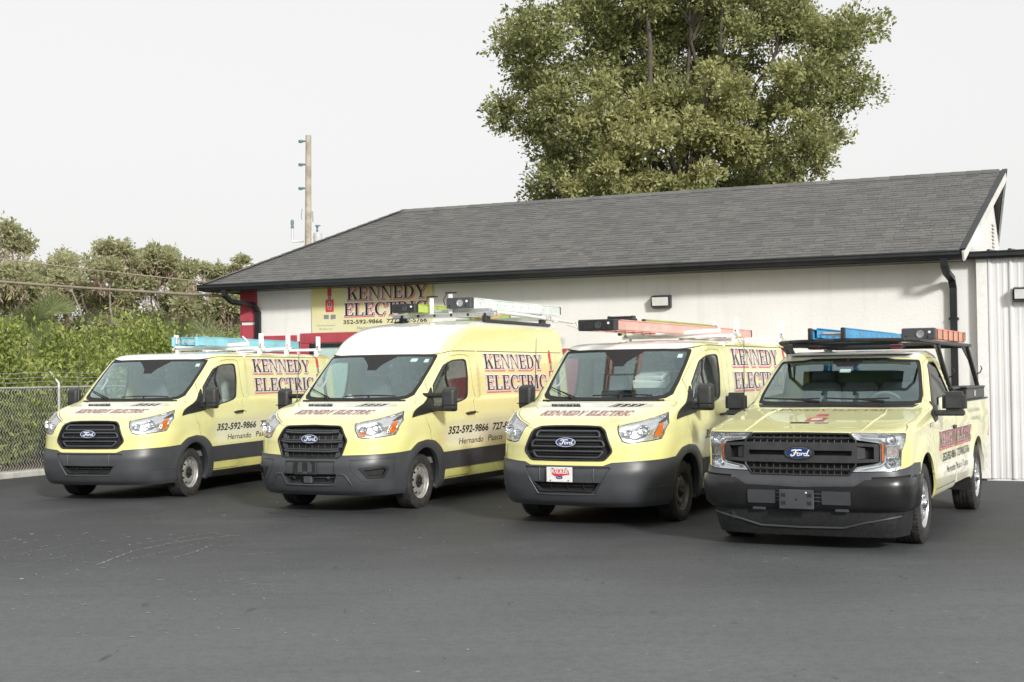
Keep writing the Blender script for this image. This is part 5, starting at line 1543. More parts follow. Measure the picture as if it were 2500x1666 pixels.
    # mirrors
    for sg in (1, -1):
        bm = bmesh.new(); bmesh.ops.create_cube(bm, size=1.0)
        for v in bm.verts:
            u = v.co.copy(); w_, h_ = (.255, .225) if u.x < 0 else (.225, .195)
            v.co = Vector((u.x * .13, u.y * w_ + (sg * .012 if u.x < 0 else 0), u.z * h_))
        bmesh.ops.bevel(bm, geom=list(bm.edges), offset=.036, segments=4, affect='EDGES')
        me = bpy.data.meshes.new('mirror'); bm.to_mesh(me); bm.free(); me.materials.append(M['mirror_plastic'])
        me.polygons.foreach_set('use_smooth', [True] * len(me.polygons)); me.set_sharp_from_angle(angle=math.radians(50))
        o = bpy.data.objects.new('mirror', me); COL.objects.link(o); o.parent = root
        o.location = (-.80, sg * 1.165, 1.375); o.rotation_euler = (0, 0, sg * .10)
        MB().box((.0, -sg * .06, -.115), (.10, .34, .06), bev=.015).build('mirror_arm', M['mirror_plastic'], o)
        MB().box((-.066, 0, 0), (.006, .19, .15), bev=.002).build('mirror_glass', M['chrome'], o)
    # wipers, handles, fender emblem
    for y0, y1 in ((-.12, .55), (-.80, -.18)):
        pts = [B.front(y, 1.405 - .01 * math.sin((y - y0) * 4.5) , .020) for y in np.linspace(y0, y1, 9)]
        o = MB().tube(pts, .008, 6).build('wiper', M['dark_gap'], root)
        MB().tube([pts[4], B.front(y0 + .62, 1.375, .012)], [.010, .013], 6).build('wiper_arm', M['dark_gap'], o)
    for sg, d in ((1, dl), (-1, dr)):
        m = MB().box((-1.87, sg * 1.002, 1.075), (.20, .035, .04), bev=.012).box((-1.84, sg * .992, 1.075), (.12, .02, .085), bev=.01)
        m.build('door_handle', M['black_plastic'], d)
        MB().box((-.40, sg * 1.010, 1.15), (.20, .012, .045), bev=.004).build('wing_emblem', M['chrome'], root)
    # bed
    def bedside(x, z):
        return float(B.w(B.vofz(min(z, 1.30))) + truck_disp(np.array(x), np.array(z))) - .006
    prof = [(-2.075, .44), (-2.075, 1.335), (-4.62, 1.335), (-4.66, 1.30), (-4.66, .52), (-4.62, .47)]
    rc = [(TAX + .475 * math.cos(a), .42 + .475 * math.sin(a)) for a in np.linspace(-.02, PI + .02, 34)]
    loop = [(-2.075, .44), (-2.075, 1.335), (-4.62, 1.335), (-4.66, 1.30), (-4.66, .52), (-4.62, .44), (TAX - .475, .44)] + rc[::-1] + [(TAX + .475, .44)]
    grid = [(x, z) for x in np.arange(-4.6, -2.1, .07) for z in np.arange(.48, 1.33, .06)]
    V2, F2 = cdt([loop], grid, .05); cc = V2[F2].mean(1); F2 = F2[inside(loop, cc[:, 0], cc[:, 1])]
    used = sorted(set(F2.ravel().tolist())); ix = {k: i for i, k in enumerate(used)}; F2 = np.array([[ix[int(k)] for k in t] for t in F2])
    for sg in (1, -1):
        P_ = [(V2[k][0], sg * bedside(*V2[k]), V2[k][1]) for k in used]; n0 = len(P_)
        P2 = [(a, b - sg * .055, c_) for a, b, c_ in P_]
        FF = [tuple(t) if sg < 0 else tuple(reversed(t)) for t in F2.tolist()] + [tuple(i + n0 for i in (t if sg > 0 else reversed(t))) for t in F2.tolist()]
        for a, b in boundary(F2): FF.append((a, b, b + n0, a + n0) if sg > 0 else (b, a, a + n0, b + n0))
        mk('bed_side', P_ + P2, FF, wrap, root, ang=40)
        MB().box((-3.36, sg * .955, 1.342), (2.58, .09, .022), bev=.008).build('bed_rail_cap', M['black_plastic'], root)
        MB().box((-4.672, sg * .955, 1.02), (.03, .08, .34), bev=.01).build('tail_lamp', M['print_red'], root)
    MB().box((-2.10, 0, .98), (.05, 1.80, .68)).build('bed_front', wrap, root)
    MB().box((-3.4, 0, .72), (2.5, 1.80, .05)).build('bed_floor', M['dark_gap'], root)
    MB().box((-4.635, 0, .95), (.06, 1.78, .74), bev=.015).build('tailgate', wrap, root)
    MB().box((-4.80, 0, .60), (.16, 1.80, .20), bev=.03).build('rear_bumper', M['satin_black'], root)
    _cz = [.46, .9, 1.2, 1.35, 1.5, 1.7, 1.84, 1.9]
    _cp = [(float(B.w(B.vofz(z))) - .05, z) for z in _cz]
    MB().prism(_cp + [(-a, z) for a, z in reversed(_cp)], lambda a, b: (-2.045, a, b), lambda a, b: (-2.0, a, b)).build('cab_back', wrap, root, fix=True)
    MB().box((-1.99, 0, 1.62), (.02, 1.30, .30)).build('rear_window', M['side_glass'], root)
    roof_cap(B, .030, 'roof', wrap, root, nt=40)
    for ax in (0, TAX):
        for sg in (1, -1):
            make_wheel(root, (ax, sg * .868, .392), sg, 'truck')
            V = []; F = []; n = 18
            for k in range(n + 1):
                a = PI * k / n * 1.2 - .1 * PI
                for yy in (.985, .45): V.append((ax + .49 * math.cos(a), sg * yy, .42 + .49 * math.sin(a)))
            for k in range(n): F.append((2 * k, 2 * k + 1, 2 * k + 3, 2 * k + 2))
            V += [(ax + .49 * math.cos(PI * k / n * 1.2 - .1 * PI), sg * .45, .42 + .49 * math.sin(PI * k / n * 1.2 - .1 * PI)) for k in range(n + 1)]
            F.append(tuple(range(2 * n + 2, 3 * n + 3)))
            MB().add(V, F).build('wheel_liner', M['dark_gap'], root)
    MB().box((-1.9, 0, .48), (4.6, .86, .26)).box((-1.25, 0, .49), (1.5, 1.84, .14)).box((.66, 0, .45), (.45, 1.4, .36)).build('underbody', M['dark_gap'], root)
    # cabin
    MB().prism([(-.52, 1.28), (-.56, 1.335), (-.75, 1.335), (-.98, 1.28), (-1.0, 1.0), (-.5, .9)], lambda a, b: (a, -.90, b), lambda a, b: (a, .90, b)).build('dashboard', M['interior_dark'], root, fix=True)
    MB().box((-1.3, 0, .62), (1.5, 1.86, .06)).build('cabin_floor', M['interior_dark'], root)
    MB().box((-1.45, 0, 1.895), (.6, 1.35, .015)).build('headliner', M['headliner'], root)
    for yy in (.45, -.45, 0):
        st = MB().box((-1.50, yy, .98), (.5, .46 if yy else .4, .16), bev=.05).box((-1.80, yy, 1.30), (.14, .46 if yy else .4, .56), ry=.18, bev=.05).build('seat', M['seat_vinyl'], root)
        if yy: MB().box((-1.87, yy, 1.66), (.09, .26, .16), ry=.15, bev=.04).build('headrest', M['seat_vinyl'], st)
    ring = []
    for k in range(24):
        a = 2 * PI * k / 24; p = Matrix.Rotation(.45, 3, 'Y') @ Vector((0, .19 * math.cos(a), .19 * math.sin(a))); ring.append((p.x - 1.10, p.y + .42, p.z + 1.30))
    sw = MB().tube(ring, .016, 7, True).build('steering_wheel', M['interior_dark'], root)
    MB().box((-1.08, .42, 1.29), (.06, .17, .12), ry=.45, bev=.02).tube([(-1.08, .26, 1.30), (-1.08, .58, 1.30)], .014, 6).build('steering_hub', M['interior_dark'], sw)
    MB().box((-1.22, 0, 1.76), (.03, .24, .06), bev=.015).tube([(-1.22, 0, 1.78), (-1.16, 0, 1.83)], .01, 6).build('inside_mirror', M['interior_dark'], root)
    plate([fillet([(-.06, 1.70), (.06, 1.70), (.06, 1.735), (-.06, 1.735)], .01)], lambda a, c_, h: fr(a, c_, -.012 + h), 'toll_tag', M['print_white'], root, .004)
    for sg in (1, -1): MB().box((-1.30, sg * .45, 1.83), (.2, .42, .02), ry=-.3, bev=.008).build('sun_visor', M['headliner'], root)
    MB().tube([(-.30, -.92, 1.28), (-.32, -.93, 1.32), (-.42, -.95, 2.08)], [.012, .007, .003], 6).build('antenna', M['black_plastic'], root)
    # lettering
    def put(V, F, x0, z0, mat, h):
        V = np.asarray(V); x = x0 - V[:, 0]; z = z0 + V[:, 1]
        y = np.array([bedside(a, b) for a, b in zip(x, z)]) + .006
        mk('lettering', np.stack([x, y + h, z], -1), [tuple(f) for f in F], mat, root)
    _, w_ = serif_loops('KENNEDY ELECTRIC', .17)
    for grow, dx, dz, hh, mat in ((.012, .02, -.016, .003, 'print_red'), (.014, 0, 0, .004, 'print_white'), (.008, .006, -.006, .0048, 'print_pink'), (0, 0, 0, .0058, 'print_black')):
        L, _ = serif_loops('KENNEDY ELECTRIC', .17, grow); L = [[(a * 2.2 / w_ + dx, b + dz) for a, b in p] for p in L]
        V, F = flat_shape(L, True); put(V, F.tolist(), -.90, .885, M[mat], hh)
    for txt, x, z, size, Wd, sl_, bo in (('352-592-9866', -1.14, .735, .085, .88, .0, .02), ('727-842-5766', -2.13, .735, .085, .88, 0, .02), ('Hernando', -1.36, .60, .075, .55, .1, 0), ('Pasco', -2.0, .60, .075, .36, .1, 0), ('Citrus', -2.45, .60, .075, .36, .1, 0)):
        V, F = sans_mesh(txt, size, sl_, bo); a = V[:, 0].max() - V[:, 0].min(); V = V.copy(); V[:, 0] = (V[:, 0] - V[:, 0].min()) * Wd / a
        put(V, F, x, z, M['print_black'], .005)
    for txt, x, z, size, Wd in (('You\'ll be Shocked...', -2.95, 1.20, .05, 1.0), ('We Show Up', -3.2, 1.10, .05, .7)):
        V, F = sans_mesh(txt, size, .3, 0); a = V[:, 0].max() - V[:, 0].min(); V = V.copy(); V[:, 0] = (V[:, 0] - V[:, 0].min()) * Wd / a
        put(V, F, x, z, M['print_grey'], .005)
    # bonnet print
    def hput(V, F, mat, h, v0):
        pts = []
        for a, b in V:
            t, v = B.ty(abs(a), 1.29); p = B.P(t, v0 + b) + B.N(t, v0 + b) * h
            pts.append((p[0], p[1] * (1 if a >= 0 else -1), p[2]))
        mk('lettering', pts, [tuple(f) for f in F], mat, root)
    L, w2 = serif_loops('KENNEDY ELECTRIC', .11); L = [[(a * 1.25 / w2 - .625, b) for a, b in p] for p in L]
    V, F = flat_shape(L, True); hput(V, F.tolist(), M['hood_print'], .004, float(B.vofz(1.292)))
    v1 = float(B.vofz(1.19))
    for loops, mat, h in (([[(a_ * 1.35, b_ * 1.1) for a_, b_ in l_] for l_ in q0], q1, q2) for q0, q1, q2 in (([[(-.07, .10), (.07, .10), (.07, .30), (-.07, .30)]], 'print_red', .003), ([oval(0, .2, .045, .07, 18)], 'print_pink', .0045), ([[(-.05, .38), (.05, .38), (.04, .50), (-.04, .50)]], 'print_red', .003), ([[(-.16, .0), (-.02, .0), (-.02, .06), (-.16, .06)]], 'print_black', .003), ([[(.02, .0), (.12, .0), (.12, .06), (.02, .06)]], 'print_grey', .003))):
        V, F = flat_shape(loops); hput(V, F.tolist(), M[{'print_red': 'faded_red', 'print_pink': 'hood_pink'}.get(mat, mat)], h, v1)
    # steel rack over bed and cab
    K = M['rack_black']
    rk = MB().tube([(-.90, -.56, 2.03), (-.86, 0, 2.04), (-.88, .66, 2.03), (-1.0, .78, 2.025), (-1.7, .85, 2.01), (-4.15, .86, 2.01)], .023, 10).build('roof_rack', K, root)
    MB().tube([(-.90, -.56, 2.03), (-1.05, -.72, 2.025), (-1.6, -.84, 2.015), (-4.15, -.86, 2.01)], .023, 10).build('rack_rail', K, rk)
    for x in (-1.75, -2.9, -3.9, -4.15): MB().tube([(x, -.85, 2.0), (x, .85, 2.0)], .020, 8).build('rack_crossbar', K, rk)
    for sg in (1, -1):
        MB().tube([(-1.74, sg * .85, 1.99), (-2.32, sg * .86, 1.58), (-2.5, sg * .90, 1.36)], .030, 8).build('rack_post', K, rk)
        MB().tube([(-3.86, sg * .86, 1.99), (-4.45, sg * .87, 1.62), (-4.58, sg * .91, 1.36)], .030, 8).build('rack_post', K, rk)
        for x0, d in ((-1.80, .22), (-3.80, .25)):
            MB().prism([(x0 + .28, 1.985), (x0 - .24, 1.83), (x0 - .15, 1.99)], lambda a, b: (a, sg * .85 - .006, b), lambda a, b: (a, sg * .85 + .006, b)).build('rack_gusset', K, rk, fix=True)
        MB().tube([(-2.30, sg * .89, 1.62), (-2.28, sg * .93, 1.64), (-2.29, sg * .95, 1.69), (-2.33, sg * .93, 1.72)], .008, 6).build('rope_hook', K, rk)
        MB().tube([(-4.45, sg * .90, 1.65), (-4.43, sg * .94, 1.67), (-4.44, sg * .96, 1.72), (-4.48, sg * .94, 1.75)], .008, 6).build('rope_hook', K, rk)
    MB().prism([(-.90, 1.985), (-.86, 2.01), (-.98, 2.02), (-1.1, 1.99)], lambda a, b: (a, -.54, b), lambda a, b: (a, .60, b)).build('wind_fairing', K, rk, fix=True)
    for y in (-.66,): MB().prism([(-1.0, 2.0), (-1.35, 1.90), (-1.42, 1.90), (-1.25, 2.0)], lambda a, b: (a, y - .01, b), lambda a, b: (a, y + .01, b)).build('rack_foot', K, rk, fix=True)
    lb = MB().box((-1.55, 0, 1.975), (.20, 1.05, .036), bev=.012).build('light_bar', M['dark_gap'], root)
    for y in (-.45, .45): MB().box((-1.55, y, 1.978), (.19, .14, .05), bev=.02).build('light_lens', M['print_red'], lb)
    for k in range(2): MB().tube([(-2.2, -.85, 2.03 + .045 * k), (-4.1, -.86, 2.03 + .045 * k)], .012, 6).build('rack_side_bar', K, rk)
    # cross-bed toolbox
    tb = MB().box((-2.45, 0, 1.40), (.52, 1.86, .16), bev=.012).build('toolbox', M['rack_black'], root)
    MB().box((-2.45, 0, 1.492), (.55, 1.90, .03), bev=.008).build('toolbox_lid', M['rack_black'], tb)
    for sg in (1, -1):
        MB().box((-2.45, sg * .945, 1.42), (.10, .012, .06), bev=.004).build('toolbox_latch', M['alu'], tb)
        tr = MB().box((-3.5, sg * .88, 1.42), (1.5, .26, .13), bev=.012).build('side_toolbox', M['rack_black'], root)
        MB().box((-3.4, sg * 1.013, 1.42), (.10, .010, .07), bev=.003).build('toolbox_latch', M['alu'], tr)
        MB().box((-3.5, sg * .88, 1.492), (1.53, .28, .025), bev=.008).build('toolbox_lid', M['rack_black'], tr)
    return root
M['faded_red'] = plain('faded_red_print', (.42, .10, .11), .45, var=.25, scale=20)
M['satin_black'] = plain('satin_black_bumper', (.012, .0125, .013), .30, var=.15, scale=5, coat=.2)
M['grille_grey'] = plain('grille_grey_plastic', (.034, .036, .037), .5, var=.15, scale=9)
M['lamp_module'] = plain('lamp_module', (.50, .42, .40), .25, .6, var=.25, scale=40)
M['rack_black'] = plain('black_powder_coat', (.026, .027, .028), .42, .1, var=.2, scale=20)
truck = make_truck()
truck.location = (POSE[3][0], POSE[3][1], 0); truck.rotation_euler = (0, 0, POSE[3][2])
tag(truck, 'yellow pickup truck with black overhead rack at the right end of the row', 'pickup truck')
# ------------------------------------------------------------------ roof racks and ladders
def rack_white(van, bars, ends=.80):
    """white aluminium ladder rack: cross bars with feet and slotted uprights"""
    rk = None
    for x in bars:
        m = MB().box((x, 0, 2.205), (.070, 2 * ends + .1, .045), bev=.008)
        if rk is None: o = rk = m.build('roof_rack', M['white_metal'], van)
        else: o = m.build('crossbar', M['white_metal'], rk)
        for sg in (1, -1):
            MB().box((x, sg * .76, 2.15), (.10, .05, .10), bev=.01).build('rack_foot', M['white_metal'], rk)
            u = MB().box((x - .028, sg * (ends - .01), 2.32), (.014, .06, .25), bev=.003).box((x + .028, sg * (ends - .01), 2.32), (.014, .06, .25), bev=.003).box((x, sg * (ends - .01), 2.235), (.07, .06, .06), bev=.004).build('upright', M['white_metal'], rk)
            MB().lathe([(0, .006), (.009, .005), (.010, 0)], 8, (x + .035, sg * (ends - .01), 2.27), 'X').build('bolt', M['dark_gap'], rk)
    # drop-down arm lying along the first bar, with its hook
    x = bars[0]
    MB().tube([(x + .10, -ends + .05, 2.245), (x + .07, .0, 2.25), (x + .04, ends - .22, 2.275)], [.020, .030, .030], 8).build('drop_arm', M['white_metal'], rk)
    MB().tube([(x + .04, ends - .22, 2.27), (x + .06, ends - .24, 2.33), (x + .10, ends - .30, 2.40)], .014, 6).build('arm_hook', M['white_metal'], rk)
    MB().box((x + .02, -.15, 2.285), (.05, .30, .022), bev=.006).build('arm_clamp', M['white_metal'], rk)
    return rk

def ladder(van_pose, label, mat, x0, x1, y0, y1, z0, h, cap=None, two=True, cap_len=.10, end=None, group='ladders carried on roof racks'):
    """extension ladder lying along a vehicle; x0 front end, x1 rear end (vehicle coordinates)"""
    px, py, yaw = van_pose; c, s = math.cos(yaw), math.sin(yaw)
    bx, by = (x0 + x1) / 2, (y0 + y1) / 2
    root = empty('ladder', (px + c * bx - s * by, py + s * bx + c * by, z0), yaw)
    tag(root, label, 'ladder', group)
    L = x0 - x1; w = y1 - y0
    T = lambda x, y, z: (x - bx, y - by, z)
    for sy, yy in ((1, y0), (-1, y1)):
        m = MB().box(T((x0 + x1) / 2, yy + sy * .005, h / 2), (L, .010, h), bev=.002).box(T((x0 + x1) / 2, yy + sy * .018, .006), (L, .036, .010)).box(T((x0 + x1) / 2, yy + sy * .018, h - .006), (L, .036, .010))
        r = m.build('rail', mat, root)
        if two:
            i = yy + sy * .040; L2 = L * .92
            MB().box(T((x0 + x1) / 2 - .03, i + sy * .004, h * .62), (L2, .009, h * .9), bev=.002).box(T((x0 + x1) / 2 - .03, i + sy * .015, h * 1.06), (L2, .030, .010)).build('fly_rail', mat, root)
        k = 0
        x = x0 - .25
        while x > x1 + .1:
            MB().box(T(x, yy - sy * .003, h * .55), (.020, .006, .030)).build('rung_plate', M['alu'], r)
            x -= .305
    x = x0 - .25
    while x > x1 + .1:
        MB().tube([T(x, y0 + .008, h * .55), T(x, y1 - .008, h * .55)], .016, 8).build('rung', M['alu'], root); x -= .305
    if cap:
        o = MB().box(T(x0 + cap_len / 2 - .02, by, h * .52), (cap_len, w + .03, h * 1.08), bev=.012).build('end_cap', cap, root)
        rr = h * .34
        MB().lathe([(0, .004), (rr * .7, .004), (rr * .75, .012), (rr, .012), (rr * 1.04, 0)], 20, T(x0 + cap_len - .022, by + w * .06, h * .5), 'X').build('cap_boss', M['lamp_grey'] if cap != M['rack_black'] else M['grey_plastic'], o)
        MB().lathe([(0, .006), (rr * .35, .006), (rr * .36, 0)], 14, T(x0 + cap_len - .020, by + w * .36, h * .68), 'X').build('cap_hole', M['white_metal'], o)
        for dy in (-.40, .30): MB().box(T(x0 + cap_len - .02, by + w * dy, h * .24), (.006, .018, .035)).build('cap_slot', M['dark_gap'], o)
    else:
        for yy in (y0 + .012, y1 - .012):
            MB().box(T(x0 + .012, yy, h * .5), (.06, .045, h * 1.1), bev=.008).build('rail_shoe', end or M['rack_black'], root)
    for yy in (y0 + .012, y1 - .012): MB().box(T(x1 - .005, yy, h * .6), (.04, .036, h * .9), bev=.006).build('rail_tip', M['rack_black'], root)
    return root
def fibre(name, col): return plain(name, col, .5, 0, var=.12, scale=3)
M['blue_fibre'] = fibre('blue_fibreglass', (.24, .54, .62)); M['bright_blue'] = fibre('bright_blue_fibreglass', (.06, .33, .60))
M['pink_fibre'] = fibre('faded_red_fibreglass', (.74, .40, .34)); M['lime_fibre'] = fibre('lime_fibreglass', (.42, .52, .09))
M['olive_fibre'] = fibre('faded_green_fibreglass', (.40, .45, .16)); M['pale_fibre'] = fibre('pale_green_fibreglass', (.70, .77, .74))
M['orange_fibre'] = fibre('faded_orange_fibreglass', (.74, .32, .20))
# van beside the fence
rack_white(van_a, (-2.62, -3.62, -4.85))
l1 = ladder(POSE[0], 'pale blue extension ladder on the rack of the leftmost van', M['blue_fibre'], -1.56, -5.26, -.22, .22, 2.235, .135, None, True, end=M['blue_fibre'])
for yy in (-.18, .19): MB().box((1.80, yy, .08), (.12, .055, .11), bev=.012).tube([(1.76, yy, .13), (1.84, yy + .03, .09), (1.74, yy, .02)], .006, 5).build('ladder_lock', M['alu'], l1)
# van with the dealer plate
rack_white(van_c, (-2.70, -4.95))
ladder(POSE[2], 'faded pink-red extension ladder with a black end cap above a windshield', M['pink_fibre'], -.22, -5.70, -.36, .09, 2.232, .125, M['rack_black'], True, .14)
ladder(POSE[2], 'faded green ladder with black bracket behind the pink-red ladder', M['olive_fibre'], -2.45, -5.55, -.80, -.42, 2.240, .20, None, True)
px, py, yaw = POSE[2]
def loc(v, p):
    px, py, yaw = v; c, s = math.cos(yaw), math.sin(yaw); return (px + c * p[0] - s * p[1], py + s * p[0] + c * p[1], p[2])
st = MB().box((0, 0, .045), (.16, .40, .09), bev=.012).box((.0, 0, .105), (.10, .30, .03), bev=.006).box((.0, -.17, .10), (.12, .03, .05), bev=.006).box((0, .17, .10), (.12, .03, .05), bev=.006)
o = st.build('ladder_stabiliser', M['rack_black']); o.location = loc(POSE[2], (-2.05, -.60, 2.36)); o.rotation_euler = (0, 0, yaw)
tag(o, 'black plastic ladder stand-off bracket on the third van, left of the green ladder', 'bracket')
for ex in (0,):
    MB().beam((-.06, .15, -.06), (-.45, .17, -.06), .03, .03).beam((-.06, -.15, -.06), (-.45, -.17, -.06), .03, .03).beam((0, .15, -.07), (0, .15, .01), .03, .03).beam((0, -.15, -.07), (0, -.15, .01), .03, .03).build('bracket_arm', M['alu'], o)
# strap ends tied to the rack of that van
for x, d in ((-2.70, .5), (-4.95, .6)):
    MB().tube([(x, .80, 2.24), (x - .06, .86, 2.12), (x + .03, .90, 2.05), (x - .05, .935, 1.97), (x + .01, .94, 1.90)], .006, 5).tube([(x, .80, 2.24), (x + .12, .85, 2.14), (x + .09, .91, 2.04), (x + .02, .94, 1.95)], .006, 5).build('tie_rope', M['rope'] if 'rope' in M else M['olive_fibre'], van_c)
# tall van: aluminium rack with two ladders and a conduit carrier
rk = MB().box((-2.62, 0, 2.615), (.10, 1.74, .07), bev=.01).build('roof_rack', M['alu'], van_b)
MB().box((-2.68, 0, 2.685), (.07, 1.5, .05), bev=.008).build('crossbar', M['alu'], rk)
MB().box((-4.75, 0, 2.615), (.10, 1.70, .07), bev=.01).build('crossbar', M['alu'], rk)
for x in (-2.62, -4.75):
    for sg in (1, -1): MB().box((x, sg * .70, 2.555), (.16, .07, .09), bev=.01).build('rack_foot', M['rack_black'], rk)
for y, zt in ((-.20, 2.88), (.12, 2.93)):
    MB().box((-2.60, y, (2.58 + zt) / 2), (.045, .06, zt - 2.58), bev=.008).build('upright', M['white_metal'], rk)
    MB().tube([(-2.60, y - .09, zt + .02), (-2.60, y, zt + .03), (-2.60, y + .10, zt + .02)], .010, 6).tube([(-2.60, y - .06, zt + .01), (-2.56, y - .10, zt - .08), (-2.58, y - .08, zt - .17)], .008, 5).build('ladder_clamp', M['dark_gap'], rk)
for y in np.linspace(-.7, .7, 6): MB().lathe([(0, .006), (.020, .005), (.022, 0)], 10, (-2.57, y, 2.615), 'X').build('bolt', M['dark_gap'], rk)
for sg in (1, -1): MB().beam((-2.45, sg * .74, 2.515), (-4.95, sg * .74, 2.515), .05, .04).build('rack_track', M['rack_black'], rk)
MB().tube([(-3.0, .72, 2.655), (-4.0, .74, 2.640), (-5.15, .76, 2.610)], .030, 10).build('drop_arm', M['white_metal'], rk)
MB().tube([(-5.15, .76, 2.610), (-5.9, .78, 2.585)], .022, 10).box((-5.15, .76, 2.60), (.10, .07, .08), bev=.008).build('drop_arm_tip', M['white_metal'], rk)
MB().tube([(-5.9, .78, 2.585), (-6.02, .78, 2.61), (-6.06, .80, 2.56), (-6.0, .84, 2.50)], .018, 7).tube([(-5.55, .80, 2.55), (-5.98, .86, 2.48)], .010, 6).build('arm_hook', M['white_metal'], rk)
MB().tube([(-2.75, .45, 2.56), (-2.72, .62, 2.545), (-2.85, .72, 2.56), (-3.05, .74, 2.62)], .009, 6).build('tie_rope', M['orange_fibre'], rk)
ladder(POSE[1], 'pale green ladder with big grey end cap on the tall van', M['pale_fibre'], -2.60, -6.05, .11, .49, 2.712, .150, M['grey_plastic'], True, .12)
ladder(POSE[1], 'lime green ladder with black end cap on the tall van', M['lime_fibre'], -2.25, -5.60, -.62, -.26, 2.655, .125, M['rack_black'], True, .12)
# pickup
ladder(POSE[3], 'bright blue ladder lying over the cab of the pickup', M['bright_blue'], -.80, -3.95, -.33, .05, 2.055, .115, None, True, end=M['rack_black'])
l7 = ladder(POSE[3], 'faded orange ladder with grey end cap on the right of the pickup rack', M['orange_fibre'], -1.95, -4.15, .46, .80, 2.050, .125, M['grey_plastic'], True, .10)
for k in range(6): MB().box((1.0 - k * .38, .18, .06), (.012, .008, .12)).build('tie_band', M['rack_black'], l7)
# ------------------------------------------------------------------ plates and stickers
pl = MB().box((1.155, -.06, .592), (.008, .315, .165), bev=.003).build('licence_plate', M['print_white'], van_c)
def pput(V, F, mat, h): mk('plate_print', [(1.1595 + h, -.06 + a, .592 + b) for a, b in V], [tuple(f) for f in F], mat, pl)
L, w = serif_loops('WALKER', .05, .0015); V, F = flat_shape([[(a * .215 / w - .105, b + .012) for a, b in p] for p in L], True)
rb = [(-.095, .005), (.12, .01), (.125, .035), (.10, .06), (-.09, .055), (-.10, .03)]
Vr, Fr = flat_shape([[(-.10, .055), (.11, .055), (.125, .0), (.05, -.01), (.03, -.022), (-.05, -.022), (-.09, .0)]]); pput(Vr, Fr.tolist(), M['print_red'], .0005)
L2, _ = serif_loops('WALKER', .05, .004); V2, F2 = flat_shape([[(a * .215 / w - .105, b + .012) for a, b in p] for p in L2], True); pput(V2, F2.tolist(), M['print_red'], .0010)
pput(V, F.tolist(), M['print_white'], .0016)
Vb, Fb = flat_shape([oval(0, -.034, .042, .017, 20)]); pput(Vb, Fb.tolist(), M['ford_blue'], .0012)
V, F = sans_mesh('Ford', .016, .3, .01); V = V.copy(); V[:, 0] -= V[:, 0].mean(); V[:, 1] -= .041; pput(V, F, M['print_white'], .0020)
for y in (-.11, .11):
    for z in (.066, -.066): MB().lathe([(0, .004), (.007, .003), (.008, 0)], 8, (1.1595, -.06 + y * (1 if z < 0 else .75), .592 + z), 'X').build('plate_screw', M['dark_gap'], pl)
pb = MB().box((1.150, -.05, .582), (.012, .32, .175), bev=.005).build('plate_bracket', M['black_plastic'], van_b)
for y in (-.09, .09): MB().box((1.158, -.05 + y * .8, .575), (.006, .06, .11), bev=.004).box((1.160, -.05 + y * .7, .64), (.006, .05, .02), bev=.003).build('bracket_pad', M['grey_plastic'], pb)
MB().box((1.158, -.05, .52), (.006, .06, .03), bev=.003).build('bracket_pad', M['grey_plastic'], pb)
for van, B_ in ((van_a, BL), (van_b, BM_), (van_c, BL)):
    plate([[(.70, 1.90), (.76, 1.90), (.755, 1.945), (.70, 1.945)]], lambda a, c, h: B_.front(a, c, -.010 + h), 'sticker', M['print_white'], van, .002)
plate([fillet([(.50, 1.91), (.60, 1.91), (.60, 1.955), (.50, 1.955)], .015)], lambda a, c, h: BM_.front(a, c, -.010 + h), 'sticker', M['print_white'], van_b, .002)
# papers, cards and clutter on the dashboards
MB().box((-1.05, .20, 1.60), (.28, .42, .10), ry=.25, rz=.1, bev=.01).box((-1.03, .22, 1.68), (.25, .38, .05), ry=.3, rz=-.08, bev=.008).build('paper_stack', M['paper'], van_c)
MB().prism([(0, 0), (.10, .0), (.10, .06), (.05, .10), (0, .06)], lambda a, b: (-.20, -.25 + a, 1.375 + b), lambda a, b: (-.21, -.25 + a, 1.375 + b)).build('dash_card', M['paper'], van_b, fix=True)
MB().box((-.18, -.02, 1.39), (.10, .16, .035), rz=.3, bev=.01).build('dash_gloves', M['orange_fibre'], van_b)
MB().box((-.16, .60, 1.41), (.05, .14, .07), bev=.02).build('dash_card', M['paper'], van_a)
MB().box((-.14, .62, 1.375), (.06, .08, .035), bev=.01).build('dash_toy', M['print_red'], van_a)
MB().box((-.70, .55, 1.35), (.10, .30, .012), bev=.004).box((-.72, .15, 1.352), (.12, .26, .012), bev=.004).build('dash_papers', M['paper'], truck)
# ------------------------------------------------------------------ vegetation
def leaf_mat(name, cols, trans=.25, rough=.55):
    b = NB(name)
    g = b.new('ShaderNodeNewGeometry').outputs['Random Per Island']
    cr = b.new('ShaderNodeValToRGB'); b.l.new(g, cr.inputs[0]); e = cr.color_ramp.elements
    e[0].color = tuple(cols[0]) + (1,); e[1].color = tuple(cols[-1]) + (1,)
    for i, c in enumerate(cols[1:-1]): q = e.new((i + 1) / (len(cols) - 1)); q.color = tuple(c) + (1,)
    n = b.noise(.55, 3)
    c = b.mix(b.sm(n, .35, .68, 0, .5), cr.outputs[0], b.mix(.5, cr.outputs[0], tuple(cols[-1])))
    b.set(Base_Color=c, Roughness=rough)
    b.b.inputs['Specular IOR Level'].default_value = .25
    tl = b.new('ShaderNodeBsdfTranslucent'); b.l.new(c, tl.inputs[0])
    ms = b.new('ShaderNodeMixShader'); ms.inputs[0].default_value = trans
    b.l.new(b.b.outputs[0], ms.inputs[1]); b.l.new(tl.outputs[0], ms.inputs[2]); b.l.new(ms.outputs[0], b.out.inputs[0])
    return b.m
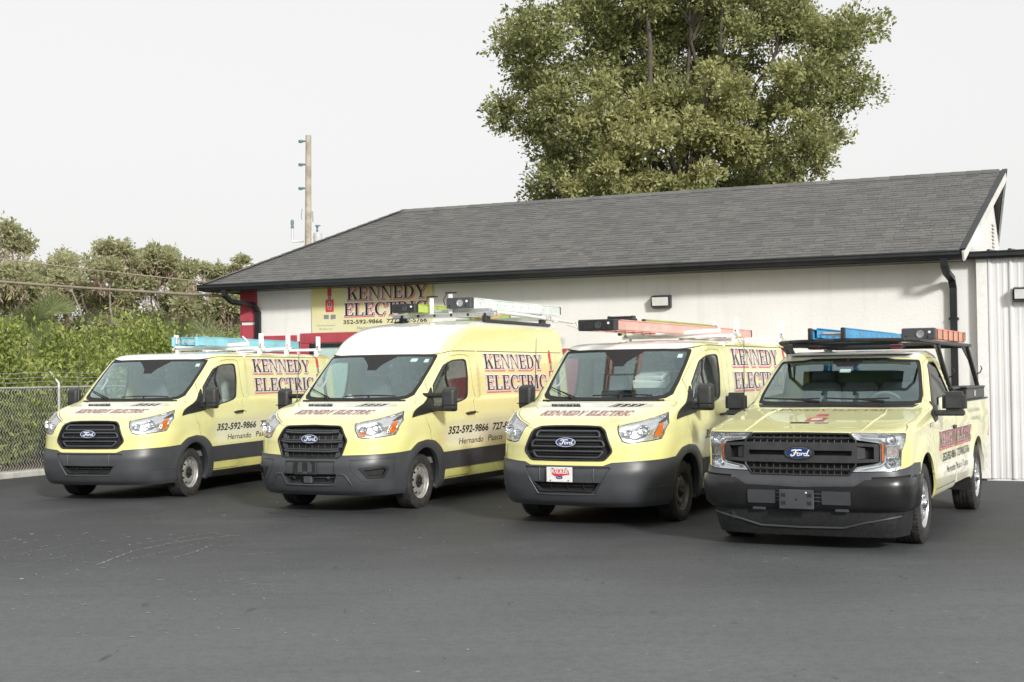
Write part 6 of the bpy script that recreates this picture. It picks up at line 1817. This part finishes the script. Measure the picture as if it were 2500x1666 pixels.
def leaves(P, D, size, asp=.5, jit=.35, droop=0.0):
    """leaf blades at points P (n,3) pointing along D; each a folded diamond of two triangles"""
    n = len(P); s = size * (1 + jit * RNG.standard_normal(n).clip(-1.5, 1.5))[:, None]
    D = D + .55 * RNG.standard_normal((n, 3)); D[:, 2] -= droop
    D /= np.linalg.norm(D, axis=1, keepdims=True) + 1e-9
    A = RNG.standard_normal((n, 3)); S = np.cross(D, A); S /= np.linalg.norm(S, axis=1, keepdims=True) + 1e-9
    U = np.cross(S, D)
    tip = P + D * s; l = P + D * s * .45 + S * s * asp * .5 + U * s * .10; r = P + D * s * .45 - S * s * asp * .5 + U * s * .10
    V = np.stack([P, l, tip, r], 1).reshape(-1, 3); i = np.arange(n) * 4
    F = np.concatenate([np.stack([i, i + 3, i + 2], 1), np.stack([i, i + 2, i + 1], 1)])
    return V, F
def clump(c, r, n, flat=.8):
    """points spread through a rough ball, denser towards the skin"""
    d = RNG.standard_normal((n, 3)); d /= np.linalg.norm(d, axis=1, keepdims=True)
    k = RNG.random(n)**.45
    return np.array(c) + d * (k * r)[:, None] * np.array([1, 1, flat]), d
def limb(m, a, b, r0, r1, n=6, wob=.12, sides=7):
    a = np.array(a, float); b = np.array(b, float); L = np.linalg.norm(b - a); pts = []
    for k in range(n + 1):
        t = k / n; p = a + (b - a) * t + RNG.standard_normal(3) * wob * L * .25 * math.sin(PI * t); pts.append(tuple(p))
    m.tube(pts, [r0 + (r1 - r0) * k / n for k in range(n + 1)], sides)
    return pts
M['bark'] = plain('oak_bark', (.10, .085, .07), .9, var=.35, scale=8, bump=.8, bscale=40)
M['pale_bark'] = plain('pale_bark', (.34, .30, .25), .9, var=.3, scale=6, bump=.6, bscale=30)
M['oak_leaf'] = leaf_mat('oak_leaf', [(.10, .125, .048), (.21, .24, .09), (.35, .37, .15), (.52, .52, .26)], .40)
M['oak_lit'] = leaf_mat('sunlit_oak_leaf', [(.24, .26, .10), (.40, .41, .17), (.56, .55, .28)], .40)  # paler copy of the oak leaf, sunlight put into the colour
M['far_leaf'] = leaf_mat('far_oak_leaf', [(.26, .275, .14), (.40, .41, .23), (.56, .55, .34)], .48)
M['moss'] = leaf_mat('spanish_moss', [(.38, .30, .22), (.55, .44, .34), (.46, .35, .27)], .25)
M['bush_leaf'] = leaf_mat('bush_leaf', [(.10, .155, .03), (.26, .325, .07), (.50, .54, .19)], .38)
M['palm_leaf'] = leaf_mat('palmetto_leaf', [(.13, .18, .07), (.22, .27, .11), (.30, .34, .16)], .3)

def crown_tree(name, base, label, cat, spec, nleaf, lsize, mat, bark, trunk_r=.35, group=None, moss=0, branch_show=1.0, flat=.8, droop=.1, extra=None, loose=.085):
    """spec: list of (centre, radius) clumps in world coordinates"""
    root = empty(name, (base[0], base[1], base[2]))
    tag(root, label, cat, group)
    o3 = np.array(base)
    m = MB()
    top = np.mean([s[0] for s in spec], 0); top = np.array([base[0] * .4 + top[0] * .6, base[1] * .4 + top[1] * .6, base[2] + (top[2] - base[2]) * .55])
    limb(m, np.array(base) - o3, top - o3, trunk_r, trunk_r * .6, 8, .10, 10)
    tot = sum(s[1]**2 for s in spec); Vs = []; Fs = []; nb = 0
    mids = []
    if extra: nleaf2 = extra[1] / sum(s[1]**2 for s in extra[0])
    Ve = []; Fe = []; ne = 0
    for c, r, ex_ in [(a, b, 0) for a, b in spec] + ([(a, b, 1) for a, b in extra[0]] if extra else []):
        c = np.array(c, float)
        fork = np.array(base) + (top - np.array(base)) * (.55 + .45 * RNG.random())
        if RNG.random() < branch_show:
            pts = limb(m, fork - o3, c - o3, trunk_r * .32, .03, 6, .18, 6)
            for _ in range(4):
                d = RNG.standard_normal(3); d /= np.linalg.norm(d); limb(m, np.array(pts[-2]), c - o3 + d * r * .8, .025, .008, 4, .2, 5)
        n = int(nleaf * r * r / tot) if not ex_ else int(nleaf2 * r * r)
        P, D = clump(c, r, n, flat)
        # twigs: pull leaves towards a few spokes so that gaps stay open
        k = max(6, int(26 * r)); sp = RNG.standard_normal((k, 3)); sp /= np.linalg.norm(sp, axis=1, keepdims=True); sp *= (.55 + .5 * RNG.random((k, 1))) * r; sp[:, 2] *= flat
        idx = RNG.integers(0, k, n); t = RNG.random((n, 1))**.6
        Q = c + sp[idx] * t + RNG.standard_normal((n, 3)) * loose * r
        mix = RNG.random((n, 1)) < .80
        P = np.where(mix, Q, P); D = np.where(mix, sp[idx] / r, D) + np.array([0, 0, .25])
        V, F = leaves(P - o3, D, lsize, .55, .35, droop)
        if ex_: Ve.append(V); Fe.append(F + ne); ne += len(V); continue
        Vs.append(V); Fs.append(F + nb); nb += len(V)
    m.build('trunk', bark, root, ang=60)
    fast_mesh('crown', np.concatenate(Vs), np.concatenate(Fs), mat, root)
    if extra: fast_mesh('sunlit_sprays', np.concatenate(Ve), np.concatenate(Fe), extra[3], root)
    if moss:
        Vs = []; Fs = []; nb = 0
        for c, r in spec:
            n = int(moss * r)
            for _ in range(n):
                d = RNG.standard_normal(3); d /= np.linalg.norm(d); p = np.array(c) + d * r * .8 * np.array([1, 1, .6]); p[2] -= .2 * r
                L = (.4 + 1.1 * RNG.random()) * .9; k = 26
                P = p + np.stack([RNG.standard_normal(k) * .10, RNG.standard_normal(k) * .10, -RNG.random(k) * L], 1)
                D = np.tile([0, 0, -1.0], (k, 1)); V, F = leaves(P - o3, D, .26, .16, .3)
                Vs.append(V); Fs.append(F + nb); nb += len(V)
        tag(fast_mesh('moss', np.concatenate(Vs), np.concatenate(Fs), M['moss'], root), kind='stuff')
    return root
def pix(u, v, y):
    """world point at depth y on the sight line of photo position (u, v), used once to survey where trees stand"""
    a, b = u - 1250.0, v - 833.0; cr, sr = math.cos(ROLL), math.sin(ROLL)
    x = cr * a + sr * b; yy = -sr * a + cr * b; d = (x / FPX, 1.0, -yy / FPX)
    cp, sp = math.cos(PITCH), math.sin(PITCH); r = (d[0], d[1] * cp - d[2] * sp, d[1] * sp + d[2] * cp)
    k = y / r[1]; return np.array([r[0] * k, y, CAM_H + r[2] * k])
# ---- the big oak behind the roof
spec = []
rs = np.random.default_rng(11)
env = [(1235, 210, 2.0), (1290, 110, 1.9), (1360, 30, 1.9), (1480, -30, 2.0), (1640, -70, 2.2), (1820, -40, 2.0), (1900, 60, 1.9), (2010, 70, 1.7), (2090, 90, 1.5), (2080, 200, 1.7), (2035, 310, 1.7), (1960, 400, 1.8), (1880, 470, 1.8),
       (1275, 300, 1.8), (1330, 400, 1.9), (1400, 470, 1.7), (1500, 520, 1.9), (1640, 520, 2.0), (1780, 500, 1.9), (1450, 130, 2.1), (1400, 270, 2.0), (1550, 60, 2.0), (1690, 90, 2.0), (1800, 160, 2.0), (1930, 230, 1.9), (1850, 330, 2.0),
       (1500, 380, 2.0), (1560, 250, 2.1), (1680, 240, 2.0), (1620, 400, 2.1), (1740, 370, 2.0), (1720, -90, 2.0), (1560, -90, 2.0), (1440, 450, 1.6), (1690, 30, 1.9), (1640, 150, 1.9), (1740, 80, 1.8), (1620, 20, 1.8), (1760, 10, 1.9)]
for u, v, r in env:
    for k in range(5):
        p = pix(1672 + (u - 1672) * .865, v + 8, 40) + np.clip(rs.normal(0, 1, 3), -1.6, 1.6) * np.array([.68, 1.8, .62]); spec.append((p, rs.uniform(.65, 1.15)))
new = []
for k in range(46):                                           # paler sprays on the sunny side, sunlight painted into their colour
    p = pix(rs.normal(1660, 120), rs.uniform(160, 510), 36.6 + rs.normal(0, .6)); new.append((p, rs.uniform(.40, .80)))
for k in range(70):                                           # ragged rim
    a = rs.uniform(0, 2 * PI); p = pix(1672 + 405 * math.cos(a) * rs.uniform(.84, 1.0), 205 + 305 * math.sin(a) * rs.uniform(.9, 1.05), 40 + rs.normal(0, 2)); spec.append((p, rs.uniform(.30, .65)))
b0 = pix(1660, 900, 40.5)
crown_tree('oak_tree', (b0[0], b0[1], 0), 'large broad oak tree rising behind the shingle roof', 'tree', spec, 215000, .115, M['oak_leaf'], M['bark'], .42, branch_show=.08, flat=.75, extra=(new, 26000, .125, M['oak_lit']))
# ---- mossy oaks beyond the hedge
far = [('tall oak hung with grey moss at the left picture edge', -20, 700, 52, [(-60, 640, 1.3), (5, 595, .9), (30, 630, .9), (-10, 690, 1.2), (55, 680, .8), (-10, 760, 1.3)]),
       ('moss-draped oak second from the left, round low crown', 140, 760, 58, [(110, 650, 1.0), (155, 640, .9), (185, 690, .9), (90, 700, .9), (120, 745, 1.2), (190, 765, 1.1)]),
       ('tallest moss-draped oak with open top beyond the hedge', 265, 760, 55, [(222, 618, .75), (262, 588, .7), (318, 592, .7), (240, 660, .8), (300, 650, .75), (245, 725, 1.0), (318, 705, .7), (280, 780, 1.1), (335, 615, .5), (290, 610, .5)]),
       ('slender oak with gaps in its crown right of the tallest', 420, 760, 57, [(400, 612, .6), (445, 622, .6), (390, 660, .7), (435, 668, .65), (362, 645, .4), (405, 725, .8), (380, 780, 1.0), (460, 645, .4), (440, 720, .6)]),
       ('small oak nearest the eave corner of the workshop', 530, 760, 54, [(500, 655, .6), (540, 645, .55), (578, 650, .45), (520, 690, .65), (560, 715, .7), (590, 690, .4), (530, 755, .9), (575, 780, .9), (480, 730, .7)]),
       ('low scrubby oak filling the gap behind the hedge', 340, 800, 62, [(330, 800, 1.2), (400, 805, 1.2), (460, 800, 1.2), (260, 815, 1.2), (200, 810, 1.1), (510, 815, 1.2), (80, 800, 1.2), (20, 815, 1.2)])]
for lab, u, v, y, cl in far:
    sp = [(pix(a, b + 14, y) + RNG.normal(0, 1, 3) * np.array([.55, 1.0, .45]) * r, r * RNG.uniform(.50, .80)) for a, b, r in cl for _ in range(3)]
    b0 = pix(u, v, y)
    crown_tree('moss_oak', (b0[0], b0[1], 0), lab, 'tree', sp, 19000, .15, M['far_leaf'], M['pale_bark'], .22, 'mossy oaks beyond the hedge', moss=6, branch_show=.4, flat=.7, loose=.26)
# ---- hedge and palmettos behind the fence
def bush(name, label, c, rx, ry, h, n, mat, size, asp=.32):
    root = empty(name, (c[0], c[1], c[2])); tag(root, label, 'shrub', 'shrubs along the fence')
    m = MB(); k = 26; Vs = []; Fs = []; nb = 0
    tips = []
    for i in range(k * 3):
        a = RNG.random() * 2 * PI; q = math.sqrt(RNG.random())
        b = np.array([math.cos(a) * q * rx * .35, math.sin(a) * q * ry * .35, 0]); t = np.array([math.cos(a) * q * rx, math.sin(a) * q * ry, h * (1 - .45 * q * q) * RNG.uniform(.55, 1.05)])
        limb(m, b, t, .022, .006, 4, .15, 5); tips.append((b, t))
    for b, t in tips:
        nn = int(n / len(tips)); u = RNG.random((nn, 1))**.7
        P = b + (t - b) * u + RNG.standard_normal((nn, 3)) * np.array([.17, .17, .13]) * (.5 + u * .6)
        P[:, 2] = np.maximum(P[:, 2], .06)
        D = (t - b) / np.linalg.norm(t - b) * .6 + RNG.standard_normal((nn, 3)) * .75 + np.array([0, 0, .15])
        V, F = leaves(P, D, size, asp, .3); Vs.append(V); Fs.append(F + nb); nb += len(V)
    m.build('stem', M['bark'], root)
    fast_mesh('foliage', np.concatenate(Vs), np.concatenate(Fs), mat, root)
    return root
blab = ['bright green shrub behind the fence at the left picture edge', 'bright green shrub behind the first fence post', 'green shrub behind the leftmost van\'s nose', 'green shrub above the leftmost van\'s windshield', 'green shrub left of the palmetto fans', 'green shrub farthest back along the fence', 'tall pale shrub rising behind the hedge at left', 'tall pale shrub above the leftmost van']
for i, (a, o_, rx, h) in enumerate(((-.9, 1.75, 1.25, 2.75), (1.4, 1.7, 1.3, 2.9), (3.8, 1.8, 1.35, 2.75), (6.3, 1.8, 1.4, 2.9), (9.0, 1.9, 1.5, 2.8), (12.0, 1.9, 1.6, 3.0), (2.0, 4.6, 1.8, 3.9), (8.0, 4.4, 1.8, 3.5))):
    bush('hedge_shrub', blab[i], Kp(a, o_, .1), rx, 1.15, h, 24000, M['bush_leaf'], .105, .44)
def palmetto(label, c, h, n=15, R=.75):
    root = empty('palmetto', c); tag(root, label, 'palm', 'fan palms beyond the fence')
    for k in range(n):
        a = RNG.random() * 2 * PI; tilt = RNG.uniform(.25, 1.0)
        top = np.array([math.cos(a) * tilt * .9, math.sin(a) * tilt * .9, h * RNG.uniform(.55, 1.0)])
        fr_ = np.array([math.cos(a) * tilt, math.sin(a) * tilt, .75]); fr_ /= np.linalg.norm(fr_)
        sd_ = np.cross(fr_, [0, 0, 1.0]); sd_ /= np.linalg.norm(sd_) + 1e-9; un = np.cross(sd_, fr_)
        V = []; F = []
        for j in range(21):
            q = (j - 10) / 10 * 1.45; d = fr_ * math.cos(q) + sd_ * math.sin(q); e = np.cross(d, un); L = R * (1 - .25 * abs(q) / 1.45) * RNG.uniform(.9, 1.05)
            b0 = len(V); drop = np.array([0, 0, -.14 * RNG.random()])
            V += [top, top + d * L * .45 + e * .018, top + d * L + drop, top + d * L * .45 - e * .018]; F += [(b0, b0 + 1, b0 + 2, b0 + 3)]
        o = fast_mesh('frond', np.array(V), np.array(F), M['palm_leaf'], root)
        MB().tube([(0, 0, 0), tuple(top * np.array([.5, .5, .6])), tuple(top)], [.02, .014, .009], 5).build('stalk', M['palm_leaf'], o)
    return root
for lab, u, v, y, h in (('fan palm left of the blue ladder on the leftmost van', 470, 842, 34, 2.6), ('fan palm tucked behind the hedge near the workshop corner', 560, 830, 36, 2.7), ('grey-green fan palm above the hedge at left', 105, 790, 34, 3.0), ('fan palm between hedge and workshop, above the van roof', 400, 835, 37, 2.7)):
    p = pix(u, v, y); palmetto(lab, (p[0], p[1], 0.0), max(1.6, p[2] + .3), 16, .9)
# ------------------------------------------------------------------ pole and cables
pb_ = pix(750, 900, 50.0)
pole = empty('utility_pole', (pb_[0], pb_[1], 0)); tag(pole, 'weathered wooden utility pole with transformer behind the workshop', 'utility pole')
tp = pix(753, 331, 50.0) - np.array([pb_[0], pb_[1], 0])
M['pole_wood'] = plain('weathered_pole', (.40, .36, .29), .9, var=.25, scale=3, bump=.6, bscale=20)
M['ceramic'] = plain('grey_insulator', (.16, .23, .27), .3, var=.1)
M['tank'] = plain('transformer_grey', (.56, .57, .57), .4, var=.06)
MB().tube([(0, 0, 0), tuple(tp * .5), tuple(tp)], [.15, .13, .105], 14).build('shaft', M['pole_wood'], pole)
for v in (345, 402, 460):
    p = pix(740, v, 50.0) - np.array([pb_[0], pb_[1], 0])
    MB().tube([tuple(p + [.12, 0, 0]), tuple(p + [-.06, 0, 0])], [.03, .05], 8).lathe([(0, .05), (.07, .04), (.085, 0), (.06, -.03), (.08, -.06), (0, -.07)], 12, tuple(p + [-.10, 0, 0]), 'Z').build('insulator', M['ceramic'], pole)
p = pix(776, 585, 50.0) - np.array([pb_[0], pb_[1], 0])
tk = MB().lathe([(0, .28), (.10, .27), (.16, .22), (.165, -.22), (.15, -.28), (0, -.29)], 20, tuple(p), 'Z').build('transformer', M['tank'], pole)
MB().lathe([(0, .26), (.03, .25), (.05, .18), (.03, .12), (.05, .06), (.03, 0)], 10, tuple(p + [-.02, 0, .28]), 'Z').lathe([(0, .05), (.10, .03), (.11, 0), (0, -.01)], 12, tuple(p + [.0, 0, .50]), 'Z').build('bushing', M['ceramic'], tk)
MB().beam(tuple(p + [-.35, 0, .1]), tuple(p + [-.12, 0, .1]), .06, .08).build('tank_bracket', M['tank'], tk)
p = pix(714, 590, 50.0) - np.array([pb_[0], pb_[1], 0])
MB().tube([tuple(p + [.42, 0, 0]), tuple(p), tuple(p + [0, 0, .1]), tuple(p + [0, 0, .75])], .035, 7).build('cutout_arm', M['galv'], pole)
MB().lathe([(0, .22), (.05, .2), (.07, .1), (.05, .0), (.07, -.1), (0, -.12)], 10, tuple(p + [0, 0, .60]), 'Z').build('fuse_cutout', M['ceramic'], pole)
p = pix(744, 510, 50.0) - np.array([pb_[0], pb_[1], 0])
MB().tube([tuple(p + [-.1, 0, 0]), tuple(p + [-.14, 0, -.3]), tuple(p + [-.1, 0, -.4])], .02, 5).tube([tuple(p + [.28, 0, -.1]), tuple(p + [.30, 0, -.5])], .03, 5).build('hardware', M['galv'], pole)
def cable(name, label, a, b, sag, r):
    a = np.array(a); b = np.array(b); c = (a + b) / 2
    o = MB().tube([tuple(a + (b - a) * t - c + np.array([0, 0, -4 * sag * t * (1 - t)])) for t in np.linspace(0, 1, 24)], r, 6).build(name, M['cable'])
    o.location = tuple(c); tag(o, label, 'cable', 'overhead cables'); return o
M['cable'] = plain('aged_cable', (.30, .25, .19), .8, var=.2, scale=2)
ev = np.array(W(-13.75, -.30, 3.30))
cable('overhead_cable', 'thick overhead cable meeting the workshop eave corner', pix(-260, 664, 34), ev, .05, .028)
cable('overhead_cable', 'thin upper overhead cable crossing the mossy oaks', pix(-300, 592, 36), pix(535, 692, 36), .05, .015)
# ------------------------------------------------------------------ unseen woods added behind the photographer for reflections
Vs = []; Fs = []; nb = 0
for k in range(46):
    a = PI * (1.06 + .88 * k / 45); R_ = 44 + 5 * RNG.random(); c = np.array([R_ * 1.15 * math.cos(a), R_ * math.sin(a) + 4, 0]); h = RNG.uniform(4.5, 8.0)
    for z in np.arange(1.0, h, 1.6):
        P, D = clump((c[0], c[1], z), 2.4, 130); V, F = leaves(P, D, .9, .7); Vs.append(V); Fs.append(F + nb); nb += len(V)
tag(fast_mesh('reflection_woods', np.concatenate(Vs), np.concatenate(Fs), M['oak_leaf']), 'unseen woods behind the photographer, added for reflections', 'woods', kind='stuff')
